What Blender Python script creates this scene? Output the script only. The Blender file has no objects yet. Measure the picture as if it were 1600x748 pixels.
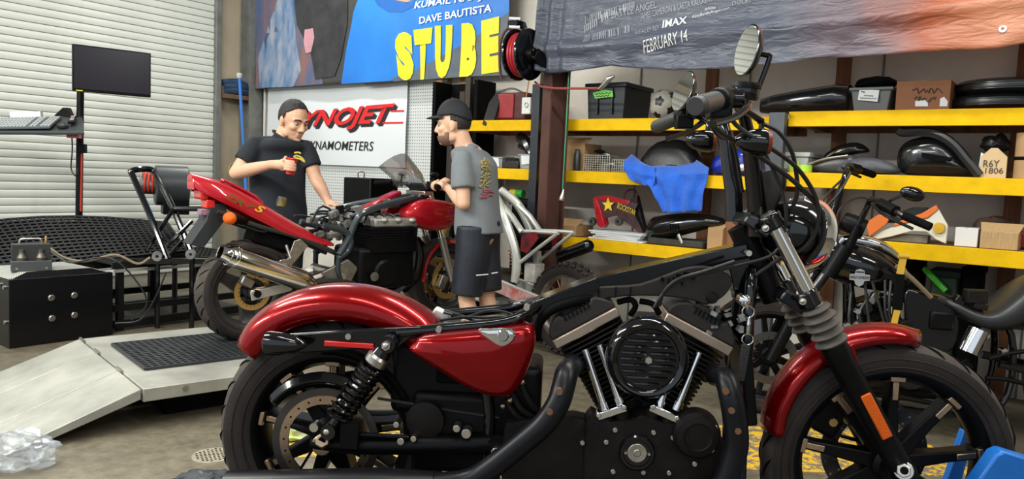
import bpy, bmesh, math, random
from mathutils import Vector, Matrix, noise
random.seed(7)
PI = math.pi
V = Vector
R = math.radians
SC = bpy.context.scene
COL = SC.collection

# ------------------------------------------------------------------ camera
CAM_H, PITCH, ROLL, FPX = 1.26, R(4.7), R(2.4), 1200.0
_F = V((0, math.cos(PITCH), -math.sin(PITCH)))
_U0 = V((0, math.sin(PITCH), math.cos(PITCH)))
_R0 = V((1, 0, 0))
_RR = _R0 * math.cos(ROLL) + _U0 * math.sin(ROLL)
_UU = _U0 * math.cos(ROLL) - _R0 * math.sin(ROLL)
cam = bpy.data.cameras.new('camera')
cam.sensor_width = 36.0
cam.lens = FPX / 1600 * 36
cam.clip_start = 0.05
camo = bpy.data.objects.new('camera', cam)
COL.objects.link(camo)
camo.matrix_world = Matrix(((_RR.x, _UU.x, -_F.x, 0), (_RR.y, _UU.y, -_F.y, 0), (_RR.z, _UU.z, -_F.z, CAM_H), (0, 0, 0, 1)))
SC.camera = camo

# ------------------------------------------------------------------ light and exposure
SC.view_settings.view_transform = 'Standard'
SC.view_settings.look = 'None'
SC.view_settings.gamma = 1.0
SC.view_settings.use_curve_mapping = False
SC.view_settings.exposure = 0.0
world = bpy.data.worlds.new('world')
SC.world = world
world.use_nodes = True
world.node_tree.nodes['Background'].inputs[0].default_value = (0.80, 0.90, 1.0, 1)
world.node_tree.nodes['Background'].inputs[1].default_value = 0.95
TH = R(37.0)
ES = V((math.cos(TH), -math.sin(TH), 0))     # along the back wall, towards the right
ED = V((math.sin(TH), math.cos(TH), 0))      # out through the back wall
def RW(s, d, z=0.0):                          # room coordinates -> world
    return ES * s + ED * d + V((0, 0, z))
def area_light(name, loc, sx, sy, power, color=(0.98, 1.0, 0.94)):
    l = bpy.data.lights.new(name, 'AREA')
    l.shape = 'RECTANGLE'; l.size = sx; l.size_y = sy; l.energy = power; l.color = color
    o = bpy.data.objects.new(name, l); COL.objects.link(o)
    o.location = loc; o.rotation_euler = (0, 0, -TH)
    return o
LAMPS = [(-3.8, 0.6, 3.3, 90), (-6.3, 1.9, 3.75, 34), (-6.2, 4.3, 3.75, 34), (-1.0, 3.1, 3.75, 48), (1.8, 2.9, 3.75, 48), (-5.4, -1.7, 3.3, 150), (-2.6, -1.9, 3.3, 40), (-0.6, 0.6, 3.75, 26), (1.8, -0.6, 3.75, 26)]  # the low-hung lamps on the left are added to brighten the rack interiors
for s, d, z, pw in LAMPS:                     # strip lamps: two tubes tilted apart to throw light sideways
    for sg in (-1, 1):
        o = area_light('tube_and_fill_light', RW(s, d + 0.05 * sg, z), 2.3, 0.10, pw)
        o.rotation_euler = (Matrix.Rotation(-TH, 3, 'Z') @ Matrix.Rotation(R(42) * sg, 3, 'X')).to_euler()

# ------------------------------------------------------------------ pixel rays (1600 x 748 frame)
def ray(px, py):
    return (_F + _RR * ((px - 800) / FPX) - _UU * ((py - 374) / FPX))
CO = V((0, 0, CAM_H))
def at_y(px, py, Y):
    r = ray(px, py); return CO + r * (Y / r.y)
def at_z(px, py, z):
    r = ray(px, py); return CO + r * ((z - CAM_H) / r.z)
def at_D(px, py, D):                          # on a vertical plane parallel to the back wall
    r = ray(px, py); return CO + r * (D / r.dot(ED))
class Frame:
    def __init__(s, o, yaw):
        s.o = V(o); s.yaw = yaw
        s.fx = V((math.cos(yaw), math.sin(yaw), 0)); s.fy = V((-math.sin(yaw), math.cos(yaw), 0))
    def loc(s, w):
        d = w - s.o; return V((d.dot(s.fx), d.dot(s.fy), d.z))
    def p(s, px, py, y):                      # local point on the local plane y
        r = ray(px, py); t = (y - (CO - s.o).dot(s.fy)) / r.dot(s.fy)
        return s.loc(CO + r * t)
    def px(s, px, py, x):                     # local point on the local plane x
        r = ray(px, py); t = (x - (CO - s.o).dot(s.fx)) / r.dot(s.fx)
        return s.loc(CO + r * t)

# ------------------------------------------------------------------ materials
MATS = {}
def mat(name, col, rough=0.5, metal=0.0, coat=0.0, var=0.0, vs=6.0, bump=0.0, bs=60.0, trans=0.0, alpha=1.0, spec=0.5, col2=None, emit=None, es=0.0, stretch=None, sheen=0.0, aniso=0.0):
    if name in MATS: return MATS[name]
    m = bpy.data.materials.new(name); m.use_nodes = True
    nt = m.node_tree; b = nt.nodes['Principled BSDF']
    I = b.inputs
    I['Base Color'].default_value = (*col, 1)
    I['Roughness'].default_value = rough; I['Metallic'].default_value = metal
    I['Coat Weight'].default_value = coat; I['Coat Roughness'].default_value = 0.04
    I['Specular IOR Level'].default_value = spec
    I['Transmission Weight'].default_value = trans; I['Alpha'].default_value = alpha
    I['Anisotropic'].default_value = aniso
    if sheen: I['Sheen Weight'].default_value = sheen
    if emit: I['Emission Color'].default_value = (*emit, 1); I['Emission Strength'].default_value = es
    tc = None
    if var or bump or col2:
        tc = nt.nodes.new('ShaderNodeTexCoord'); mp = nt.nodes.new('ShaderNodeMapping')
        nt.links.new(tc.outputs['Object'], mp.inputs[0])
        if stretch: mp.inputs['Scale'].default_value = stretch
    if var or col2:
        n = nt.nodes.new('ShaderNodeTexNoise'); n.inputs['Scale'].default_value = vs; n.inputs['Detail'].default_value = 5
        n.inputs['Roughness'].default_value = 0.6
        nt.links.new(mp.outputs[0], n.inputs[0])
        cr = nt.nodes.new('ShaderNodeValToRGB'); cr.color_ramp.elements[0].position = 0.32; cr.color_ramp.elements[1].position = 0.68
        c2 = col2 if col2 else tuple(min(1, c * (1 + var)) for c in col)
        c1 = col if col2 else tuple(c * (1 - var) for c in col)
        cr.color_ramp.elements[0].color = (*c1, 1); cr.color_ramp.elements[1].color = (*c2, 1)
        nt.links.new(n.outputs[0], cr.inputs[0]); nt.links.new(cr.outputs[0], I['Base Color'])
    if bump:
        n2 = nt.nodes.new('ShaderNodeTexNoise'); n2.inputs['Scale'].default_value = bs; n2.inputs['Detail'].default_value = 3
        nt.links.new(mp.outputs[0], n2.inputs[0])
        bp = nt.nodes.new('ShaderNodeBump'); bp.inputs['Strength'].default_value = bump; bp.inputs['Distance'].default_value = 0.01
        nt.links.new(n2.outputs[0], bp.inputs['Height']); nt.links.new(bp.outputs[0], I['Normal'])
    MATS[name] = m
    return m
GB = mat('gloss_black', (0.004, 0.004, 0.005), 0.10, spec=0.6)
SB = mat('satin_black', (0.003, 0.003, 0.0034), 0.40, var=0.25, vs=20, spec=0.16)
MB_ = mat('matte_black', (0.003, 0.003, 0.0034), 0.75, var=0.3, vs=15, spec=0.08)
EB = mat('engine_black', (0.010, 0.0082, 0.0075), 0.5, spec=0.16, var=0.35, vs=14, bump=0.25, bs=350)
PIPE = mat('pipe_black', (0.006, 0.006, 0.008), 0.34, var=0.3, vs=9, spec=0.25)
RUB = mat('tire_rubber', (0.030, 0.024, 0.022), 0.65, spec=0.2, var=0.3, vs=7, bump=0.1, bs=120)
CHR = mat('chrome', (0.80, 0.80, 0.80), 0.07, 1.0)
ALU = mat('brushed_aluminium', (0.50, 0.47, 0.43), 0.32, 1.0, var=0.2, vs=30)
STEEL = mat('dull_steel', (0.33, 0.32, 0.30), 0.42, 1.0, var=0.25, vs=20)
ZINC = mat('zinc_bolt', (0.62, 0.58, 0.52), 0.3, 1.0)
RED = mat('red_metallic_paint', (0.25, 0.0006, 0.002), 0.24, 0.6, coat=0.4, spec=0.2)
REDB = mat('bright_red_paint', (0.44, 0.003, 0.012), 0.4, 0.1, coat=0.9, spec=0.25)
BRZ = mat('machined_bronze', (0.50, 0.36, 0.24), 0.35, 1.0, var=0.15, vs=20)
ORG = mat('orange_reflector', (0.78, 0.12, 0.004), 0.4, spec=0.3, bump=0.5, bs=500)
AMB = mat('smoked_amber', (0.22, 0.04, 0.008), 0.3)
TRD = mat('dusty_tread_rubber', (0.060, 0.050, 0.043), 0.7, var=0.25, vs=9, bump=0.1, bs=120, spec=0.2)
REDR = mat('red_reflector', (0.65, 0.01, 0.01), 0.3, coat=0.6)
RUBG = mat('dusty_gaiter_rubber', (0.12, 0.10, 0.085), 0.8, col2=(0.05, 0.045, 0.04), vs=14)
YEL = mat('yellow_board_paint', (0.80, 0.47, 0.003), 0.6, spec=0.15, var=0.10, vs=3, bump=0.05, bs=30, stretch=(1, 6, 6))
WHT = mat('white_plastic', (0.75, 0.74, 0.70), 0.45)
MIR = mat('mirror_glass', (0.85, 0.85, 0.85), 0.02, 1.0)
GOLD = mat('gold_steel', (0.62, 0.43, 0.17), 0.32, 1.0)
COPP = mat('heat_stained_steel', (0.30, 0.16, 0.10), 0.4, 0.8)

# ------------------------------------------------------------------ mesh building
class MB:
    def __init__(s): s.v = []; s.f = []; s.m = []; s.T = None; s.mi = 0
    def add(s, vs, fs):
        o = len(s.v)
        for p in vs:
            p = V(p); s.v.append(s.T @ p if s.T is not None else p)
        for f in fs: s.f.append([i + o for i in f]); s.m.append(s.mi)
        return s
    def box(s, c, d, rot=None):
        c = V(c); x, y, z = d[0] / 2, d[1] / 2, d[2] / 2
        vs = [V((a * x, b * y, e * z)) for a in (-1, 1) for b in (-1, 1) for e in (-1, 1)]
        if rot is not None: vs = [rot @ p for p in vs]
        return s.add([p + c for p in vs], [(0, 1, 3, 2), (4, 6, 7, 5), (0, 4, 5, 1), (2, 3, 7, 6), (0, 2, 6, 4), (1, 5, 7, 3)])
    def bar(s, a, b, w, h, up=(0, 0, 1)):    # box beam from a to b; w sideways, h along up
        a, b = V(a), V(b); d = (b - a).normalized(); up = V(up); sd = d.cross(up)
        if sd.length < 1e-4: sd = d.cross(V((0, 1, 0)))
        sd.normalize(); u = sd.cross(d)
        vs = []
        for p in (a, b):
            for i, j in ((-1, -1), (1, -1), (1, 1), (-1, 1)): vs.append(p + sd * (i * w / 2) + u * (j * h / 2))
        return s.add(vs, [(3, 2, 1, 0), (4, 5, 6, 7), (0, 1, 5, 4), (1, 2, 6, 5), (2, 3, 7, 6), (3, 0, 4, 7)])
    def loft(s, rings, closed=True, caps=True, loop=False):
        n = len(rings[0]); vs = [p for r in rings for p in r]; fs = []
        m = len(rings)
        for i in range(m if loop else m - 1):
            a, b = i * n, ((i + 1) % m) * n
            for j in range(n if closed else n - 1):
                k = (j + 1) % n
                fs.append((a + j, a + k, b + k, b + j))
        if caps and not loop and closed:
            fs.append(tuple(range(n - 1, -1, -1))); fs.append(tuple((m - 1) * n + j for j in range(n)))
        return s.add(vs, fs)
    def tube(s, pts, r, n=8, closed=False, caps=True, smooth=0, flat=1.0):
        pts = [V(p) for p in pts]
        rs = list(r) if isinstance(r, (list, tuple)) else [r] * len(pts)
        if smooth: pts, rs = crom(pts, rs, smooth, closed)
        m = len(pts); rings = []
        d0 = (pts[1] - pts[0]).normalized()
        ref = V((0, 0, 1)) if abs(d0.z) < 0.9 else V((0, 1, 0))
        u = ref - d0 * ref.dot(d0); u.normalize()
        for i in range(m):
            if closed: d = pts[(i + 1) % m] - pts[i - 1]
            else: d = pts[min(i + 1, m - 1)] - pts[max(i - 1, 0)]
            if d.length < 1e-9: d = d0
            d = d.normalized(); u = u - d * u.dot(d); u.normalize(); w = d.cross(u)
            rings.append([pts[i] + (u * math.cos(t) * flat + w * math.sin(t)) * rs[i] for t in [2 * PI * k / n for k in range(n)]])
        return s.loft(rings, True, caps, closed)
    def cyl(s, a, b, r, n=16, r2=None):
        return s.tube([a, b], [r, r if r2 is None else r2], n)
    def lathe(s, prof, c=(0, 0, 0), axis=(0, 1, 0), n=32, a0=0, a1=2 * PI, loopp=False, ref=None):
        ax = V(axis).normalized(); c = V(c)
        rf = V(ref) if ref else (V((0, 0, 1)) if abs(ax.z) < 0.9 else V((1, 0, 0)))
        u = (rf - ax * rf.dot(ax)).normalized(); w = ax.cross(u)
        full = abs(a1 - a0 - 2 * PI) < 1e-6
        rings = []
        for i in range(n if full else n + 1):
            t = a0 + (a1 - a0) * i / n
            dr = u * math.cos(t) + w * math.sin(t)
            rings.append([c + dr * p[0] + ax * p[1] for p in prof])
        return s.loft(rings, closed=loopp, caps=(loopp and not full), loop=full)
    def sphere(s, c, r, n=12, m=8, rot=None):
        c = V(c); r = (r, r, r) if not isinstance(r, (tuple, list)) else r
        vs = [V((0, 0, r[2]))]
        for i in range(1, m):
            for j in range(n):
                a, b = PI * i / m, 2 * PI * j / n
                vs.append(V((r[0] * math.sin(a) * math.cos(b), r[1] * math.sin(a) * math.sin(b), r[2] * math.cos(a))))
        vs.append(V((0, 0, -r[2]))); fs = []
        for j in range(n):
            k = (j + 1) % n
            fs.append((0, 1 + j, 1 + k)); fs.append((len(vs) - 1, len(vs) - 1 - n + k, len(vs) - 1 - n + j))
            for i in range(m - 2): fs.append((1 + i * n + j, 1 + (i + 1) * n + j, 1 + (i + 1) * n + k, 1 + i * n + k))
        if rot is not None: vs = [rot @ p for p in vs]
        return s.add([p + c for p in vs], fs)
    def prism(s, pts, y0, y1, ax='y'):        # outline (x,z) extruded along y (or (y,z) along x, (x,y) along z)
        n = len(pts)
        def mk(p, h): return {'y': (p[0], h, p[1]), 'x': (h, p[0], p[1]), 'z': (p[0], p[1], h)}[ax]
        vs = [mk(p, y0) for p in pts] + [mk(p, y1) for p in pts]
        fs = [tuple(range(n)), tuple(range(2 * n - 1, n - 1, -1))] + [(i, i + n, (i + 1) % n + n, (i + 1) % n) for i in range(n)]
        return s.add(vs, fs)
    def plate(s, pts, off):                   # 3d outline thickened by the vector off
        n = len(pts); off = V(off); vs = [V(p) for p in pts] + [V(p) + off for p in pts]
        return s.add(vs, [tuple(range(n)), tuple(range(2 * n - 1, n - 1, -1))] + [(i, i + n, (i + 1) % n + n, (i + 1) % n) for i in range(n)])
    def mesh(s, name, mats, smooth=35, fix=True):
        me = bpy.data.meshes.new(name)
        me.from_pydata([tuple(p) for p in s.v], [], s.f)
        for m in (mats if isinstance(mats, (list, tuple)) else [mats]): me.materials.append(m)
        for p, i in zip(me.polygons, s.m): p.material_index = i
        if fix:
            bm = bmesh.new(); bm.from_mesh(me); bmesh.ops.recalc_face_normals(bm, faces=bm.faces); bm.to_mesh(me); bm.free()
        if smooth:
            me.polygons.foreach_set('use_smooth', [True] * len(me.polygons))
            me.set_sharp_from_angle(angle=R(smooth))
        me.update()
        return me
    def ob(s, name, mats, parent=None, bevel=0, seg=2, smooth=35, sub=0, loc=None, rot=None, kind=None, fix=True, solid=0):
        o = bpy.data.objects.new(name, s.mesh(name, mats, smooth, fix)); COL.objects.link(o)
        if parent: o.parent = parent
        if loc is not None: o.location = loc
        if rot is not None: o.rotation_euler = rot
        if solid:
            md = o.modifiers.new('solid', 'SOLIDIFY'); md.thickness = solid; md.offset = 0
        if bevel:
            md = o.modifiers.new('bevel', 'BEVEL'); md.width = bevel; md.segments = seg; md.limit_method = 'ANGLE'; md.angle_limit = R(40)
            md.harden_normals = False
        if sub:
            md = o.modifiers.new('sub', 'SUBSURF'); md.levels = sub; md.render_levels = sub
        if kind: o['kind'] = kind
        return o
def crom(pts, rs, k, closed=False):
    n = len(pts); op, orr = [], []
    for i in range(n if closed else n - 1):
        if closed: a, b, c, d = pts[i - 1], pts[i], pts[(i + 1) % n], pts[(i + 2) % n]; r1, r2 = rs[i], rs[(i + 1) % n]
        else:
            b, c = pts[i], pts[i + 1]; a = pts[i - 1] if i else b * 2 - c; d = pts[i + 2] if i + 2 < n else c * 2 - b
            r1, r2 = rs[i], rs[i + 1]
        for j in range(k):
            t = j / k
            op.append(0.5 * ((2 * b) + (c - a) * t + (2 * a - 5 * b + 4 * c - d) * t * t + (3 * b - a - 3 * c + d) * t ** 3))
            orr.append(r1 + (r2 - r1) * t)
    if not closed: op.append(pts[-1]); orr.append(rs[-1])
    return op, orr
def spl(pts, k=4, closed=True):
    p, _ = crom([V(q) for q in pts], [0] * len(pts), k, closed); return p
def sp2(pts, k=4, closed=True):
    return [(q.x, q.z) for q in spl([(a, 0, b) for a, b in pts], k, closed)]
def thing(name, label, cat, loc=(0, 0, 0), rz=0, group=None):
    o = bpy.data.objects.new(name, None); COL.objects.link(o); o.empty_display_size = 0.1
    o.location = loc; o.rotation_euler = (0, 0, rz)
    o['label'] = label; o['category'] = cat
    if group: o['group'] = group
    return o
def tag(o, label, cat, group=None):
    o['label'] = label; o['category'] = cat
    if group: o['group'] = group
    return o
def struct(o):
    o['kind'] = 'structure'; return o
def link_copy(o, parent, loc=None, rot=None):
    c = o.copy(); COL.objects.link(c); c.parent = parent
    if loc is not None: c.location = loc
    if rot is not None: c.rotation_euler = rot
    return c
def text_mesh(txt, size=1.0, shear=0.0, bold=0.0, extr=0.0, sx=1.0, align='CENTER', space=1.0):
    cu = bpy.data.curves.new('t', 'FONT'); cu.body = txt; cu.size = size; cu.shear = shear; cu.offset = bold; cu.extrude = extr
    cu.align_x = align; cu.space_character = space; cu.resolution_u = 3
    o = bpy.data.objects.new('t', cu); COL.objects.link(o)
    dg = bpy.context.evaluated_depsgraph_get()
    me = bpy.data.meshes.new_from_object(o.evaluated_get(dg))
    bpy.data.objects.remove(o); bpy.data.curves.remove(cu)
    for v in me.vertices: v.co.x *= sx
    return me
def mesh_ob(name, me, m, parent=None):
    me.materials.clear(); me.materials.append(m)
    o = bpy.data.objects.new(name, me); COL.objects.link(o)
    if parent: o.parent = parent
    return o

def pieces(name, m, parent, items, fn, **kw):
    """one object per piece: fn(mesh_builder, item)"""
    out = []
    for it in items:
        mb = MB(); fn(mb, it); out.append(mb.ob(name, m, parent, **kw))
    return out
def bolts(name, m, parent, pts, r, out=0.008, back=0.02, n=8, axis=(0, -1, 0), bevel=0):
    ax = V(axis)
    me = MB().cyl(-ax * back, ax * out, r, n).mesh(name, m)
    for p in pts:
        o = bpy.data.objects.new(name, me); COL.objects.link(o); o.parent = parent; o.location = p
        if bevel:
            md = o.modifiers.new('bevel', 'BEVEL'); md.width = bevel; md.segments = 1; md.limit_method = 'ANGLE'
# ================================================================== the room
D_W = 5.72            # back wall
S_L = -8.34           # roll-up door wall
def concrete():
    m = bpy.data.materials.new('stained_concrete'); m.use_nodes = True
    nt = m.node_tree; b = nt.nodes['Principled BSDF']; L = nt.links.new
    tc = nt.nodes.new('ShaderNodeTexCoord')
    def noise_(sc, det=6, rough=0.6):
        n = nt.nodes.new('ShaderNodeTexNoise'); n.inputs['Scale'].default_value = sc; n.inputs['Detail'].default_value = det; n.inputs['Roughness'].default_value = rough
        L(tc.outputs['Object'], n.inputs[0]); return n.outputs[0]
    def ramp(x, p0, c0, p1, c1):
        r = nt.nodes.new('ShaderNodeValToRGB'); e = r.color_ramp.elements
        e[0].position = p0; e[0].color = (*c0, 1); e[1].position = p1; e[1].color = (*c1, 1); L(x, r.inputs[0]); return r.outputs[0]
    def mix(f, a, bb, mode='MIX'):
        x = nt.nodes.new('ShaderNodeMixRGB'); x.blend_type = mode
        if isinstance(f, float): x.inputs[0].default_value = f
        else: L(f, x.inputs[0])
        L(a, x.inputs[1]); L(bb, x.inputs[2]); return x.outputs[0]
    base = ramp(noise_(0.9), 0.3, (0.095, 0.078, 0.052), 0.72, (0.215, 0.185, 0.132))
    fine = ramp(noise_(14, 8, 0.75), 0.34, (0.45, 0.42, 0.38), 0.6, (1, 1, 1))
    c = mix(0.75, base, fine, 'MULTIPLY')
    oil = ramp(noise_(1.9, 5, 0.7), 0.58, (1, 1, 1), 0.74, (0.38, 0.35, 0.31))
    c = mix(0.8, c, oil, 'MULTIPLY')
    L(c, b.inputs['Base Color'])
    rr = ramp(noise_(3.0), 0.3, (0.35,) * 3, 0.7, (0.62,) * 3); L(rr, b.inputs['Roughness'])
    bp = nt.nodes.new('ShaderNodeBump'); bp.inputs['Strength'].default_value = 0.15; bp.inputs['Distance'].default_value = 0.01
    L(noise_(40, 4), bp.inputs['Height']); L(bp.outputs[0], b.inputs['Normal'])
    return m
CONC = concrete()
def quad_room(name, s0, s1, d0, d1, z0, z1, m, parent=None):
    mb = MB(); c = RW((s0 + s1) / 2, (d0 + d1) / 2, (z0 + z1) / 2)
    mb.box(c, (s1 - s0, d1 - d0, z1 - z0), Matrix.Rotation(-TH, 3, 'Z'))
    return mb.ob(name, m, parent)
WALLM = mat('cream_wall_panel', (0.74, 0.68, 0.60), 0.7, var=0.12, vs=2.5, bump=0.05, bs=20)
BEIGE = mat('beige_wall_panel', (0.48, 0.40, 0.29), 0.75, var=0.15, vs=2.0)
GREYST = mat('grey_steel_trim', (0.20, 0.20, 0.185), 0.5, 0.3, var=0.2, vs=8)
struct(quad_room('floor', S_L - 0.3, 8.2, -9.0, D_W + 0.3, -0.1, 0.0, CONC))
CEILM = mat('ceiling_insulation', (0.34, 0.34, 0.33), 0.8, var=0.1)
struct(quad_room('ceiling', S_L - 0.3, 8.0, -2.4, D_W + 0.3, 4.3, 4.4, CEILM))
wb = struct(quad_room('wall_back', S_L - 0.3, 8.0, D_W, D_W + 0.2, 0, 4.3, WALLM))
wl = struct(quad_room('wall_left', S_L - 0.25, S_L - 0.05, -2.4, D_W, 0, 4.3, BEIGE))
struct(quad_room('wall_right', 8.0, 8.2, -2.4, D_W + 0.2, 0, 4.3, WALLM))
# seams of the wall panelling behind the racks
for s in [-4.9 + 0.92 * i for i in range(7)]:
    quad_room('panel_joint', s, s + 0.012, D_W - 0.008, D_W, 0, 4.3, GREYST, wb)
# housings of the ceiling lamps and of the added rack lamps
HOUS = mat('lamp_housing', (0.7, 0.7, 0.68), 0.4)
for s, d, z, pw in LAMPS:
    mb = MB(); rot = Matrix.Rotation(-TH, 3, 'Z'); c = RW(s, d, z)
    mb.box(c + V((0, 0, 0.075)), (2.4, 0.26, 0.05), rot)
    for k in (-0.9, 0.9): mb.cyl(c + ES * k + V((0, 0, 0.06)), c + ES * k + V((0, 0, 4.3 - z)), 0.006, 6)
    tag(mb.ob('ceiling_and_fill_lamp', HOUS), 'white strip lamp hanging from the ceiling, the low ones added to light the racks', 'lamp', 'strip lamps on the ceiling')
# roll-up door, one curved slat after the other
DOORM = mat('white_door_slat', (0.66, 0.67, 0.61), 0.45, var=0.05, vs=3.0)
JD = D_W - 0.60                                   # door jamb, distance along the wall
mb = MB(); pitch = 0.077
prof = [(0.000, 0.0), (0.007, 0.004), (0.012, 0.018), (0.0135, 0.036), (0.012, 0.054), (0.007, 0.068), (0.002, 0.0725), (-0.004, 0.0735)]
L_ = 6.4
mb.loft([[ES * x + ED * d + V((0, 0, z)) for x, z in prof] for d in (-L_, 0)], closed=False, caps=False)
sl0 = mb.ob('slat', DOORM)
sl0.location = (0, 0, 0)
door = thing('door_1', 'white slatted roll-up garage door on the left', 'door')
del door['category']; struct(door)
bk = quad_room('door_core', S_L - 0.04, S_L - 0.012, JD - L_, JD, 0, 4.2, mat('slat_joint', (0.26, 0.26, 0.23), 0.8), door)
base = RW(S_L, JD, 0)
for i in range(54):
    o = sl0 if i == 0 else link_copy(sl0, door)
    o.parent = door; o.location = base + V((0, 0, 0.01 + i * pitch))
mb = MB()
mb.box(RW(S_L + 0.02, JD + 0.035, 2.1), (0.10, 0.07, 4.2), Matrix.Rotation(-TH, 3, 'Z'))
struct(mb.ob('trim_1', GREYST, bevel=0.004))
# door-side wall girts, steel corner column, conduit
mb = MB(); rz = Matrix.Rotation(-TH, 3, 'Z')
mb.box(RW(S_L + 0.06, JD + 0.33, 2.06), (0.18, 0.5, 0.05), rz); mb.box(RW(S_L + 0.06, JD + 0.33, 2.13), (0.02, 0.5, 0.1), rz)
struct(mb.ob('trim_2', mat('brown_ledge', (0.13, 0.075, 0.04), 0.7, var=0.3)))
mb = MB()
ccs = S_L + 0.10
for z0, z1 in ((0, 4.3),):
    mb.box(RW(S_L + 0.02, D_W - 0.16, 2.15), (0.012, 0.18, 4.3), rz); mb.box(RW(S_L + 0.20, D_W - 0.16, 2.15), (0.012, 0.18, 4.3), rz); mb.box(RW(S_L + 0.11, D_W - 0.16, 2.15), (0.18, 0.012, 4.3), rz)
struct(mb.ob('trim_3', GREYST))
mb = MB(); mb.tube([RW(S_L + 0.26, D_W - 0.07, 0), RW(S_L + 0.26, D_W - 0.07, 4.25)], 0.017, 10)
struct(mb.ob('trim_4', mat('pale_conduit', (0.6, 0.6, 0.58), 0.4)))
# dark insulation bundle on the ledge, blue broom handle
mb = MB()
for k in range(7):
    a = RW(S_L + 0.02 + 0.025 * (k % 3), JD + 0.1, 2.12 + 0.05 * (k // 3)); 
    mb.tube([a, a + ED * 0.2 + V((0, 0, 0.02)), a + ED * 0.42 + V((0, 0, -0.01))], [0.035, 0.05, 0.03], 8, smooth=3)
tag(mb.ob('cloth_bundle', mat('navy_cloth', (0.012, 0.03, 0.07), 0.8, col2=(0.03, 0.07, 0.14), vs=12, bump=0.4, bs=25)), 'dark navy cloth bundle on the brown ledge by the door', 'cloth')
t = thing('broom', 'blue broom handle leaning upside down beside the roll-up door', 'broom')
a = at_y(374, 118, 8.6); b_ = at_y(386, 330, 8.35); b_ = b_ + (b_ - a) * ((b_.z - 0.0) / (a.z - b_.z))
mb = MB(); mb.tube([a, b_], 0.016, 10); mb.ob('handle', mat('blue_handle', (0.02, 0.14, 0.50), 0.4), t)
mb = MB(); mb.lathe([(0.0, 0.03), (0.03, 0.025), (0.032, 0.0), (0.02, -0.03), (0, -0.03)], a, (0, 0, 1), 12); mb.ob('handle_cap', mat('pale_cap', (0.5, 0.48, 0.45), 0.5), t)

# pegboard on the back wall
def pegm():
    m = bpy.data.materials.new('white_pegboard'); m.use_nodes = True; nt = m.node_tree; b = nt.nodes['Principled BSDF']; L = nt.links.new
    tc = nt.nodes.new('ShaderNodeTexCoord'); mp = nt.nodes.new('ShaderNodeMapping'); L(tc.outputs['Object'], mp.inputs[0])
    mp.inputs['Rotation'].default_value = (0, 0, TH); mp.inputs['Scale'].default_value = (1 / 0.032,) * 3
    fr = nt.nodes.new('ShaderNodeVectorMath'); fr.operation = 'FRACTION'; L(mp.outputs[0], fr.inputs[0])
    sb = nt.nodes.new('ShaderNodeVectorMath'); sb.operation = 'SUBTRACT'; sb.inputs[1].default_value = (0.5, 0.5, 0.5); L(fr.outputs[0], sb.inputs[0])
    ml = nt.nodes.new('ShaderNodeVectorMath'); ml.operation = 'MULTIPLY'; ml.inputs[1].default_value = (1, 0, 1); L(sb.outputs[0], ml.inputs[0])
    ln = nt.nodes.new('ShaderNodeVectorMath'); ln.operation = 'LENGTH'; L(ml.outputs[0], ln.inputs[0])
    cr = nt.nodes.new('ShaderNodeValToRGB'); cr.color_ramp.elements[0].position = 0.16; cr.color_ramp.elements[1].position = 0.24
    cr.color_ramp.elements[0].color = (0.12, 0.12, 0.12, 1); cr.color_ramp.elements[1].color = (0.66, 0.67, 0.66, 1)
    L(ln.outputs['Value'], cr.inputs[0]); L(cr.outputs[0], b.inputs['Base Color']); b.inputs['Roughness'].default_value = 0.5
    return m
PEG = pegm()
o = quad_room('pegboard', -7.95, -5.25, D_W - 0.03, D_W, 0.6, 2.5, PEG)
tag(o, 'white pegboard covered in small holes behind the two men', 'pegboard')
WOOD = mat('raw_stud_wood', (0.36, 0.22, 0.10), 0.7, var=0.25, vs=4, stretch=(8, 8, 0.6))
WOODR = mat('reddish_wood', (0.20, 0.075, 0.028), 0.7, var=0.3, vs=4, stretch=(8, 8, 0.6))
struct(quad_room('trim_5', -5.22, -5.13, D_W - 0.14, D_W, 0, 4.0, WOOD))
struct(quad_room('trim_6', -4.98, -4.88, D_W - 0.05, D_W, 0, 4.0, WOOD))

# yellow worn paint line on the floor
def wornm():
    m = bpy.data.materials.new('worn_yellow_floor_paint'); m.use_nodes = True; nt = m.node_tree; b = nt.nodes['Principled BSDF']; L = nt.links.new
    tc = nt.nodes.new('ShaderNodeTexCoord'); n = nt.nodes.new('ShaderNodeTexNoise'); n.inputs['Scale'].default_value = 22; n.inputs['Detail'].default_value = 8; n.inputs['Roughness'].default_value = 0.75
    L(tc.outputs['Object'], n.inputs[0])
    cr = nt.nodes.new('ShaderNodeValToRGB'); e = cr.color_ramp.elements; e[0].position = 0.47; e[0].color = (0.16, 0.14, 0.12, 1); e[1].position = 0.53; e[1].color = (0.72, 0.42, 0.02, 1)
    L(n.outputs[0], cr.inputs[0]); L(cr.outputs[0], b.inputs['Base Color']); b.inputs['Roughness'].default_value = 0.5
    return m
mb = MB(); mb.box((0.55, 3.62, 0.001), (3.2, 0.62, 0.003), Matrix.Rotation(R(2), 3, 'Z'))
struct(mb.ob('trim_7', wornm()))
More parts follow.
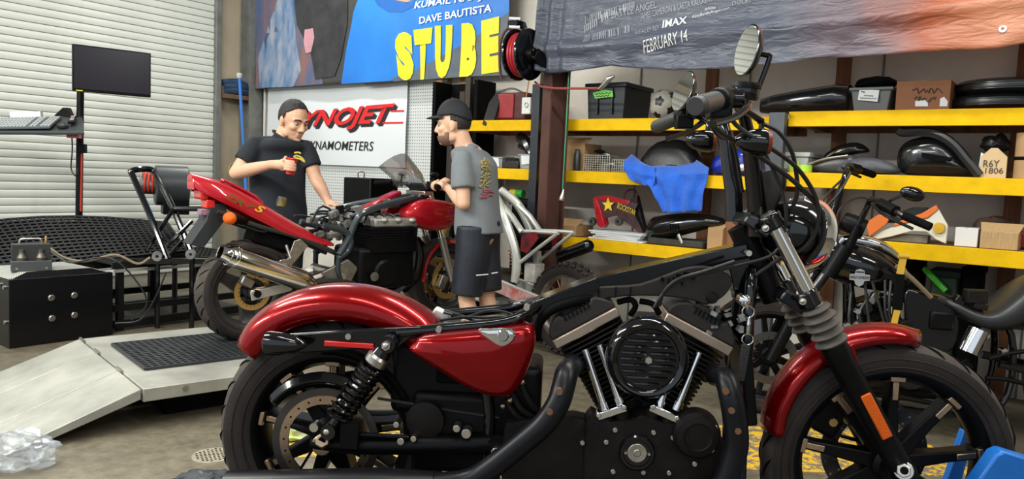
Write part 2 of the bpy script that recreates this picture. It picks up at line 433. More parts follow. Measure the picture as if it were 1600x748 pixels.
# floor drain plate
dc = at_z(334, 711, 0)
t = thing('floor_drain', 'round perforated floor drain cover beside the rear tyre', 'drain', (dc.x, dc.y, 0))
mb = MB(); mb.lathe([(0, 0.003), (0.088, 0.003), (0.09, 0.0)], (0, 0, 0), (0, 0, 1), 32); mb.ob('cover', mat('drain_plate', (0.30, 0.26, 0.19), 0.55, var=0.25, vs=20), t)
mb = MB()
for i in range(-4, 5):
    for j in range(-4, 5):
        x = i * 0.019 + (j % 2) * 0.0095; y = j * 0.0175
        if x * x + y * y < 0.006: mb.cyl((x, y, 0.0025), (x, y, 0.0036), 0.0058, 8)
mb.ob('holes', MB_, t)['kind'] = 'stuff'
# steel column standing in front of the racks
cp = at_D(862, 300, 4.86)
COLM = mat('red_oxide_column', (0.085, 0.030, 0.022), 0.55, var=0.3, vs=5)
mb = MB(); c = V((cp.x, cp.y, 0)); a = Matrix.Rotation(R(-64), 3, 'Z')
for k in (-1, 1): mb.box(c + a @ V((0, k * 0.075, 2.15)), (0.13, 0.012, 4.3), a)
mb.box(c + V((0, 0, 2.15)), (0.012, 0.15, 4.3), a)
struct(mb.ob('trim_8', COLM))
# ================================================================== red cruiser in the foreground
BF = Frame((-0.474, 2.116, 0.21), R(-3.33))
bike = thing('cruiser_motorcycle', 'red and black v-twin cruiser motorcycle without its tank, filling the foreground', 'motorcycle', BF.o, BF.yaw)
def P(x, y, l): return BF.p(x, y, l)
def wheel(parent, name, c, rt, wt, rr, nsp, a0, disc_y, disc_r, spw, tread, disc_mats, hubr=0.05, rimmat=None, spmat=None, tipmat=None, n=56, disc_in=0.7, single=True):
    """rim is the part; tyre, spokes, hub and disc are sub-parts (local y is the axle)"""
    rimmat = rimmat or SB
    c = V(c); h = wt / 2
    w = MB(); rw = h * 0.80
    w.lathe([(rr + 0.012, -rw), (rr + 0.004, -rw - 0.006), (rr - 0.010, -rw), (rr - 0.016, -rw * 0.7), (rr - 0.026, -rw * 0.4), (rr - 0.026, rw * 0.4), (rr - 0.016, rw * 0.7), (rr - 0.010, rw), (rr + 0.004, rw + 0.006), (rr + 0.012, rw)], (0, 0, 0), n=n, loopp=True)
    part = w.ob(name, rimmat, parent, loc=c, smooth=50)
    t = MB(); q = rt - rr
    prof = [(rr - 0.002, -rw), (rr + 0.10 * q, -h * 0.93), (rr + 0.34 * q, -h * 1.0), (rr + 0.6 * q, -h * 0.99), (rr + 0.76 * q, -h * 0.88), (rr + 0.88 * q, -h * 0.66), (rr + 0.965 * q, -h * 0.34), (rt, 0)]
    prof = prof + [(a, -b) for a, b in prof[-2::-1]]
    ml = len(prof) // 2
    t.lathe(prof[:ml - 2], (0, 0, 0), n=n); t.lathe(prof[ml + 3 - 1:], (0, 0, 0), n=n); t.mi = 1; t.lathe(prof[ml - 3:ml + 3], (0, 0, 0), n=n); t.mi = 0
    for yy in (-1, 1):
        for k_ in (0.22, 0.5): t.lathe([(rr + k_ * q - 0.002, yy * h * 0.985), (rr + k_ * q, yy * (h * 1.0 + 0.002)), (rr + k_ * q + 0.002, yy * h * 0.985)], (0, 0, 0), n=n)
    ty = t.ob('tyre', [RUB, TRD], part, smooth=60)
    if tread:
        g = MB(); gi = tread
        for k in range(gi):
            for sg in (-1, 1):
                pts = []
                for j in range(7):
                    u = j / 6; a = 2 * PI * (k + (0.5 if sg > 0 else 0) + u * 0.75) / gi
                    yy = sg * h * (0.84 - 0.68 * u); 
                    # radius on the profile at this y
                    x = abs(yy)
                    rad = rt
                    for (r1, y1), (r2, y2) in zip(prof[3:7], prof[4:8]):
                        if -y2 <= x <= -y1: rad = r2 + (r1 - r2) * (x + y2) / (-y1 + y2 + 1e-9)
                    rad += 0.0006
                    pts.append(V((rad * math.cos(a), yy, rad * math.sin(a))))
                g.tube(pts, [0.0008, 0.003, 0.004, 0.004, 0.0036, 0.003, 0.0008], 4, caps=True)
        g.ob('tread_grooves', MB_, part)['kind'] = 'stuff'
    hb = MB(); hb.lathe([(0, -h * 1.0), (hubr * 0.75, -h), (hubr, -h * 0.8), (hubr * 0.8, -h * 0.3), (hubr * 0.8, h * 0.3), (hubr, h * 0.8), (hubr * 0.75, h), (0, h)], n=28); hb.ob('hub', spmat or rimmat, part)
    if nsp:
        sp = MB()
        def sec(r, wd, dp, y0=0):
            return [V((r, y0 - dp, -wd)), V((r, y0 - dp, wd)), V((r, y0 + dp, wd)), V((r, y0 + dp, -wd))]
        sp.loft([sec(hubr * 0.7, spw * 0.75, h * 0.55), sec(hubr * 1.5, spw * 0.62, h * 0.5), sec(rr * 0.6, spw * 0.5, h * 0.42), sec(rr - 0.03, spw * 0.42, h * 0.5), sec(rr - 0.014, spw * 0.9, h * 0.62)])
        s0 = sp.ob('spoke', spmat or rimmat, None, bevel=0.004)
        tp = MB(); tp.mi = 0
        ymf = -h * 0.46
        tp.box((rr - 0.052, ymf - 0.002, 0), (0.05, 0.006, spw * 0.55)); tp.box((rr - 0.018, -h * 0.60, 0), (0.014, 0.014, spw * 1.3))
        t0 = tp.ob('spoke_tip', tipmat or BRZ, None, bevel=0.002) if tipmat is not False else None
        for k in range(nsp):
            a = a0 + 2 * PI * k / nsp
            o = s0 if k == 0 else link_copy(s0, part); o.parent = part; o.rotation_euler = (0, -a, 0)
            if t0:
                o = t0 if k == 0 else link_copy(t0, part); o.parent = part; o.rotation_euler = (0, -a, 0)
    for dy in (disc_y if isinstance(disc_y, (list, tuple)) else [disc_y]):
        d = MB(); th = 0.0025; ri = disc_r * disc_in; rm = disc_r * 0.86
        d.mi = 0; d.lathe([(rm, -th), (disc_r, -th), (disc_r, th), (rm, th)], (0, dy, 0), n=48, loopp=True)
        d.mi = 1; d.lathe([(ri, -th * 1.1), (rm, -th * 1.1), (rm, th * 1.1), (ri, th * 1.1)], (0, dy, 0), n=48, loopp=True)
        d.mi = 2
        for k in range(5):
            a = 2 * PI * k / 5
            d.bar(V((hubr * 0.8 * math.cos(a), dy, hubr * 0.8 * math.sin(a))), V((ri * math.cos(a + 0.25), dy, ri * math.sin(a + 0.25))), 0.006, 0.02, (0, 1, 0))
        dd = d.ob('brake_disc', disc_mats, part)
        hmb = MB()
        for k in range(22):
            a = 2 * PI * k / 22
            for rr_ in ((ri + rm) / 2,) if single else ((ri + rm) / 2 - 0.004, (rm + disc_r) / 2):
                pp = V((rr_ * math.cos(a), dy, rr_ * math.sin(a))); hmb.cyl(pp + V((0, -th - 0.0008, 0)), pp + V((0, th + 0.0008, 0)), 0.0032, 6)
        hmb.ob('disc_holes', disc_mats[3], part)
    return part
DARKST = mat('dark_disc_steel', (0.10, 0.09, 0.085), 0.4, 0.9, var=0.2)
RW_ = wheel(bike, 'rear_wheel', (0, 0, 0.318), 0.323, 0.150, 0.218, 9, R(10), -0.098, 0.146, 0.030, 26, [DARKST, BRZ, SB, MB_], 0.055)
FW_ = wheel(bike, 'front_wheel', (1.512, 0, 0.325), 0.3325, 0.104, 0.252, 9, R(10), 0.078, 0.146, 0.030, 26, [DARKST, DARKST, SB, ALU], 0.05, single=False)
# front caliper on the far side
mb = MB(); c = P(1296, 645, 0.075); mb.box(c, (0.075, 0.06, 0.12), Matrix.Rotation(R(25), 3, 'Y'))
cal = mb.ob('front_caliper', EB, bike, bevel=0.012, seg=3)
bolts('caliper_bolt', GOLD, cal, [P(1300, 658, 0.044), P(1322, 654, 0.044)], 0.012, 0.012)
# --- fenders
def fender(name, c, pts, width, m, ang=None, lip=0.05, th=0.004, rad=0.5):
    """pts: list of local (x,z) along the crown; the shell rounds off to both sides"""
    cpt = [V((a, 0, b)) for a, b in pts]; cpt, _ = crom(cpt, [0] * len(cpt), 4)
    rings = []
    for i, p in enumerate(cpt):
        d = cpt[min(i + 1, len(cpt) - 1)] - cpt[max(i - 1, 0)]; d.normalize(); n = V((-d.z, 0, d.x))
        if n.dot(p - V(c)) < 0: n = -n
        u = i / (len(cpt) - 1); wd = width(u) if callable(width) else width
        lp = lip(u) if callable(lip) else lip
        ring = []
        for k in range(15):
            t = (k / 14 - 0.5) * 2
            a = t * PI / 2
            y = math.sin(a) * wd; dn = -(1 - math.cos(a)) * lp
            if abs(t) > 0.86: y = math.copysign(wd, t) ; dn = -lp - (abs(t) - 0.86) / 0.14 * lp * 0.45
            ring.append(p + n * dn + V((0, y, 0)))
        rings.append(ring)
    f = MB(); f.loft(rings, closed=False, caps=False)
    o = f.ob(name, m, bike, smooth=60, solid=th); return o
rf = [P(374, 527, -0.02), P(396, 497, 0), P(430, 470, 0), P(478, 450, 0), P(530, 443, 0), P(585, 448, 0), P(632, 464, 0), P(668, 484, 0), P(688, 500, 0)]
fender('rear_fender', (0.05, 0, 0.3), [(p.x, p.z) for p in rf], lambda u: 0.094, RED, lip=lambda u: 0.060)
ffp = [P(1190, 668, 0.0), P(1196, 634, 0), P(1216, 592, 0), P(1250, 553, 0), P(1295, 524, 0), P(1345, 508, 0), P(1395, 506, 0), P(1436, 516, 0)]
o = fender('front_fender', (1.512, 0, 0.325), [(p.x, p.z) for p in ffp], lambda u: 0.063 * (1 - 0.6 * max(0, (u - 0.85) / 0.15) ** 2), RED, lip=lambda u: 0.029)
pieces('fender_bracket', RED, bike, (-1, 1), lambda mb, s: mb.plate([(p.x, s * 0.068, p.z) for p in (P(1302, 556, -0.068), P(1332, 536, -0.068), P(1350, 598, -0.068), P(1318, 600, -0.068))], (0, s * 0.006, 0)), bevel=0.002)
mb = MB(); mb.tube([P(1308, 585, -0.06), P(1330, 630, -0.07), P(1372, 690, -0.075)], 0.006, 8); mb.ob('fender_stay', SB, bike)
# --- fork
top, axl = P(1200, 338, -0.1), P(1412, 735, -0.1)
fd = (V((1.512, 0, 0.325)) - V((top.x, 0, top.z))).normalized()
def fk(px, py, y): return P(px, py, y)
for s in (-1, 1):
    def q(px, py):
        a = P(px, py, -0.1); return V((a.x, s * 0.1, a.z))
    mb = MB(); mb.cyl(q(1205, 342), q(1285, 500), 0.0205, 24); ft = mb.ob('fork_tube', CHR, bike)
    mb = MB(); a, b = q(1272, 478), q(1302, 540); d = b - a; n = 5; pts = []; rs = []
    for k in range(n):
        for u, r in ((0.02, 0.030), (0.22, 0.039), (0.45, 0.043), (0.62, 0.040), (0.85, 0.030)):
            pts.append(a + d * ((k + u) / n)); rs.append(r - 0.004 * (k == 0))
    mb.tube(pts, rs, 24); mb.ob('fork_gaiter', RUBG, bike, smooth=70)
    mb = MB(); a, b = q(1300, 537), q(1418, 752)
    mb.tube([a, a + (b - a) * 0.06, a + (b - a) * 0.10, a + (b - a) * 0.85, a + (b - a) * 0.93, b], [0.034, 0.036, 0.033, 0.031, 0.036, 0.030], 20); leg = mb.ob('fork_slider', SB, bike)
    if s < 0:
        mb = MB(); a, b = P(1352, 616, -0.135), P(1387, 684, -0.135); mb.bar(a, b, 0.008, 0.027, (fd.z, 0, -fd.x)); mb.ob('fork_reflector', ORG, bike, bevel=0.003)
        mb = MB(); mb.cyl(P(1412, 735, -0.125), P(1412, 735, -0.162), 0.018, 6); mb.cyl(P(1412, 735, -0.12), P(1412, 735, -0.13), 0.024, 18); an = mb.ob('axle_nut', ZINC, bike, bevel=0.002)
        mb = MB(); mb.cyl(P(1413, 735, -0.1622), P(1413, 735, -0.1632), 0.010, 12); mb.ob('nut_bore', MB_, an)
# triple clamps and steering head
for nm, a, b, w in (('upper_clamp', (1178, 340), (1212, 352), 0.04), ('lower_clamp', (1225, 462), (1275, 470), 0.045)):
    mb = MB(); a3, b3 = P(*a, 0), P(*b, 0)
    cc = P(*(((1205, 346)) if nm == 'upper_clamp' else (1262, 466)), -0.1)
    ax = fd
    for s in (-1, 1): mb.cyl(V((cc.x, s * 0.1, cc.z)) - ax * w * 0.5, V((cc.x, s * 0.1, cc.z)) + ax * w * 0.5, 0.030, 20)
    hc = V((cc.x - 0.05, 0, cc.z - 0.022))
    mb.box(hc + V((0.02, 0, 0.01)), (0.075, 0.2, w * 0.8), Matrix.Rotation(R(-30.8), 3, 'Y').inverted())
    u = mb.ob(nm, GB, bike, bevel=0.006)
    mb = MB(); bp = P(*((1195, 356) if nm == 'upper_clamp' else (1253, 470)), -0.132); mb.cyl(bp, bp + V((0, -0.008, 0)), 0.009, 10); mb.sphere(bp + V((0, -0.008, 0)), (0.006, 0.004, 0.006)); mb.ob('pinch_bolt', ZINC, u)
mb = MB(); cc = P(1205, 346, -0.1); cl = P(1262, 466, -0.1); off = V((-0.055, 0.1, -0.02)); mb.cyl(cc + off, cl + off, 0.034, 20); mb.ob('steering_head', SB, bike)
cc = P(1199, 333, -0.1)
pieces('fork_cap', ALU, bike, (-1, 1), lambda mb, s: mb.cyl(V((cc.x, s * 0.1, cc.z)), V((cc.x, s * 0.1, cc.z)) + fd * 0.02, 0.02, 16))
# headlight: black bucket, chrome ring
hl = P(1236, 360, 0.0); hd = V((0.86, 0.48, -0.14)).normalized()
mb = MB(); mb.lathe([(0, -0.075), (0.03, -0.072), (0.06, -0.055), (0.080, -0.02), (0.090, 0.02), (0.091, 0.045)], hl, hd, 36); hb = mb.ob('headlight', GB, bike)
mb = MB(); mb.lathe([(0.090, 0.020), (0.098, 0.024), (0.101, 0.045), (0.097, 0.062), (0.086, 0.066), (0.078, 0.064)], hl, hd, 40); mb.ob('headlight_ring', CHR, hb)
mb = MB(); mb.lathe([(0.080, 0.062), (0.05, 0.074), (0, 0.08)], hl, hd, 28); mb.ob('lens', mat('clear_lens', (0.7, 0.72, 0.72), 0.05, trans=0.6, spec=0.8), hb)
# small fly screen / gauge cover in front of the bars
mb = MB()
secs = []
for k in range(7):
    y = (k / 6 - 0.5) * 0.20; w = math.cos((k / 6 - 0.5) * 2.2)
    a, b, c_ = P(1183, 335, 0), P(1205, 288, 0), P(1207, 262, 0)
    sh = V((0.05 * w - 0.02, 0, 0)); up = V((0, 0, -0.02 * (1 - w)))
    secs.append([V((p.x, y, p.z)) + sh + up for p in (a, b, c_)])
mb.loft(secs, closed=False, caps=False); mb.ob('gauge_shroud', EB, bike, smooth=60, solid=0.006)
# handlebar (mini-ape), grips, controls, mirrors
for s in (-1, 1):
    def hb3(x, y, z): return V((x, s * y, z))
    if s < 0: base, up, tp, g0, g1 = P(1184, 338, -0.055), P(1172, 222, -0.10), P(1155, 163, -0.15), P(1128, 155, -0.27), P(1086, 166, -0.42)
    else: base, up, tp, g0, g1 = P(1149, 318, 0.055), P(1131, 195, 0.10), P(1112, 163, 0.16), P(1072, 178, 0.29), P(1024, 199, 0.43)
    mb = MB(); mb.tube([base, base + (up - base) * 0.5, up, tp, g0, g0 + (g1 - g0) * 0.9], 0.0155, 16, smooth=5); mb.ob('handlebar', GB, bike)
    mb = MB(); mb.tube([base - V((0, 0, 0.05)), base + (up - base) * 0.12, up + (base - up) * 0.1], [0.024, 0.024, 0.021], 18); mb.ob('riser', GB, bike)
    d = (g1 - g0); mb = MB(); mb.tube([g0 + d * 0.22, g0 + d * 0.25, g0 + d * 0.97, g1], [0.019, 0.0215, 0.0215, 0.019], 20)
    gr = mb.ob('grip', mat('grip_rubber', (0.035, 0.035, 0.036), 0.5), bike)
    if s < 0:
        mb = MB(); mb.tube([g0 + d * 0.26, g0 + d * 0.86], 0.0222, 20); mb.ob('grip_highlight_band', mat('painted_grip_sheen', (0.06, 0.06, 0.062), 0.35), gr)  # paler band on the near grip: its grey highlight put into the colour
    # switch housing, lever, perch
    mb = MB(); mb.tube([g0 - d * 0.12, g0 - d * 0.08, g0 + d * 0.16, g0 + d * 0.2], [0.02, 0.029, 0.029, 0.022], 14); mb.box(g0 + V((-0.005, 0, -0.025)), (0.05, 0.06, 0.04)); mb.ob('switch_housing', SB, bike, bevel=0.004)
    e = g0 - d * 0.16
    mb = MB(); mb.tube([e + V((0.035, 0, 0.0)), g0 + V((0.06, 0, -0.012)), g0 + d * 0.5 + V((0.058, 0, -0.03)), g1 + V((0.04, 0, -0.035))], [0.010, 0.010, 0.008, 0.010], 10, smooth=4, flat=0.7); mb.ob('lever', GB, bike)
    mb = MB(); mb.tube([e + V((-0.018, 0, 0)), e + V((0.04, 0, 0.0))], 0.022, 12); mb.ob('lever_perch', GB, bike, bevel=0.004)
    if s < 0:
        mc = P(1163, 150, -0.2); mb = MB(); mb.lathe([(0, 0), (0.030, 0), (0.034, 0.008), (0.034, 0.034), (0.031, 0.040), (0, 0.041)], mc + V((0, 0, -0.01)), (0.05, -0.1, 1), 24); rs_ = mb.ob('brake_reservoir', GB, bike)
        mb = MB(); mb.lathe([(0.0355, 0.028), (0.0355, 0.035), (0.032, 0.043), (0, 0.044)], mc + V((0, 0, -0.01)), (0.05, -0.1, 1), 24); mb.ob('reservoir_lid', SB, rs_)
        st = [P(1180, 150, -0.2), P(1184, 140, -0.2), P(1202, 92, -0.2), P(1198, 86, -0.2), P(1176, 83, -0.2)]
        mc = P(1168, 79, -0.2); nd = V((-0.92, -0.36, 0.10)); tilt = R(-22)
    else:
        st = [P(1100, 168, 0.22), P(1092, 155, 0.22), P(1086, 148, 0.22), P(1075, 150, 0.22)]
        mc = P(1068, 143, 0.22); nd = V((-0.88, -0.42, 0.22)); tilt = R(-30)
    mb = MB(); mb.tube(st, 0.0065, 10, smooth=3); ms = mb.ob('mirror_stem', GB, bike)
    nd.normalize(); ref = V((0, 0, 1)); ref = (ref - nd * ref.dot(nd)).normalized(); ref = Matrix.Rotation(tilt * 0.5, 3, nd) @ ref; w = nd.cross(ref)
    def oval(r, h): return [mc + nd * h + (ref * math.cos(t) * 0.062 + w * math.sin(t) * 0.046) * r for t in [2 * PI * k / 28 for k in range(28)]]
    mb = MB(); mb.loft([oval(0.25, -0.024), oval(0.7, -0.020), oval(0.95, -0.008), oval(1.0, 0.002), oval(0.96, 0.003)]); mh = mb.ob('mirror', GB, bike)
    mb = MB(); mb.loft([oval(0.95, 0.0025), oval(0.94, 0.0045)]); mb.ob('mirror_glass', MIR, mh)
    # front turn signals
    tc = P(1188, 222, -0.20) if s < 0 else P(1105, 220, 0.2)
    mb = MB(); td = V((-1, 0, 0.0)); mb.lathe([(0, 0.062), (0.012, 0.058), (0.024, 0.042), (0.031, 0.018), (0.033, -0.008), (0.032, -0.012)], tc, td, 20); ts = mb.ob('turn_signal', GB, bike)
    mb = MB(); mb.lathe([(0.031, -0.010), (0.028, -0.022), (0, -0.027)], tc, td, 20); mb.ob('amber_lens', AMB, ts)
    mb = MB(); mb.tube([tc + V((0, 0, 0.02)), tc + V((0.0, 0, 0.05)), e], 0.008, 8); mb.ob('signal_stem', GB, bike)
# cables sweeping from the bars to the frame
CAB = mat('cable_sheath', (0.013, 0.013, 0.014), 0.4)
for pts, r in (
    ([P(1128, 158, -0.25), P(1150, 195, -0.22), P(1195, 225, -0.22), P(1245, 262, -0.16), P(1275, 310, -0.12), P(1277, 355, -0.10), P(1255, 388, -0.08), P(1222, 402, -0.06), P(1180, 430, -0.05)], 0.0055),
    ([P(1115, 180, -0.25), P(1118, 200, -0.23), P(1150, 222, -0.2), P(1195, 250, -0.16), P(1240, 283, -0.13), P(1283, 330, -0.10), P(1284, 375, -0.08), P(1262, 410, -0.06)], 0.006),
    ([P(1185, 190, -0.17), P(1215, 205, -0.15), P(1235, 232, -0.14), P(1243, 262, -0.12), P(1246, 300, -0.1), P(1236, 330, -0.08)], 0.0055),
    ([P(1195, 238, -0.15), P(1210, 270, -0.14), P(1222, 300, -0.13), P(1228, 345, -0.12), P(1210, 395, -0.1), P(1150, 415, -0.11), P(1080, 432, -0.115), P(1042, 452, -0.11), P(1022, 480, -0.1)], 0.0045),
    ([P(1112, 185, -0.23), P(1112, 198, -0.2), P(1125, 214, -0.12), P(1146, 225, -0.05), P(1160, 300, 0.0)], 0.005),
    ([P(1148, 408, -0.12), P(1100, 424, -0.12), P(1060, 436, -0.12), P(1038, 455, -0.11), P(1030, 478, -0.1)], 0.0045)):
    mb = MB(); mb.tube(pts, r, 8, smooth=5); mb.ob('cable', CAB, bike)
# --- frame
FR = MB()
FR.bar(P(838, 480, -0.03), P(935, 442, -0.03), 0.09, 0.045); FR.bar(P(925, 446, -0.02), P(1165, 392, -0.02), 0.07, 0.048)
FR.tube([P(620, 520, -0.115), P(700, 513, -0.115), P(780, 505, -0.11), P(815, 494, -0.10), P(850, 470, -0.05)], 0.015, 12, smooth=4)
a = [V((p.x, 0.115, p.z)) for p in (P(620, 520, -0.115), P(700, 513, -0.115), P(780, 505, -0.115))] + [V((P(815, 494, -0.1).x, 0.1, P(815, 494, -0.1).z)), P(850, 470, 0.03)]
FR.tube(a, 0.015, 12, smooth=4)
for s in (-1, 1):
    d1, d2 = P(1172, 420, 0), P(1150, 640, 0)
    FR.tube([V((d1.x, 0.025 * s, d1.z)), V((d1.x - 0.01, 0.06 * s, d1.z - 0.08)), V((d2.x, 0.075 * s, d2.z)), V((d2.x - 0.01, 0.09 * s, 0.16)), V((d2.x - 0.12, 0.10 * s, 0.10)), V((0.55, 0.10 * s, 0.10)), V((0.45, 0.10 * s, 0.16)), V((0.44, 0.10 * s, 0.42)), V((0.40, 0.1 * s, 0.62))], 0.016, 12, smooth=4)
FR.plate([P(1150, 388, -0.02), P(1190, 372, -0.02), P(1205, 410, -0.02), P(1178, 470, -0.02), P(1150, 470, -0.02), P(1140, 420, -0.02)], (0, 0.05, 0))
FR.ob('frame', GB, bike, bevel=0.003)
bolts('frame_bolt', ZINC, bike, [P(686, 514, -0.135), P(823, 480, -0.135), P(1169, 395, -0.08)], 0.008, 0.01)
# fender strut with red reflector, rear turn signal
for s in (-1, 1):
    mb = MB(); pts = [P(418, 533, -0.125), P(440, 522, -0.125), P(560, 514, -0.125), P(690, 508, -0.125), P(706, 518, -0.125), P(640, 530, -0.125), P(600, 560, -0.125), P(575, 545, -0.125), P(470, 552, -0.125)]
    mb.plate([V((p.x, p.y if s < 0 else -p.y, p.z)) for p in pts], (0, 0.016 * -s, 0)); mb.ob('fender_strut', GB, bike, bevel=0.005)
mb = MB(); mb.box((P(546, 538, -0.128) + V((0, -0.004, 0))), (P(585, 538, -0.128).x - P(508, 536, -0.128).x, 0.006, 0.014), Matrix.Rotation(R(0.5), 3, 'Y')); mb.ob('side_reflector', REDR, bike, bevel=0.002)
mb = MB(); bq = P(545, 525, -0.128); mb.cyl(bq, bq + V((0, -0.008, 0)), 0.008, 10); mb.ob('strut_bolt', ZINC, bike)
for s in (-1, 1):
    tc = P(430, 536, -0.16) if s < 0 else P(470, 536, 0.16)
    mb = MB(); mb.lathe([(0, 0.085), (0.010, 0.078), (0.022, 0.055), (0.030, 0.02), (0.032, -0.01), (0.030, -0.022), (0.02, -0.03), (0, -0.032)], tc, (1, 0, 0), 22)
    mb.tube([tc, V((tc.x, s * 0.12, tc.z))], 0.009, 8)
    mb.ob('rear_turn_signal', GB, bike)
# swingarm, belt guard, axle hardware
mb = MB()
for s in (-1, 1):
    mb.tube([V((-0.03, s * 0.115, 0.318)), V((0.10, s * 0.118, 0.320)), V((0.32, s * 0.115, 0.335)), V((0.47, s * 0.10, 0.345))], [0.022, 0.024, 0.026, 0.03], 12, smooth=3, flat=1.0)
mb.cyl((0.47, -0.13, 0.345), (0.47, 0.13, 0.345), 0.03, 16)
mb.tube([(0.32, -0.115, 0.335), (0.33, 0, 0.34), (0.32, 0.115, 0.335)], 0.025, 10)
mb.ob('swingarm', SB, bike)
mb = MB()
mb.lathe([(0.158, -0.125), (0.176, -0.13), (0.19, -0.118), (0.19, -0.10), (0.186, -0.10)], (0, 0, 0.318), (0, 1, 0), 24, a0=R(-52), a1=R(40), ref=(0, 0, 1)); mb.ob('disc_guard', GB, bike, solid=0.004)
mb = MB()
mb.lathe([(0.235, -0.09), (0.25, -0.095), (0.255, -0.07), (0.255, 0.07)], (0, 0, 0.318), (0, 1, 0), 24, a0=R(-5), a1=R(60), ref=(0, 0, 1)); mb.ob('inner_fender', SB, bike, solid=0.004)
mb = MB(); an = P(504, 687, -0.16)
mb.cyl((0, -0.11, 0.318), (an.x, -0.165, an.z), 0.020, 6); mb.cyl((0, -0.105, 0.318), (0, -0.135, 0.318), 0.028, 20)
x_ = mb.ob('rear_axle_nut', BRZ, bike, bevel=0.003)
mb = MB(); mb.cyl((an.x, -0.1652, an.z), (an.x, -0.1662, an.z), 0.010, 12); mb.ob('nut_bore', MB_, x_)
mb = MB(); q = P(512, 673, -0.16); mb.cyl(q + V((0, 0.03, 0)), q + V((0, -0.01, 0)), 0.014, 12); mb.sphere(q + V((0, -0.01, 0)), (0.010, 0.006, 0.010)); q = P(490, 668, -0.15); mb.cyl(q + V((0, 0.03, 0)), q, 0.012, 12); mb.ob('shock_bolt', ZINC, bike)
mb = MB(); mb.box(P(548, 678, -0.135), (0.05, 0.04, 0.07)); mb.tube([P(555, 678, -0.14), P(640, 683, -0.14)], 0.007, 8); mb.ob('rear_caliper', SB, bike, bevel=0.01)
# shocks
for s in (-1, 1):
    a, b = P(607, 536, -0.155), P(515, 672, -0.155)
    a = V((a.x, s * 0.155, a.z)); b = V((b.x, s * 0.155, b.z)); d = b - a; L0 = d.length; dn = d.normalized()
    mb = MB(); mb.tube([a + dn * 0.02, a + dn * 0.05], [0.022, 0.026], 14); mb.cyl(a + V((0, -0.02, 0)), a + V((0, 0.02, 0)), 0.022, 14); mb.tube([a + dn * 0.05, b - dn * 0.02], 0.014, 12); mb.cyl(b + V((0, -0.018, 0)), b + V((0, 0.018, 0)), 0.02, 14)
    sh = mb.ob('shock', GB, bike)
    mb = MB(); mb.tube([a + dn * 0.038, a + dn * 0.045, a + dn * 0.062, a + dn * 0.068], [0.024, 0.031, 0.031, 0.026], 20); mb.ob('shock_collar', ALU, sh)
    mb = MB(); pts = []; rs = []; u = V((0, 1, 0)); w = dn.cross(u)
    nt = 10
    for k in range(nt * 12 + 1):
        f = k / (nt * 12); g = f * 0.62 + 0.38 * f * f if True else f
        ang = 2 * PI * k / 12; pts.append(a + dn * (0.075 + (L0 - 0.115) * g) + (u * math.cos(ang) + w * math.sin(ang)) * 0.031)
    mb.tube(pts, 0.0052, 6); mb.ob('shock_spring', GB, sh)
    if s < 0:
        mb = MB(); mb.cyl(a + V((0, -0.02, 0)), a + V((0, -0.034, 0)), 0.012, 6); mb.sphere(a + V((0, -0.034, 0)), (0.008, 0.005, 0.008)); mb.ob('shock_top_bolt', ZINC, sh)
# --- red side cover (oil tank) with chrome filler cap
out = [(640, 548), (647, 536), (662, 525), (720, 519), (790, 513), (822, 509), (835, 517), (836, 538), (826, 575), (808, 609), (792, 619), (765, 618), (728, 604), (684, 577)]
pts = spl([P(x, y, -0.16) for x, y in out], 3); cen = sum(pts, V()) / len(pts)
mb = MB(); rings = []
for sc_, yy in ((0.99, -0.10), (1.0, -0.15), (0.985, -0.165), (0.93, -0.177), (0.8, -0.186), (0.55, -0.192), (0.25, -0.194)):
    rings.append([V((cen.x + (p.x - cen.x) * sc_, yy, cen.z + (p.z - cen.z) * sc_)) for p in pts])
mb.loft(rings); sc_o = mb.ob('side_cover', RED, bike, smooth=50)
out = [(747, 515), (765, 514), (790, 513), (803, 517), (805, 527), (795, 537), (782, 540), (765, 530)]
pts = spl([P(x, y, -0.185) for x, y in out], 3); cen = sum(pts, V()) / len(pts)
mb = MB(); mb.loft([[V((cen.x + (p.x - cen.x) * s_, yy, cen.z + (p.z - cen.z) * s_)) for p in pts] for s_, yy in ((1, -0.175), (1, -0.192), (0.9, -0.197), (0.6, -0.199))]); mb.ob('filler_cap', CHR, sc_o)
c = P(786, 524, -0.198); mb = MB(); mb.lathe([(0, -0.006), (0.012, -0.006), (0.015, -0.002), (0.015, 0.004)], c, (0, 1, 0), 20); mb.ob('cap_knob', CHR, sc_o)
# battery tray / electrics between the seat rails
mb = MB(); x0 = P(690, 512, 0).x; x1 = P(800, 500, 0).x; z0 = P(740, 520, 0).z
mb.box(((x0 + x1) / 2, 0, z0 - 0.06), (x1 - x0, 0.17, 0.13)); mb.ob('battery_tray', MB_, bike, bevel=0.008)
mb = MB(); random.seed(3)
for k in range(9):
    mb = MB(); x = x0 + 0.02 + k * 0.026; mb.box((x, random.uniform(-0.06, 0.06), z0 + 0.015), (0.024, random.uniform(0.02, 0.05), random.uniform(0.02, 0.045)), Matrix.Rotation(random.uniform(-0.5, 0.5), 3, 'Z')); mb.ob('connector', mat('grey_connector', (0.16, 0.17, 0.16), 0.5, col2=(0.02, 0.02, 0.02), vs=25), bike, bevel=0.003)
mb = MB()
for k in range(5):
    y = -0.06 + k * 0.03; pts = [V((x0 + j * 0.06, y + random.uniform(-0.03, 0.03), z0 + 0.03 + random.uniform(-0.01, 0.02))) for j in range(5)]
    mb = MB(); mb.tube(pts, 0.004, 6, smooth=4); mb.ob('wiring', CAB, bike)
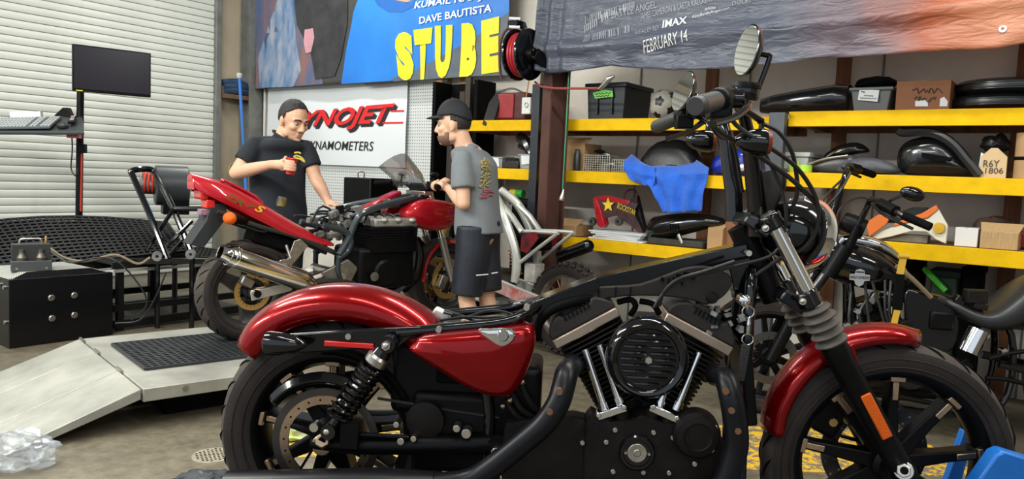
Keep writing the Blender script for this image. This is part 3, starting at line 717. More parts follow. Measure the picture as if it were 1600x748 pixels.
mb = MB(); c = P(690, 492, 0.05); mb.box(c, (0.05, 0.04, 0.03), Matrix.Rotation(0.4, 3, 'Y')); mb.ob('fuse_clip', mat('pale_clip', (0.6, 0.6, 0.58), 0.5), bike, bevel=0.006)
# inner mass between wheel and engine: oil bag, gearbox, starter
mb = MB(); a = P(640, 620, 0); b = P(850, 700, 0)
mb.box((P(690, 620, 0).x, 0.0, 0.50), (0.26, 0.16, 0.20)); mb.box((P(735, 690, 0).x, 0, 0.36), (0.30, 0.20, 0.22)); mb.box((P(800, 640, 0).x, 0.0, 0.45), (0.16, 0.20, 0.20))
mb.ob('gearbox', SB, bike, bevel=0.02, seg=3)
mb = MB(); c = P(665, 655, -0.11); mb.lathe([(0, -0.02), (0.03, -0.02), (0.05, -0.012), (0.052, 0.02)], c, (0, 1, 0), 24); mb.ob('starter_cover', EB, bike)
pieces('case_bolt', ZINC, bike, [(P(a, b, -0.14), r_) for a, b, r_ in ((729, 676, 8), (776, 706, 9), (714, 668, 6), (627, 688, 6), (647, 684, 5), (620, 662, 5))], lambda mb, q: mb.cyl(q[0] + V((0, 0.03, 0)), q[0] + V((0, -0.01, 0)), q[1] / 620, 10), bevel=0.001)
for k, (pa, pb, pc) in enumerate((((812, 598), (828, 628), (845, 648)), ((800, 612), (815, 640), (842, 655)), ((790, 625), (808, 650), (830, 660)))):
    mb = MB(); mb.tube([P(*pa, -0.11), P(*pb, -0.12), P(*pc, -0.10)], 0.008, 8, smooth=4); mb.ob('oil_hose', EB, bike)
pieces('hose_fitting', BRZ, bike, ((816, 597), (797, 625), (786, 634)), lambda mb, q: mb.sphere(P(*q, -0.12), 0.008))
mb = MB(); mb.tube([P(590, 622, -0.10), P(700, 640, -0.10), P(780, 652, -0.1)], 0.004, 6); mb.ob('brake_line', CAB, bike)
# --- engine
CR = P(1003, 706, 0); CR = V((CR.x, 0, CR.z))
FIN = mat('cylinder_fin', (0.010, 0.009, 0.008), 0.45, var=0.25, vs=20, spec=0.2)
RKM = mat('rocker_cover_grey', (0.030, 0.025, 0.023), 0.5, spec=0.25, var=0.2, vs=14, bump=0.2, bs=350)
BAND = mat('rocker_band', (0.42, 0.33, 0.26), 0.38, 0.9, var=0.15, vs=9)
for nm, hpx in (('rear_cylinder', (912, 513, 866, 540, 966, 487)), ('front_cylinder', (1090, 521, 1040, 495, 1143, 551))):
    # band centre line gives the head plane
    pa, pb = P(hpx[2], hpx[3], -0.095), P(hpx[4], hpx[5], -0.095)
    u = V((pb.x - pa.x, 0, pb.z - pa.z)); hw = u.length / 2; u.normalize(); ax = V((-u.z, 0, u.x))
    hc = V(((pa.x + pb.x) / 2, 0, (pa.z + pb.z) / 2))
    Mx = Matrix(((u.x, 0, ax.x, hc.x), (0, 1, 0, 0), (u.z, 0, ax.z, hc.z), (0, 0, 0, 1)))
    core = MB(); core.T = Mx
    core.cyl((0, 0, -0.26), (0, 0, -0.02), 0.06, 24)
    cy = core.ob(nm, FIN, bike)
    fin = MB(); fin.T = Mx; k = 0
    z = -0.024
    while z > -0.23:
        w = hw * (0.98 - 0.06 * k / 8) if k < 7 else hw * 0.86; dd = 0.092 - 0.0006 * k
        pts = []
        for sx, sy in ((1, 1), (-1, 1), (-1, -1), (1, -1)):
            for t in range(4):
                a = (t / 3) * PI / 2 + {(1, 1): 0, (-1, 1): PI / 2, (-1, -1): PI, (1, -1): 1.5 * PI}[(sx, sy)]
                pts.append((sx * (w - 0.03) + 0.03 * math.cos(a), sy * (dd - 0.03) + 0.03 * math.sin(a)))
        f2 = MB(); f2.T = Mx; f2.prism(pts, z - 0.0045, z, 'z'); f2.ob('fin', FIN, cy, bevel=0.0012, seg=1)
        z -= 0.0125; k += 1
    bn = MB(); bn.T = Mx; bn.box((0, 0, 0), (hw * 2, 0.19, 0.027)); bn.ob('rocker_band', BAND, cy, bevel=0.004)
    rk = MB(); rk.T = Mx; k = hw
    rk.prism([(-k, 0.0135), (k, 0.0135), (k * 0.98, 0.030), (k * 0.86, 0.042), (k * 0.66, 0.060), (k * 0.5, 0.064), (k * 0.44, 0.055), (-k * 0.44, 0.055), (-k * 0.5, 0.064), (-k * 0.66, 0.060), (-k * 0.9, 0.045), (-k, 0.030)], -0.088, 0.088)
    rc = rk.ob('rocker_cover', RKM, cy, bevel=0.006, seg=3)
    for j in range(7): gr = MB(); gr.T = Mx; gr.box((-0.035 + j * 0.0115, -0.0885, 0.052), (0.005, 0.006, 0.018)); gr.ob('cover_groove', SB, cy)
    rb = MB(); rb.T = Mx
    rb.prism([(-k * 0.42, 0.05), (k * 0.42, 0.05), (k * 0.36, 0.072), (-k * 0.36, 0.072)], -0.07, 0.07); rb.ob('rocker_box_top', RKM, cy, bevel=0.004)
# chrome pushrod tubes and lifter blocks
for a, b in (((914, 545), (946, 642)), ((937, 538), (970, 633)), ((1092, 550), (1056, 640)), ((1052, 560), (1030, 636))):
    mb = MB(); p0, p1 = P(*a, -0.112), P(*b, -0.128); mb.cyl(p0, p1, 0.0095, 14); mb.cyl(p0 + (p1 - p0) * 0.86, p1, 0.0125, 14); mb.ob('pushrod_tube', CHR, bike)
for c, ang in (((955, 640), -22), ((1036, 642), 22)):
    q = P(*c, -0.128); mb = MB(); rot = Matrix.Rotation(R(ang), 3, 'Y'); mb.box(q, (0.078, 0.05, 0.02), rot); 
    for sx in (-0.034, 0.034): mb.cyl(q + rot @ V((sx, -0.028, 0.004)), q + rot @ V((sx, 0.02, 0.004)), 0.008, 8)
    lb = mb.ob('lifter_block', CHR, bike, bevel=0.004)
    pieces('lifter_housing', EB, bike, (-0.022, 0.022), lambda mb, sx: mb.tube([q + rot @ V((sx, 0, -0.005)), q + rot @ V((sx * 0.9, 0.005, -0.055))], [0.019, 0.016], 14))
# crankcase, covers
mb = MB(); mb.box((CR.x - 0.02, 0, CR.z - 0.03), (0.42, 0.24, 0.20)); mb.ob('crankcase', EB, bike, bevel=0.02, seg=3)
def cover(name, px, y, depth, m, dome=0.6, kb=3):
    pts = spl([P(a, b, y) for a, b in px], kb); cen = sum(pts, V()) / len(pts); mb = MB()
    rr = [(1.0, depth), (1.0, 0.012), (0.985, 0.004), (0.955, 0.0), (0.6, -0.002)]
    mb.loft([[V((cen.x + (p.x - cen.x) * s_, y + dy, cen.z + (p.z - cen.z) * s_)) for p in pts] for s_, dy in rr])
    return mb.ob(name, m, bike, smooth=40)
cover('sprocket_cover', [(788, 668), (800, 660), (850, 655), (914, 655), (915, 700), (915, 790), (860, 800), (800, 790), (782, 740)], -0.135, 0.06, EB)
gc = cover('gearcase_cover', [(916, 656), (950, 657), (985, 655), (1010, 648), (1040, 660), (1075, 655), (1110, 665), (1132, 690), (1130, 720), (1105, 760), (1050, 790), (980, 800), (916, 790)], -0.145, 0.07, EB)
c = P(995, 706, -0.15)
mb = MB(); mb.lathe([(0.047, 0.02), (0.046, -0.006), (0.042, -0.010), (0.036, -0.010), (0.034, -0.006), (0, -0.006)], c, (0, 1, 0), 36); tc_ = mb.ob('timing_cover', GB, bike)
mb = MB(); mb.lathe([(0.0245, -0.005), (0.0245, -0.0085), (0.023, -0.0095), (0.010, -0.009), (0.008, -0.0105), (0, -0.0105)], c, (0, 1, 0), 32); mb.ob('timing_plate', ALU, tc_)
bolts('plate_rivet', ALU, tc_, [c + V((dx, -0.008, 0)) for dx in (-0.029, 0.030)], 0.0038, 0.004, 0.002)
c = P(1088, 678, -0.15); mb = MB(); mb.lathe([(0.062, 0.03), (0.060, -0.012), (0.052, -0.022), (0.036, -0.026), (0.033, -0.022), (0, -0.022)], c, (0, 1, 0), 36); mb.ob('nose_cover', EB, bike)
bolts('cover_bolt', ALU, bike, [P(*q, -0.146 if q[0] < 1075 else -0.165) for q in ((910, 691), (947, 690), (961, 671), (1021, 675), (1051, 683), (1082, 661), (1117, 667), (1112, 702), (1085, 724), (1045, 738), (1005, 737), (958, 736), (800, 706))], 0.0072, 0.006, bevel=0.0015)
# round air cleaner with louvres
c = P(1012, 560, -0.17); ax = V((0.03, -1, 0.02)).normalized()
mb = MB(); mb.lathe([(0.085, -0.06), (0.100, -0.05), (0.104, -0.03), (0.1035, -0.005), (0.099, 0.010), (0.090, 0.018), (0.080, 0.016), (0.076, 0.010), (0, 0.010)], c, ax, 48); ac = mb.ob('air_cleaner', GB, bike, smooth=50)
lv = MB(); up = V((0, 0, 1)); sd = V((1, 0, 0))
for j in range(-4, 5):
    z = j * 0.0155; hwid = math.sqrt(max(0, 0.070 ** 2 - z * z))
    segs = [(-hwid, -0.014), (0.014, hwid)] if j in (0,) else [(-hwid, hwid)] if abs(j) > 2 else [(-hwid, -0.004), (0.004, hwid)]
    for a, b in segs:
        if b - a > 0.01: 
            l1 = MB(); l1.tube([c + V((a, -0.011, z)), c + V((a + 0.006, -0.0135, z)), c + V((b - 0.006, -0.0135, z)), c + V((b, -0.011, z))], [0.002, 0.0042, 0.0042, 0.002], 8); l1.ob('louvre', GB, ac)
mb = MB(); mb.cyl(c + V((0, -0.008, 0)), c + V((0, -0.022, 0)), 0.009, 6); mb.ob('centre_bolt', ZINC, ac)
# --- exhaust
front = [P(1118, 585, -0.12), P(1134, 592, -0.17), P(1142, 620, -0.20), P(1148, 655, -0.205), P(1151, 692, -0.205), P(1143, 725, -0.205), P(1128, 760, -0.205), P(1095, 790, -0.2), P(1000, 815, -0.2), P(800, 812, -0.2), P(640, 795, -0.2), P(560, 790, -0.2)]
mb = MB(); mb.tube(front, 0.0295, 20, smooth=5); fp = mb.ob('front_exhaust_pipe', PIPE, bike)
rear = [P(896, 570, -0.11), P(886, 582, -0.17), P(880, 605, -0.20), P(872, 630, -0.215), P(850, 662, -0.22), P(812, 695, -0.22), P(768, 730, -0.22), P(735, 749, -0.22), P(690, 756, -0.22), P(610, 757, -0.22)]
mb = MB(); mb.tube(rear, 0.0295, 20, smooth=5); rp = mb.ob('rear_exhaust_pipe', PIPE, bike)
bolts('shield_hole', COPP, fp, [P(*q, -0.2325) for q in ((1134, 611), (1143, 641), (1153, 673))], 0.008, 0.003, 0.01, 14)
bolts('shield_hole', COPP, rp, [P(*q, -0.245) for q in ((874, 612), (859, 643))], 0.008, 0.003, 0.02, 14)
for pp, nm in (([P(352, 767, -0.22), P(356, 767, -0.22), P(605, 762, -0.22), P(618, 761, -0.22), P(680, 757, -0.22)], 0), ([P(370, 800, -0.2), P(374, 800, -0.2), P(560, 800, -0.2), P(600, 800, -0.2)], 1)):
    mb = MB(); rs = [0.045, 0.051, 0.051, 0.047, 0.034] if nm == 0 else [0.04, 0.046, 0.046, 0.03]
    mb.tube(pp, rs, 28); mb.ob('muffler', PIPE, bike)
# --- electronics panel under the missing tank, hoses, ignition
out = [(905, 474), (912, 452), (960, 447), (1000, 444), (1040, 430), (1070, 419), (1100, 416), (1128, 422), (1145, 436), (1138, 455), (1124, 468), (1104, 476), (1085, 470), (1050, 464), (1000, 462), (950, 466), (925, 478)]
pts = spl([P(x, y, -0.075) for x, y in out], 2)
mb = MB(); mb.plate(pts, (0, 0.05, 0)); pn = mb.ob('tank_bracket_panel', mat('panel_brown_black', (0.024, 0.019, 0.017), 0.5, var=0.2, spec=0.25), bike, bevel=0.004)
mb = MB(); c = P(1113, 465, -0.078); mb.lathe([(0, -0.010), (0.012, -0.009), (0.016, 0.0), (0.016, 0.01)], c, (0, 1, 0), 18); mb.ob('rubber_mount', EB, pn)
random.seed(5); mb = MB()
for q in ((935, 459, 0.002, 0.03), (962, 456, 0.002, 0.03), (985, 456, 0.002, 0.028), (1045, 440, 0.004, 0.02), (1052, 438, 0.004, 0.02), (1060, 430, 0.012, 0.008), (1072, 428, 0.014, 0.01), (1082, 434, 0.012, 0.006), (1066, 440, 0.004, 0.018), (1035, 436, 0.008, 0.01)):
    mb = MB(); mb.box(P(q[0], q[1], -0.077), (q[2], 0.006, q[3])); mb.ob('panel_slot', MB_, pn)
mb = MB(); mb.tube([P(838, 530, -0.06), P(842, 505, -0.07), P(862, 484, -0.08), P(895, 472, -0.08), P(925, 466, -0.07)], 0.013, 12, smooth=5); mb.ob('vacuum_hose', MB_, bike)
mb = MB(); mb.tube([P(965, 472, -0.05), P(985, 468, -0.06), P(993, 478, -0.06), P(985, 492, -0.05)], 0.008, 10, smooth=5); mb.tube([P(1000, 470, -0.05), P(1020, 475, -0.06), P(1030, 490, -0.05)], 0.008, 10, smooth=5); mb.ob('breather_hose', MB_, bike)
mb = MB(); a, b = P(985, 490, 0), P(1040, 560, 0); mb.box(((a.x + b.x) / 2, -0.02, (a.z + b.z) / 2), (0.08, 0.16, 0.12)); mb.ob('throttle_body', EB, bike, bevel=0.015, seg=3)
random.seed(11); mb = MB()
for k in range(22):
    q = P(random.uniform(1105, 1160), random.uniform(480, 520), -0.06 + random.uniform(-0.03, 0.02)); mb.box(q, (random.uniform(0.008, 0.02), 0.02, random.uniform(0.006, 0.018)), Matrix.Rotation(random.uniform(-0.6, 0.6), 3, 'Y'))
mb.ob('wire_connectors', mat('mixed_connector', (0.35, 0.36, 0.34), 0.5, col2=(0.02, 0.02, 0.02), vs=40), bike)
mb = MB(); mb.tube([P(1100, 485, -0.04), P(1140, 500, -0.05), P(1165, 540, -0.05), P(1160, 600, -0.05)], 0.014, 10, smooth=4); mb.ob('wiring_loom', MB_, bike)
# radiator-side mass below the neck: voltage regulator and horn
mb = MB(); mb.box(P(1160, 590, -0.02), (0.03, 0.15, 0.22), Matrix.Rotation(R(-8), 3, 'Y')); mb.ob('regulator', SB, bike, bevel=0.006)
mb = MB(); c = P(1165, 470, -0.09); mb.lathe([(0.016, 0.04), (0.016, 0), (0.012, -0.004), (0.008, -0.006), (0, -0.006)], c, (0, 1, 0), 20); ig = mb.ob('ignition_switch', CHR, bike)
# key ring hangs from the ignition: its own thing
kr = thing('key_ring', 'chrome key ring and chain hanging from the ignition of the red cruiser', 'keys')
def PW(x, y, l):
    q = P(x, y, l); return BF.o + BF.fx * q.x + BF.fy * q.y + V((0, 0, q.z))
for nm, pc, rr_ in (('key_ring_loop', (1169, 487), 0.015), ('lower_loop', (1168, 530), 0.014)):
    c = PW(*pc, -0.115); mb = MB(); mb.tube([c + (BF.fx * math.cos(t) + V((0, 0, 1)) * math.sin(t)) * rr_ for t in [2 * PI * k / 20 for k in range(20)]], 0.0017, 6, closed=True); mb.ob(nm, CHR, kr)
mb = MB(); a, b = PW(1170, 496, -0.115), PW(1168, 522, -0.115)
mb.tube([a, a + (b - a) * 0.3, a + (b - a) * 0.7, b], [0.003, 0.006, 0.006, 0.003], 8); mb.ob('snap_hook', CHR, kr)
mb = MB(); a, b = PW(1165, 474, -0.10), PW(1168, 482, -0.115); mb.tube([a, b], 0.004, 8); mb.ob('key', ZINC, kr)
mb = MB(); a, b = PW(1166, 538, -0.115), PW(1156, 595, -0.112); mb.bar(a, b, 0.006, 0.022, BF.fx); mb.ob('fob_strap', mat('black_strap', (0.02, 0.02, 0.02), 0.6, bump=0.6, bs=300), kr, bevel=0.002)
# --- blue wheel chock and low lift under the bike
LIFT = mat('lift_black', (0.02, 0.02, 0.022), 0.55, var=0.2, vs=8, bump=0.2, bs=90)
BLUE = mat('blue_chock_paint', (0.01, 0.16, 0.58), 0.35, var=0.1, vs=6)
lf = thing('motorcycle_lift', 'low black platform lift under the red cruiser', 'lift', BF.o + BF.fx * 0.75 - V((0, 0, 0.21)), BF.yaw)
mb = MB(); mb.box((0, 0, 0.185), (2.5, 0.62, 0.048)); mb.ob('deck', LIFT, lf, bevel=0.004)
mb = MB()
for s in (-1, 1): mb.box((0, s * 0.25, 0.03), (2.3, 0.06, 0.06)); mb.bar((-0.7, s * 0.2, 0.06), (0.5, s * 0.2, 0.16), 0.03, 0.04); mb.bar((0.7, s * 0.16, 0.06), (-0.5, s * 0.16, 0.16), 0.03, 0.04)
mb.ob('scissor_frame', SB, lf)
ch = thing('wheel_chock', 'blue steel wheel chock holding the front tyre of the red cruiser', 'wheel chock', BF.o, BF.yaw)
mb = MB()
for s, pts in ((1, [(1484, 748), (1507, 672), (1522, 684), (1504, 748)]), ):
    a = [P(x, y, 0.13) for x, y in pts]; a[0] = V((a[0].x - 0.06, 0.13, 0.0)); a[3] = V((a[3].x - 0.04, 0.13, 0.0))
    mb.plate(a, (0, 0.03, 0))
mb.ob('far_arm', BLUE, ch, bevel=0.004)
a = [P(x, y, -0.10) for x, y in ((1506, 748), (1540, 700), (1552, 694), (1640, 722))] ; a += [V((a[3].x, -0.10, 0.0)), V((a[0].x - 0.03, -0.10, 0.0))]
mb = MB(); mb.plate(a, (0, -0.05, 0)); mb.ob('near_arm', BLUE, ch, bevel=0.006)
mb = MB(); mb.box((1.80, 0.0, 0.012), (0.5, 0.4, 0.024)); mb.ob('base_plate', BLUE, ch, bevel=0.004)
# ================================================================== dyno: platform, ramp, brake box, stand
DYA = R(41); DF = Frame((-1.69, 3.51, 0), DYA); DKZ = 0.20
GALV = mat('worn_grey_steel', (0.36, 0.35, 0.31), 0.45, 0.35, var=0.22, vs=4, bump=0.06, bs=40)
BOXB = mat('box_black', (0.005, 0.005, 0.006), 0.25, spec=0.3)
dy = thing('dyno_platform', 'grey steel dyno platform with a sloping ramp under the red sport bike', 'platform', DF.o, DYA)
mb = MB()
mb.box((0.7, 0.63, DKZ - 0.032), (1.4, 1.26, 0.064)); mb.ob('deck', GALV, dy, bevel=0.004)
mb = MB(); mb.box((2.1, 0.76, DKZ - 0.032), (1.38, 0.5, 0.064)); mb.ob('front_runner', GALV, dy, bevel=0.004)
mb = MB(); mb.box((0.75, 0.63, 0.065), (1.2, 0.9, 0.12)); mb.box((2.1, 0.76, 0.065), (1.3, 0.4, 0.12)); mb.ob('understructure', MB_, dy)
ye = [0, 0.40, 0.86, 1.26]
for k in range(3):
    y0, y1 = ye[k] + 0.004, ye[k + 1] - 0.004
    mb = MB(); mb.prism([(-0.01, DKZ), (-0.01, DKZ - 0.05), (-0.47, -0.0), (-0.53, 0.0), (-0.53, 0.012)], y0, y1); mb.ob('ramp_panel', GALV, dy, bevel=0.003)
for y in ye[1:3] + [1.2]:
    mb = MB(); mb.tube([(-0.006, y - 0.05, DKZ + 0.004), (-0.006, y + 0.05, DKZ + 0.004)], 0.009, 8); mb.ob('hinge', ALU, dy)
c = DF.p(290, 606, 0); mb = MB(); mb.cyl(c + V((0, 0.005, 0)), c + V((0, -0.006, 0)), 0.014, 14); mb.lathe([(0.008, -0.0065), (0.008, -0.008), (0, -0.008)], c, n=12); mb.ob('latch', STEEL, dy)
for x in (0.55, 1.2):
    mb = MB(); c = V((x, 0.05, 0.07)); mb.cyl(c, c + V((0, 0.05, 0)), 0.035, 16); mb.ob('roller', ALU, dy)
# black grating mat on the deck
mt = [DF.loc(at_z(x, y, DKZ + 0.01)) for x, y in ((154, 545), (197, 579), (400, 558), (345, 526))]
mx0 = 0.10; my0, my1 = 0.33, 0.98
gm = thing('deck_grating', 'black perforated rubber grating lying on the grey dyno deck', 'mat', DF.o + V((0, 0, DKZ)), DYA)
MATR = mat('black_grating', (0.022, 0.024, 0.027), 0.5, var=0.2)
mb = MB(); mb.box((mx0 + 0.6, (my0 + my1) / 2, 0.003), (1.2, my1 - my0, 0.006)); mb.ob('backing', mat('grating_under', (0.055, 0.06, 0.07), 0.5), gm)
nb = 0
for k in range(33):
    x = mx0 + 1.2 * k / 32; mb = MB(); mb.box((x, (my0 + my1) / 2, 0.009), (0.013, my1 - my0, 0.012)); mb.ob('bar', MATR, gm)
for k in range(17):
    y = my0 + (my1 - my0) * k / 16; mb = MB(); mb.box((mx0 + 0.6, y, 0.010), (1.2, 0.013, 0.013)); mb.ob('bar', MATR, gm)
# black brake box
BX = Frame((-3.25, 4.93, 0), R(53)); bh = 0.455; bw = 0.665
bb = thing('brake_box', 'glossy black steel dyno brake box with round silver bolts on its front', 'machine', BX.o, BX.yaw)
mb = MB(); mb.box((bw / 2, 0.30, bh / 2), (bw, 0.60, bh)); mb.ob('housing', BOXB, bb, bevel=0.004)
bolts('bolt', ALU, bb, [BX.p(x, y, -0.002) for x, y in ((80, 465), (116, 461), (81, 497), (116, 492))], 0.022, 0.012, 0.005, 18, bevel=0.004)
bolts('side_bolt', ALU, bb, [(-0.002, 0.06, 0.40), (-0.002, 0.14, 0.41), (-0.002, 0.05, 0.17)], 0.014, 0.01, 0.005, 12, axis=(-1, 0, 0))
def treadm():
    m = mat('tread_plate', (0.52, 0.52, 0.48), 0.4, 0.1); nt = m.node_tree; b = nt.nodes['Principled BSDF']; L = nt.links.new
    tc = nt.nodes.new('ShaderNodeTexCoord'); w = nt.nodes.new('ShaderNodeTexWave'); w.inputs['Scale'].default_value = 28; w.inputs['Distortion'].default_value = 0.6
    L(tc.outputs['Object'], w.inputs[0]); cr = nt.nodes.new('ShaderNodeValToRGB'); cr.color_ramp.elements[0].color = (0.20, 0.20, 0.18, 1); cr.color_ramp.elements[1].color = (0.62, 0.62, 0.57, 1); cr.color_ramp.elements[0].position = 0.35; cr.color_ramp.elements[1].position = 0.6
    L(w.outputs[0], cr.inputs[0]); L(cr.outputs[0], b.inputs['Base Color'])
    bp = nt.nodes.new('ShaderNodeBump'); bp.inputs['Strength'].default_value = 0.5; bp.inputs['Distance'].default_value = 0.01; L(w.outputs[0], bp.inputs['Height']); L(bp.outputs[0], b.inputs['Normal'])
    return m
TREAD = treadm()
mb = MB(); mb.plate([(0.03, 0.02, bh), (0.13, 0.055, bh + 0.035), (bw - 0.13, 0.055, bh + 0.035), (bw - 0.03, 0.02, bh), (bw - 0.02, 0.03, bh), (0.02, 0.03, bh)], (0, 0.004, 0.001)); mb.ob('front_flap', BOXB, bb)
mb = MB(); mb.loft([[V((0.01, 0.04, bh)), V((bw - 0.01, 0.04, bh)), V((bw - 0.01, 0.58, bh)), V((0.01, 0.58, bh))], [V((0.10, 0.07, bh + 0.034)), V((bw - 0.12, 0.07, bh + 0.034)), V((bw - 0.12, 0.5, bh + 0.034)), V((0.1, 0.5, bh + 0.034))]]); mb.ob('tread_lid', TREAD, bb)
# controller on the lid
ct = thing('control_unit', 'small black control unit with a handle standing on the tread lid', 'control unit', BX.o + BX.fx * 0.06 + BX.fy * 0.12 + V((0, 0, bh + 0.034)), R(35))
mb = MB(); mb.box((0.115, 0.05, 0.035), (0.235, 0.10, 0.07)); mb.ob('base_block', mat('grey_block', (0.05, 0.055, 0.055), 0.45), ct, bevel=0.004)
mb = MB(); mb.box((0.115, 0.09, 0.125), (0.225, 0.10, 0.11)); mb.ob('case', mat('case_black', (0.02, 0.02, 0.021), 0.5), ct, bevel=0.004)
mb = MB(); mb.tube([(0.05, 0.09, 0.18), (0.055, 0.09, 0.205), (0.07, 0.09, 0.212), (0.16, 0.09, 0.212), (0.175, 0.09, 0.205), (0.18, 0.09, 0.18)], 0.007, 8, smooth=2); mb.ob('handle', ALU, ct)
for x in (0.06, 0.17):
    mb = MB(); mb.lathe([(0, 0.0), (0.032, 0.0), (0.034, 0.02), (0.022, 0.04), (0.018, 0.06), (0.02, 0.075), (0, 0.078)], (x, 0.035, 0.07), (0, 0, 1), 16); mb.ob('regulator_knob', mat('dark_brass', (0.12, 0.11, 0.09), 0.4, 0.7), ct)
mb = MB(); mb.lathe([(0, 0.0), (0.009, 0.0), (0.009, 0.03), (0.005, 0.05), (0, 0.05)], (0.205, 0.1, 0.18), (0, 0, 1), 10); mb.ob('fitting', GOLD, ct)
bolts('screw', ALU, ct, [(0.03, 0, 0.02), (0.2, 0, 0.02)], 0.008, 0.004, 0.004)
# raised black grid table behind the box
MESHB = mat('mesh_black', (0.008, 0.008, 0.009), 0.45, spec=0.25)
tb = thing('steel_work_stand', 'low black steel stand with a mesh top behind the brake box', 'stand', BX.o, BX.yaw)
th_ = 0.50; x0, x1, y0, y1 = 0.72, 1.85, 0.10, 0.85
for k in range(30):
    x = x0 + (x1 - x0) * k / 29; mb = MB(); mb.box((x, (y0 + y1) / 2, th_), (0.012, y1 - y0, 0.016)); mb.ob('mesh_bar', MESHB, tb)
for k in range(14):
    y = y0 + (y1 - y0) * k / 13; mb = MB(); mb.box(((x0 + x1) / 2, y, th_), (x1 - x0, 0.012, 0.016)); mb.ob('mesh_bar', MESHB, tb)
mb = MB(); mb.box(((x0 + x1) / 2, y0 - 0.01, th_ - 0.01), (x1 - x0 + 0.04, 0.02, 0.05)); mb.ob('front_rail', MESHB, tb)
mb = MB(); mb.box(((x0 + x1) / 2, y0 - 0.02, th_ - 0.05), (x1 - x0 + 0.02, 0.012, 0.022)); mb.ob('silver_rail', GALV, tb)
for x in (x0 + 0.05, (x0 + x1) / 2 + 0.1, x1 - 0.03):
    for y in (y0 + 0.02, y1 - 0.02):
        mb = MB(); mb.box((x, y, th_ / 2 - 0.01), (0.045, 0.045, th_ - 0.02)); mb.ob('leg', MESHB, tb)
for y in (y0 + 0.02, y1 - 0.02):
    mb = MB(); mb.box(((x0 + x1) / 2, y, 0.17), (x1 - x0, 0.04, 0.05)); mb.ob('lower_rail', MESHB, tb)
    mb = MB(); mb.box(((x0 + x1) / 2, y, 0.05), (x1 - x0, 0.05, 0.06)); mb.ob('foot_rail', MESHB, tb)
mb = MB(); mb.box(((x0 + x1) / 2, y0 + 0.35, 0.03), (x1 - x0, 0.5, 0.05)); mb.ob('bottom_tray', mat('dirty_tray', (0.06, 0.05, 0.04), 0.7, var=0.4, vs=6), tb)
# sloped slatted ramp frame behind
rp_ = thing('mesh_ramp', 'large black expanded-metal ramp lying slanted in front of the roll-up door', 'ramp')
c0, c1, c2, c3 = at_y(-150, 368, 6.2), at_y(-90, 430, 5.35), at_y(292, 392, 6.1), at_y(262, 349, 6.9)
ctop = at_y(128, 332, 7.0)
def bil(u, v):   # u along, v from far to near
    far = c0 * (1 - u) + c3 * u; far = far + V((0, 0, 0.10 * math.sin(PI * min(1, max(0, u))))); near = c1 * (1 - u) + c2 * u
    return far * (1 - v) + near * v
for k in range(38):
    mb = MB(); u = k / 37; mb.bar(bil(u, 0), bil(u, 1), 0.014, 0.022); mb.ob('rib', MESHB, rp_)
for k in range(15):
    v = k / 14; 
    mb = MB(); mb.tube([bil(j / 8, v) + V((0, 0, 0.006)) for j in range(9)], 0.011, 4); mb.ob('cross_rib', MESHB, rp_)
mb = MB(); mb.loft([[bil(j / 8, 0) - V((0, 0, 0.03)), bil(j / 8, 1) - V((0, 0, 0.03)), bil(j / 8, 1) - V((0, 0, 0.07)), bil(j / 8, 0) - V((0, 0, 0.07))] for j in range(9)]); mb.ob('tray', MB_, rp_)
for u in (0.05, 0.5, 0.95):
    for v in (0.05, 0.95):
        p = bil(u, v) - V((0, 0, 0.06)); mb = MB(); mb.tube([p, V((p.x, p.y, 0))], 0.02, 6); mb.ob('support_leg', MESHB, rp_)
# monitor stand
PX_ = at_y(121, 250, 6.95); ms_ = thing('monitor_stand', 'tall black pole stand with keyboard tray in front of the roll-up door', 'stand', (PX_.x, PX_.y, 0))
def lo(w): return w - V((PX_.x, PX_.y, 0))
ptop = lo(at_y(126, 120, 6.95)); mb = MB(); mb.tube([(0, 0, 0), ptop], 0.030, 14); mb.ob('pole', SB, ms_)
mb = MB(); mb.bar((-0.35, 0, 0.02), (0.35, 0, 0.02), 0.06, 0.04); mb.bar((0, -0.35, 0.02), (0, 0.3, 0.02), 0.06, 0.04); mb.ob('base', SB, ms_)
mb = MB(); a = lo(at_y(128, 225, 6.93)); b = lo(at_y(126, 330, 6.93)); mb.tube([a, b], 0.008, 6); mb.ob('red_cable', mat('red_wire', (0.55, 0.03, 0.015), 0.5), ms_)
mb = MB(); mb.tube([lo(at_y(x, y, 6.85)) for x, y in ((112, 205), (113, 235), (111, 262), (118, 275), (122, 262))], 0.006, 6, smooth=4); mb.ob('black_cable', CAB, ms_)
mb = MB(); mb.box(lo(at_y(130, 232, 6.92)), (0.05, 0.05, 0.08)); mb.ob('pole_clamp', SB, ms_, bevel=0.006)
# tray: tilted plate from four corners
ta, tb_, tc2, td = at_y(-60, 184, 6.75), at_y(128, 181, 6.95), at_y(131, 206, 6.60), at_y(-60, 205, 6.40)
n = (tb_ - ta).cross(td - ta).normalized(); n = n if n.z > 0 else -n
mb = MB(); mb.plate([lo(p) for p in (ta, tb_, tc2, td)], -n * 0.03); tr = mb.ob('keyboard_tray', mat('tray_grey', (0.045, 0.05, 0.052), 0.45), ms_, bevel=0.006)
mb = MB(); mb.plate([lo(p) for p in (at_y(84, 181, 6.9), at_y(98, 168, 6.95), at_y(106, 168, 6.95), at_y(112, 182, 6.9))], (0, 0.05, 0)); mb.ob('tray_bracket', SB, ms_)
mb = MB(); mb.box(lo(at_y(116, 213, 6.7)), (0.10, 0.06, 0.03)); mb.ob('red_clamp', REDR, ms_)
xd = (tb_ - ta).normalized(); yd = n.cross(xd).normalized()
def on_tray(px, py):
    r = ray(px, py); t = (ta - CO).dot(n) / r.dot(n); return CO + r * t
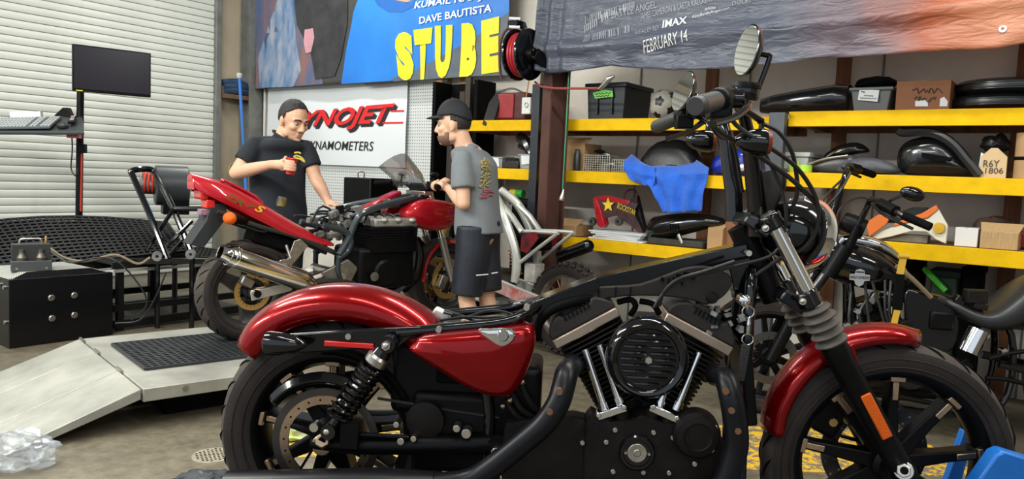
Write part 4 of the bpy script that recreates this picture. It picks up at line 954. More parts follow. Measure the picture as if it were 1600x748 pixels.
def tray_M(p, lift=0.0): 
    q = p + n * lift
    return Matrix(((xd.x, yd.x, n.x, q.x), (xd.y, yd.y, n.y, q.y), (xd.z, yd.z, n.z, q.z), (0, 0, 0, 1)))
kb0, kb1 = on_tray(-40, 194), on_tray(86, 194)
kw = (kb1 - kb0).length; kd = (on_tray(40, 186) - on_tray(40, 201)).length
kbd = thing('keyboard', 'grey computer keyboard lying on the tilted tray', 'keyboard')
mb = MB(); mb.T = tray_M((kb0 + kb1) / 2, 0.01); mb.box((0, 0, 0), (kw, kd, 0.018)); mb.ob('case', mat('keyboard_case', (0.11, 0.12, 0.13), 0.5), kbd, bevel=0.003)
KEY = mat('key_cap', (0.42, 0.44, 0.44), 0.5)
me0 = MB(); me0.T = tray_M(V((0, 0, 0))); me0.box((0, 0, 0), (kw / 24 * 0.78, kd / 6 * 0.72, 0.010)); me0 = me0.mesh('key', KEY)
Mk = tray_M((kb0 + kb1) / 2, 0.022)
for i in range(24):
    if i in (17, 20): continue
    for j in range(5):
        o = bpy.data.objects.new('key', me0); COL.objects.link(o); o.parent = kbd; o.location = Mk @ V((-kw / 2 + kw * (i + 0.5) / 24, -kd / 2 + kd * (j + 0.6) / 5.4, 0))
mb = MB(); mb.T = tray_M(on_tray(98, 197), 0.0); mb.sphere((0, 0, 0.004), (0.05, 0.035, 0.03), 14, 8)
tag(mb.ob('computer_mouse', mat('mouse_black', (0.02, 0.021, 0.022), 0.4)), 'black computer mouse beside the keyboard on the tray', 'mouse')
rm = thing('remote_control', 'black remote control propped on the tray next to the mouse', 'remote')
Mr = tray_M(on_tray(114, 190), 0.018) @ Matrix.Rotation(R(-80), 4, 'Z')
mb = MB(); mb.T = Mr; mb.box((0, 0, 0), (0.20, 0.055, 0.024)); mb.ob('body', SB, rm, bevel=0.006)
for k in range(4): mb = MB(); mb.T = Mr; mb.box((-0.06 + 0.035 * k, 0, 0.013), (0.018, 0.03, 0.005)); mb.ob('button', KEY if k != 1 else REDR, rm)
mb = MB(); pa, pb = on_tray(19, 184), on_tray(66, 184); mb.bar((pa + pb) / 2 + n * 0.03 - xd * (pb - pa).length / 2, (pa + pb) / 2 + n * 0.03 + xd * (pb - pa).length / 2, 0.06, 0.05)
tag(mb.ob('paper_stack', mat('white_paper', (0.72, 0.74, 0.75), 0.6), bevel=0.002), 'white paper pad standing behind the keyboard', 'paper')
# monitor
mo = thing('monitor', 'flat black computer monitor on the pole stand', 'monitor')
a = at_y(113, 68, 6.55); dirm = V((math.cos(R(38)), math.sin(R(38)), 0)); 
r = ray(236, 83); t_ = None
# right corner on the vertical plane through a along dirm
nm_ = V((-dirm.y, dirm.x, 0)); tt = (a - CO).dot(nm_) / r.dot(nm_); b = CO + r * tt
r = ray(114, 141.5); tt = (a - CO).dot(nm_) / r.dot(nm_); c = CO + r * tt
w_, h_ = (b - a).length, a.z - c.z
Mm = Matrix(((dirm.x, nm_.x, 0, a.x), (dirm.y, nm_.y, 0, a.y), (0, 0, 1, a.z), (0, 0, 0, 1)))
mb = MB(); mb.T = Mm; mb.box((w_ / 2, 0.02, -h_ / 2), (w_, 0.04, h_)); mb.ob('casing', SB, mo, bevel=0.006)
mb = MB(); mb.T = Mm; mb.box((w_ / 2, -0.001, -h_ / 2 + 0.006), (w_ - 0.02, 0.004, h_ - 0.035)); mb.ob('screen', mat('screen_dark', (0.010, 0.008, 0.016), 0.25), mo)
mb = MB(); mb.T = Mm; mb.box((0.05, -0.002, -h_ + 0.006), (0.05, 0.004, 0.008)); mb.ob('sticker', mat('yellow_sticker', (0.7, 0.6, 0.05), 0.5), mo)
mb = MB(); mb.bar(Mm @ V((w_ * 0.25, 0.03, -h_ * 0.55)), V((PX_.x + ptop.x, PX_.y, a.z - h_ * 0.55)), 0.08, 0.08); mb.ob('mount_arm', SB, mo)
# blower on a black tube frame
bl = thing('blower_fan', 'black centrifugal blower on a bent tube frame beside the dyno', 'fan')
c = at_y(268, 290, 6.42); axb = V((0.86, 0.5, 0))
mb = MB(); mb.lathe([(0.05, -0.13), (0.15, -0.13), (0.165, -0.12), (0.165, 0.12), (0.15, 0.13), (0.0, 0.13)], c, axb, 36); mb.ob('scroll_housing', mat('blower_grey', (0.04, 0.045, 0.05), 0.35), bl)
mb = MB(); q = c + V((0.03, 0.0, -0.16)); mb.box(q, (0.20, 0.20, 0.15), Matrix.Rotation(R(30), 3, 'Z')); mb.ob('outlet', SB, bl, bevel=0.005)
mb = MB(); mb.cyl(c - axb * 0.13, c - axb * 0.24, 0.075, 20); mb.ob('motor', STEEL, bl)
for k in range(3):
    mb = MB(); q = c - axb * (0.15 + 0.03 * k); mb.tube([q + V((0, 0, 0.02)) + (axb.cross(V((0, 0, 1))) * math.cos(t) + V((0, 0, 1)) * math.sin(t)) * 0.085 for t in [2 * PI * j / 16 for j in range(16)]], 0.009, 6, closed=True); mb.ob('red_cable_coil', mat('red_wire', (0.5, 0.03, 0.015), 0.5), bl)
tl, tr_ = at_y(206, 267, 6.0), at_y(238, 266, 6.15)
mb = MB(); mb.tube([at_y(262, 405, 5.75), at_y(236, 340, 5.85), at_y(208, 276, 5.98), tl, (tl + tr_) / 2 + V((0, 0, 0.012)), tr_, at_y(247, 280, 6.12), at_y(268, 320, 6.05), at_y(300, 395, 5.9)], 0.024, 10, smooth=5); mb.ob('tube_frame', GB, bl)
for pts in ([(272, 325), (228, 392)], [(300, 345), (250, 395)], [(290, 372), (262, 402)]):
    mb = MB(); mb.tube([at_y(pts[0][0], pts[0][1], 6.0), at_y(pts[1][0], pts[1][1], 5.8)], 0.016, 8); mb.ob('brace', GB, bl)
mb = MB(); mb.tube([at_y(272, 326, 6.0), at_y(318, 326, 6.05)], 0.02, 8); mb.ob('cross_tube', GB, bl)
for q in ((298, 397), (246, 400)):
    mb = MB(); p = at_y(q[0], q[1], 5.72); mb.lathe([(0.012, -0.03), (0.035, -0.03), (0.038, 0), (0.035, 0.03), (0.012, 0.03)], p, (0.3, -1, 0), 18, loopp=True); mb.ob('caster', STEEL, bl)
mb = MB(); p = at_y(265, 408, 5.75); mb.bar(p - V((0.3, 0.1, 0)), p + V((0.28, 0.12, 0)), 0.05, 0.04); mb.ob('foot_bar', GB, bl)
for q in ((246, 404), (300, 400)):
    p = at_y(q[0], q[1], 5.75); mb = MB(); mb.tube([p, V((p.x, p.y, 0))], 0.02, 8); mb.ob('frame_leg', GB, bl)
# hoses on the stand
for k, pts in enumerate(([(75, 385), (100, 402), (135, 408), (180, 398), (215, 412), (235, 402)], [(77, 392), (110, 410), (160, 402), (195, 418), (230, 470), (205, 500)], [(260, 425), (240, 470), (218, 500), (180, 505)])):
    mb = MB(); mb.tube([at_y(x, y, 5.3 - 0.03 * k + 0.0015 * abs(x - 120)) for x, y in pts], 0.009 if k == 0 else 0.006, 6, smooth=5)
    tag(mb.ob('hose', mat('tan_hose', (0.20, 0.15, 0.09), 0.6) if k == 0 else CAB), ['tan hose running from the control unit along the stand', 'thin black wire drooping from the control unit to the floor', 'thin black wire hanging below the mesh stand'][k], 'hose' if k == 0 else 'wire')
# crumpled clear plastic bag and dark bag on the floor
def crumple(c, rx, ry, rz, seed, n=26, m=16, amp=0.35, fr=3.0):
    mb = MB(); mb.sphere((0, 0, 0), 1.0, n, m); out = []
    for p in mb.v:
        d = noise.turbulence_vector(p * fr + V((seed, seed * 2, 0)), 4, False) * amp
        q = p + d; q = V((q.x * rx, q.y * ry, max(-0.0 * rz, (q.z + 0.75) * rz * 0.6))); out.append(q + V(c))
    mb.v = out; return mb
pb_ = at_z(20, 728, 0)
CLEARP = mat('clear_plastic', (0.75, 0.80, 0.86), 0.12, trans=0.6, spec=0.6, alpha=0.32)
tag(crumple((pb_.x, pb_.y, 0.004), 0.15, 0.11, 0.12, 4.0, 44, 28, 0.4, 2.6).ob('plastic_bag', CLEARP, smooth=25), 'crumpled clear plastic bag lying on the floor by the ramp', 'plastic bag')
db = at_z(318, 772, 0)
tag(crumple((db.x, db.y, 0.004), 0.15, 0.11, 0.07, 9.0, 40, 22, 0.25, 2.5).ob('tarp', mat('dark_tarp', (0.03, 0.034, 0.042), 0.45, var=0.3, vs=9), smooth=40), 'dark crumpled tarp on the floor below the rear tyre of the cruiser', 'tarp')
# ================================================================== red sport bike on the dyno
r0 = at_y(386, 456, 4.60)
SF = Frame((r0.x, r0.y, DKZ + 0.002), R(41))
sb = thing('sport_motorcycle', 'red sport motorcycle with its tank removed standing on the dyno', 'motorcycle', SF.o, SF.yaw)
def S(x, y, l): return SF.p(x, y, l)
DKG = mat('graphite_frame', (0.035, 0.045, 0.052), 0.3, 0.3, coat=0.5)
CASTG = mat('wheel_grey', (0.045, 0.045, 0.047), 0.4, 0.3)
wheel(sb, 'rear_wheel', (0, 0, 0.308), 0.308, 0.165, 0.212, 3, R(30), -0.085, 0.112, 0.075, 24, [GOLD, GOLD, SB, MB_], 0.05, CASTG, CASTG, False, disc_in=0.72)
wheel(sb, 'front_wheel', (1.455, 0, 0.30), 0.30, 0.115, 0.212, 3, R(30), [-0.065, 0.065], 0.145, 0.06, 0, [GOLD, GOLD, GOLD, MB_], 0.045, CASTG, CASTG, False, disc_in=0.72)
# swingarm and its pale plate
mb = MB()
for s in (-1, 1): mb.tube([(-0.03, s * 0.115, 0.308), (0.25, s * 0.115, 0.34), (0.50, s * 0.10, 0.40)], [0.022, 0.028, 0.03], 8)
mb.cyl((0.5, -0.13, 0.40), (0.5, 0.13, 0.40), 0.035, 12); mb.ob('swingarm', ALU, sb)
mb = MB(); mb.bar(S(392, 463, -0.15), S(455, 447, -0.15), 0.012, 0.055); mb.ob('caliper_bracket', mat('pale_bracket', (0.5, 0.48, 0.44), 0.5, 0.4), sb, bevel=0.004)
bolts('axle_nut', SB, sb, [S(402, 459, -0.157)], 0.022, 0.012, 0.02, 12)
mb = MB(); mb.box(S(386, 440, -0.11), (0.08, 0.05, 0.06), Matrix.Rotation(0.5, 3, 'Y')); mb.ob('rear_caliper', STEEL, sb, bevel=0.01)
# silencer
HEADP = mat('dark_header', (0.06, 0.055, 0.05), 0.35, 0.6)
a, b = S(344, 394, -0.21), S(478, 440, -0.21); d = (b - a).normalized()
mb = MB(); mb.tube([a + d * 0.05, a + d * 0.06, b - d * 0.03, b, b + d * 0.06], [0.060, 0.064, 0.064, 0.058, 0.03], 28); si = mb.ob('silencer', mat('warm_chrome', (0.62, 0.56, 0.47), 0.12, 1.0), sb)
mb = MB(); mb.lathe([(0.034, 0.03), (0.040, 0.0), (0.046, -0.002), (0.046, 0.03), (0.056, 0.058)], a, d, 24); mb.ob('tailpipe_tip', CHR, si)
mb = MB(); mb.lathe([(0.033, 0.05), (0.033, 0.002), ], a, d, 20); mb.ob('tailpipe_bore', MB_, si)
mb = MB(); mb.lathe([(0.066, 0.075), (0.068, 0.078), (0.068, 0.098), (0.066, 0.10)], a, d, 28); mb.ob('silencer_band', CHR, si)
mb = MB(); mb.tube([b + d * 0.03, S(520, 440, -0.18), S(560, 445, -0.12), S(600, 455, -0.1), S(640, 440, -0.1), S(655, 400, -0.1), S(645, 372, -0.08)], 0.022, 12, smooth=4); mb.ob('header_pipe', HEADP, sb)
# tail cowl: stations along the bike
st = []
top = [(299, 274), (330, 279), (365, 292), (400, 311), (440, 336), (480, 360), (520, 379)]
bot = [(303, 296), (325, 306), (358, 322), (395, 340), (436, 361), (478, 379), (522, 386)]
wd = [0.055, 0.085, 0.105, 0.12, 0.125, 0.12, 0.115]
for (tx, ty), (bx, by), w in zip(top, bot, wd):
    A = S(tx, ty, -w * 0.55); B_ = S(bx, by, -w)
    st.append((A, B_, w))
mb = MB(); rings = []
for A, B_, w in st:
    ring = []
    for y, xz in ((-w, B_), (-w * 1.02, B_ * 0.6 + A * 0.4), (-w * 0.85, B_ * 0.2 + A * 0.8), (-w * 0.5, A), (0, A + V((0, 0, 0.012)))):
        ring.append(V((xz.x, y, xz.z)))
    ring = ring + [V((p.x, -p.y, p.z)) for p in ring[-2::-1]]
    rings.append(ring)
mb.loft(rings, closed=False, caps=False)
tl = mb.ob('tail_cowl', REDB, sb, smooth=60, sub=2, solid=0.006)
A = rings[0]; mb = MB(); mb.plate(A, (0.006, 0, 0)); mb.ob('tail_end', REDB, sb)
mb = MB(); mb.box(S(312, 303, 0) + V((0.01, 0, 0)), (0.05, 0.13, 0.06)); mb.ob('tail_light', REDR, sb, bevel=0.012)
mb = MB(); mb.tube([S(345, 284, -0.03), S(352, 283, -0.03), S(395, 305, -0.04), S(410, 318, -0.05)], 0.010, 8, smooth=3); mb.ob('grab_ridge', REDB, sb)
# decal letters on the cowl
def decal(txt, pa, pb, h, m, y):
    me = text_mesh(txt, 1.0, shear=0.35, bold=0.02, align='LEFT'); xs = [v.co.x for v in me.vertices]; w = max(xs) - min(xs)
    a, b = S(*pa, y), S(*pb, y); dx = (b - a) / w; up = V((-dx.z, 0, dx.x)).normalized() * h
    if up.z < 0: up = -up
    for v in me.vertices: q = a + dx * (v.co.x - min(xs)) + up * v.co.y; v.co = (q.x, q.y - 0.001, q.z)
    return mesh_ob('decal', me, m, sb)
decal('ZR', (349, 307), (378, 323), 0.055, mat('dark_gold_decal', (0.16, 0.10, 0.01), 0.4), -0.128)
decal('7', (383, 322), (396, 330), 0.05, mat('dark_gold_decal', (0.16, 0.10, 0.01), 0.4), -0.129)
decal('S', (397, 328), (412, 334), 0.055, mat('yellow_decal', (0.75, 0.55, 0.02), 0.4), -0.131)
# rear mudguard with plate holder, signal
mb = MB(); mb.plate([S(x, y, -0.07) for x, y in ((330, 318), (352, 318), (356, 338), (318, 388), (297, 382), (322, 345))], (0, 0.14, 0)); mb.ob('rear_mudguard', mat('mudguard_grey', (0.016, 0.018, 0.021), 0.55), sb, bevel=0.004)
mb = MB(); mb.box(S(325, 318, -0.02), (0.05, 0.10, 0.05)); mb.ob('brake_lamp', REDR, sb, bevel=0.006)
mb = MB(); mb.box(S(318, 331, -0.03), (0.05, 0.06, 0.035)); mb.ob('wire_block', mat('blue_orange_wires', (0.5, 0.18, 0.02), 0.5, col2=(0.02, 0.1, 0.4), vs=30), sb, bevel=0.004)
c = S(359, 341, -0.18); mb = MB(); mb.sphere(c, (0.036, 0.05, 0.036), 16, 10); ts = mb.ob('turn_signal', ORG, sb)
mb = MB(); mb.tube([c + V((0.02, 0, 0)), S(384, 345, -0.11)], [0.036, 0.02], 12); mb.ob('signal_stalk', SB, ts)
# subframe and hanging bits
FRM = mat('subframe_black', (0.014, 0.015, 0.016), 0.35)
mb = MB()
for s in (-1, 1):
    def q(x, y): p = S(x, y, -0.11); return V((p.x, s * 0.11, p.z))
    mb.tube([q(340, 330), q(400, 352), q(470, 372), q(535, 400)], 0.016, 8, smooth=3)
    mb.tube([q(380, 352), q(412, 362), q(425, 352)], 0.007, 6, smooth=3)
mb.ob('subframe', FRM, sb)
mb = MB(); mb.box((S(430, 372, 0).x, 0, S(430, 372, 0).z - 0.02), (0.34, 0.18, 0.10), Matrix.Rotation(R(18), 3, 'Y')); mb.ob('seat_tray', MB_, sb, bevel=0.02)
mb = MB(); mb.plate([S(x, y, -0.13) for x, y in ((460, 376), (470, 373), (482, 384), (462, 408), (456, 414), (436, 414), (438, 406), (450, 404))], (0, 0.012, 0)); mb.ob('footpeg_bracket', ALU, sb, bevel=0.003)
mb = MB(); mb.tube([S(447, 383, -0.14), S(454, 404, -0.17)], 0.010, 8); mb.ob('footpeg', ALU, sb)
# main frame tubes
mb = MB()
for s in (-1, 1):
    def q(x, y, yy=-0.16): p = S(x, y, yy); return V((p.x, s * abs(yy), p.z))
    mb.tube([q(505, 352), q(540, 362), q(548, 376), q(543, 392), q(528, 404)], 0.02, 10, smooth=4)
    mb.tube([q(530, 398), q(545, 372), q(556, 346), q(572, 330), q(610, 318, -0.13), q(655, 308, -0.06), q(668, 305, -0.02)], 0.022, 10, smooth=4)
    mb.tube([q(548, 338, -0.10), q(600, 322, -0.09), q(650, 306, -0.05)], 0.014, 8, smooth=3)
    mb.tube([q(652, 312, -0.06), q(648, 370, -0.16), q(640, 430, -0.16), q(610, 460, -0.15), q(560, 455, -0.15), q(530, 430, -0.15), q(530, 398)], 0.017, 8, smooth=4)
mb.ob('frame', DKG, sb)
mb = MB(); mb.plate([S(x, y, -0.15) for x, y in ((505, 425), (545, 405), (560, 418), (548, 442), (510, 440))], (0, 0.03, 0)); mb.ob('pivot_plate', STEEL, sb, bevel=0.004)
bolts('pivot_bolt', ZINC, sb, [S(536, 432, -0.155)], 0.018, 0.01)
HEADM = mat('cast_head_alloy', (0.34, 0.32, 0.29), 0.42, 0.45, var=0.4, vs=16)
# engine: block, finned cylinders, pale head cover, side cover
def ebox(px0, py0, px1, py1, y, dy):
    a, b = S(px0, py0, y), S(px1, py1, y); return ((a.x + b.x) / 2, y + dy / 2, (a.z + b.z) / 2), (abs(b.x - a.x), dy, abs(b.z - a.z))
c, d = ebox(562, 388, 650, 448, -0.18, 0.36); mb = MB(); mb.box(c, d); eg = mb.ob('engine_block', SB, sb, bevel=0.03, seg=3)
for k in range(9):
    y = 357 + k * 4.2; c, d = ebox(582, y, 652, y + 1.8, -0.2, 0.40); mb = MB(); mb.box(c, d); mb.ob('fin', SB, eg)
c, d = ebox(590, 352, 645, 392, -0.17, 0.34); mb = MB(); mb.box(c, d); mb.ob('cylinder_block', SB, sb)
c, d = ebox(586, 341, 654, 355, -0.18, 0.36); mb = MB(); mb.box(c, d); mb.ob('head_cover', HEADM, sb, bevel=0.015)
for x in (600, 622, 644):
    mb = MB(); mb.sphere(S(x, 344, -0.17), (0.03, 0.03, 0.022), 10, 6); mb.ob('cam_cap', HEADM, eg)
c = S(600, 425, -0.18); mb = MB(); mb.lathe([(0.085, 0.02), (0.085, -0.02), (0.07, -0.032), (0, -0.034)], c, n=28); mb.ob('clutch_cover', SB, sb)
mb = MB(); mb.lathe([(0.03, 0), (0.03, -0.004), (0, -0.006)], S(585, 432, -0.215), n=16); mb.ob('cover_cap', STEEL, sb)
for k, x in enumerate((640, 650, 656)):
    mb = MB(); mb.tube([S(x - 4, 372, -0.14 + 0.08 * k), S(x + 8, 390, -0.14 + 0.08 * k), S(x + 4, 430, -0.14 + 0.08 * k), S(x - 20, 456, -0.12 + 0.08 * k)], 0.018, 10, smooth=4); mb.ob('exhaust_header', SB, sb)
# carburettors, airbox clutter, wiring on top
random.seed(21)
CLT = mat('engine_clutter', (0.03, 0.03, 0.03), 0.5, col2=(0.28, 0.27, 0.25), vs=22)
for k in range(26):
    p = S(random.uniform(485, 560), random.uniform(325, 375), random.uniform(-0.10, 0.12)); mb = MB()
    mb.box(p, (random.uniform(0.02, 0.07), random.uniform(0.03, 0.08), random.uniform(0.02, 0.05)), Matrix.Rotation(random.uniform(-0.6, 0.6), 3, 'Y')); mb.ob('carburettor_part', CLT if k % 3 else SB, sb, bevel=0.004)
for k in range(10):
    x = random.uniform(450, 560); mb = MB(); mb.tube([S(x, random.uniform(325, 350), random.uniform(-0.1, 0.1)), S(x + 20, random.uniform(320, 345), random.uniform(-0.1, 0.1)), S(x + 55, random.uniform(325, 355), random.uniform(-0.1, 0.1))], 0.007, 6, smooth=4); mb.ob('wire', CAB, sb)
for k in range(6):
    x = 555 + k * 14; mb = MB(); mb.tube([S(x, 348, -0.1), S(x + 6, 335, -0.08), S(x + 18, 338, -0.1), S(x + 20, 352, -0.12)], 0.008, 6, smooth=4); mb.ob('plug_lead', CAB, sb)
mb = MB(); mb.lathe([(0, -0.03), (0.026, -0.03), (0.03, 0), (0.026, 0.03), (0, 0.03)], S(440, 315, 0.08), (0.2, 0, 1), 14); mb.ob('coil', mat('coil_yellow', (0.25, 0.2, 0.04), 0.5, col2=(0.02, 0.02, 0.02), vs=18), sb)
# forks, front fender, half fairing, screen, bars
for s in (-1, 1):
    def q(x, y): p = S(x, y, -0.10); return V((p.x, s * 0.10, p.z))
    a, b = q(672, 300), q(707, 438); m_ = a + (b - a) * 0.5
    mb = MB(); mb.cyl(a, m_, 0.020, 14); mb.ob('fork_tube', CHR, sb)
    mb = MB(); mb.tube([m_, b], [0.028, 0.026], 14); mb.ob('fork_lower', mat('fork_silver', (0.5, 0.5, 0.48), 0.35, 0.8), sb)
    mb = MB(); c = S(694, 440, -0.09); mb.box(V((c.x - 0.02, s * 0.09, c.z)), (0.06, 0.05, 0.10), Matrix.Rotation(0.4, 3, 'Y')); mb.ob('brake_caliper', STEEL, sb, bevel=0.01)
pts = [S(649, 440, 0), S(654, 408, 0), S(668, 383, 0), S(688, 372, 0), S(710, 374, 0), S(730, 390, 0)]
cpt, _ = crom([V((p.x, 0, p.z)) for p in pts], [0] * 6, 4); rings = []
wc = V((1.455, 0, 0.30))
for p in cpt:
    nn = (p - wc).normalized(); rings.append([p + nn * (-0.035 * abs(t) ** 2.2) + V((0, t * 0.072, 0)) for t in [-1.0, -0.9, -0.7, -0.4, 0, 0.4, 0.7, 0.9, 1.0]])
mb = MB(); mb.loft(rings, closed=False, caps=False); mb.ob('front_fender', REDB, sb, smooth=60, solid=0.005)
# fairing: red panel on the near side and its mirror
for s in (-1, 1):
    o2 = [(634, 333), (650, 318), (676, 311), (712, 318), (722, 333), (712, 350), (688, 361), (660, 357), (642, 347)]
    p2 = spl([S(x, y, -0.17) for x, y in o2], 3); cen = sum(p2, V()) / len(p2); mb = MB(); rr = []
    for s_, dy in ((0.98, 0.10), (1.0, 0.03), (0.95, 0.0), (0.8, -0.018), (0.4, -0.028)): rr.append([V((cen.x + (p.x - cen.x) * s_, s * (0.17 - dy), cen.z + (p.z - cen.z) * s_)) for p in p2])
    mb.loft(rr); mb.ob('fairing_panel', REDB, sb, smooth=50)
mb = MB(); c = S(714, 330, 0); mb.box((c.x, 0, c.z), (0.10, 0.30, 0.14)); mb.ob('headlight_unit', SB, sb, bevel=0.04, seg=3)
SMOKE = mat('smoked_screen', (0.42, 0.42, 0.40), 0.08, trans=0.85, alpha=0.55)
rings = []
for k in range(9):
    t = k / 8 * 2 - 1; y = t * 0.19; bx = 1.26 - 0.10 * t * t
    zb = S(690, 296, 0).z; zt = S(655, 241, 0).z - 0.10 * abs(t) ** 2.5
    rings.append([V((bx, y, zb)), V((bx - 0.06, y * 0.98, zb + (zt - zb) * 0.5)), V((bx - 0.17, y * 0.9, zt))])
mb = MB(); mb.loft(rings, closed=False, caps=False); mb.ob('windscreen', SMOKE, sb, smooth=60, solid=0.003)
hz = S(655, 300, 0); GRIPS = {}
for s in (-1, 1):
    b0 = V((S(655, 303, 0).x, s * 0.04, hz.z)); b1 = b0 + V((-0.02, s * 0.10, 0.05)); b2 = b0 + V((-0.06, s * 0.22, 0.06)); b3 = b0 + V((-0.12, s * 0.36, 0.045))
    mb = MB(); mb.tube([b0, b1, b2, b3], 0.012, 10, smooth=4); mb.ob('handlebar', SB, sb)
    mb = MB(); mb.tube([b2, b3], 0.019, 12); mb.ob('grip', MB_, sb); GRIPS[s] = (b2, b3)
    mb = MB(); mb.tube([b1 + V((0.03, 0, 0.01)), b2 + V((0.06, 0, 0)), b3 + V((0.05, 0, -0.01))], 0.007, 8, smooth=3); mb.ob('lever', SB, sb)
    mb = MB(); mb.box(b1 * 0.4 + b2 * 0.6, (0.05, 0.07, 0.05)); mb.ob('switch_block', SB, sb, bevel=0.008)
    mb = MB(); mb.tube([b1 * 0.6 + b2 * 0.4, b1 * 0.6 + b2 * 0.4 + V((0.02, s * 0.01, 0.06))], 0.007, 6); mb.sphere(b1 * 0.6 + b2 * 0.4 + V((0.02, s * 0.01, 0.07)), (0.035, 0.03, 0.018), 10, 6); mb.ob('reservoir', SB, sb)
mb = MB(); mb.box((hz.x + 0.02, 0, hz.z + 0.03), (0.08, 0.22, 0.07)); mb.ob('gauge_cluster', SB, sb, bevel=0.015)
mb = MB(); mb.cyl((hz.x + 0.01, 0, hz.z - 0.12), (hz.x + 0.0, 0, hz.z + 0.0), 0.035, 14); mb.box((hz.x, 0, hz.z - 0.005), (0.07, 0.24, 0.03)); mb.ob('triple_clamp', ALU, sb, bevel=0.006)
mb = MB(); mb.box((hz.x - 0.16, 0, hz.z - 0.08), (0.22, 0.10, 0.06)); mb.ob('frame_spine', DKG, sb, bevel=0.01)
mb = MB(); mb.bar(S(560, 328, 0.10), S(622, 300, 0.10), 0.10, 0.03); mb.ob('red_far_panel', REDB, sb, bevel=0.01)
mb = MB(); mb.bar(S(556, 324, 0.16), S(618, 302, 0.16), 0.02, 0.02); mb.ob('wood_prop', mat('amber_strip', (0.6, 0.32, 0.06), 0.5), sb)
# ================================================================== yellow storage racks
POSTB = mat('blue_black_post', (0.012, 0.015, 0.024), 0.45, var=0.3, vs=10)
POSTG = mat('grey_post', (0.055, 0.06, 0.072), 0.5, var=0.2, vs=10)
PLY = mat('plywood_shelf', (0.34, 0.19, 0.10), 0.7, var=0.3, vs=5)
RZ = Matrix.Rotation(-TH, 3, 'Z')
def rbox(mb, s0, s1, d0, d1, z0, z1):
    mb.box(RW((s0 + s1) / 2, (d0 + d1) / 2, (z0 + z1) / 2), (s1 - s0, d1 - d0, z1 - z0), RZ); return mb
LZ = (1.715, 1.322, 0.812); RZs = (1.744, 1.362, 0.966)
DF0, DB0 = 5.0, 5.62
def rack(label, s0, s1, zs, bh, posts, back):
    t = thing('storage_rack', label, 'shelf', RW((s0 + s1) / 2, DF0, 0), 0, 'yellow storage racks')
    o0 = V(t.location)
    def fin(mb, nm, m, **k): o = mb.ob(nm, m, t, **k); o.location = -o0; return o
    for i, z in enumerate(zs):
        a = s0 if not (i == 2 and s0 < -3) else s0 + 0.9
        fin(rbox(MB(), a, s1, DF0, DF0 + 0.038, z - bh, z), 'front_board', YEL, bevel=0.003)
        fin(rbox(MB(), a, s1, DF0 + 0.04, DB0, z - 0.022, z - 0.003), 'shelf_panel', PLY)
        fin(rbox(MB(), a, s1, DB0 - 0.04, DB0, z - bh, z - 0.023), 'back_board', WOODR)
        n = 4
        for k in range(n):
            s = a + 0.08 + (s1 - a - 0.16) * k / (n - 1)
            fin(rbox(MB(), s - 0.02, s + 0.02, DF0 + 0.04, DB0 - 0.04, z - bh, z - 0.023), 'joist', WOODR)
    for s, w, m, d in posts: fin(rbox(MB(), s - w / 2, s + w / 2, d, d + 0.06, 0, 2.05 if m is POSTB else 1.735), 'post', m, bevel=0.003)
    for s in back: fin(rbox(MB(), s - 0.045, s + 0.045, DB0, DB0 + 0.04, 0, 2.6), 'rear_post', WOODR)
    return t
pL = at_D(834, 250, 4.93).dot(ES); pR = at_D(1211, 236, 4.94).dot(ES)
rack('yellow-fronted storage rack behind the two men', -4.42, -1.66, LZ, 0.088, [(pL, 0.075, POSTB, 4.92), (pR, 0.10, POSTG, 4.93)], [-3.9, -2.4])
rack('yellow-fronted storage rack on the right behind the black cruiser', -1.60, 1.0, RZs, 0.094, [(0.95, 0.08, POSTG, 4.93)], [-1.45, -0.4, 0.4])
# white paint collar at the top of the left post
mb = MB(); rbox(mb, pL - 0.04, pL + 0.04, 4.915, 4.985, 1.98, 2.3); tag(mb.ob('post_sleeve', mat('white_worn_paint', (0.6, 0.58, 0.52), 0.6, var=0.2)), 'white painted steel plate at the head of the dark rack post', 'plate')
# dark cabinet left of the rack
t = thing('tall_cabinet', 'dark open cabinet between the pegboard and the yellow rack', 'cabinet')
for nm, a in (('back_panel', (-4.93, -4.47, 5.50, 5.54, 0, 2.1)), ('side_panel', (-4.97, -4.93, 5.28, 5.54, 0, 2.1)), ('side_panel', (-4.47, -4.43, 5.28, 5.54, 0, 2.1))): rbox(MB(), *a).ob(nm, MB_, t)
for k in range(4): rbox(MB(), -4.86 + 0.1 * k, -4.80 + 0.1 * k, 5.38 + 0.04 * (k % 2), 5.42 + 0.04 * (k % 2), 0.3, 1.9 + 0.12 * (k % 3)).ob('hanging_strip', mat('dark_brown_strip', (0.035, 0.022, 0.015), 0.6), t)
# ------------------------------------------------------------------ things on the shelves
def fsd(px, py, D):
    p = at_D(px, py, D); return p.dot(ES), p.z
def front_box(px0, px1, ztop_py, zbase, D, depth):
    s0, _ = fsd(px0, ztop_py, D); s1, z1 = fsd(px1, ztop_py, D)
    return s0, s1, D, D + depth, zbase + 0.002, z1
CARD = mat('cardboard', (0.42, 0.25, 0.115), 0.75, var=0.12, vs=4)
CARDD = mat('dark_cardboard', (0.26, 0.105, 0.045), 0.75, var=0.12, vs=4)
CARDL = mat('pale_cardboard', (0.62, 0.44, 0.24), 0.75, var=0.06, vs=4)
PAPER = mat('white_paper', (0.72, 0.74, 0.75), 0.6)
INK = mat('marker_ink', (0.05, 0.045, 0.04), 0.7)
BLKP = mat('black_plastic', (0.012, 0.012, 0.013), 0.35, var=0.2)
BLKF = mat('black_fairing', (0.008, 0.008, 0.009), 0.18, coat=0.5)
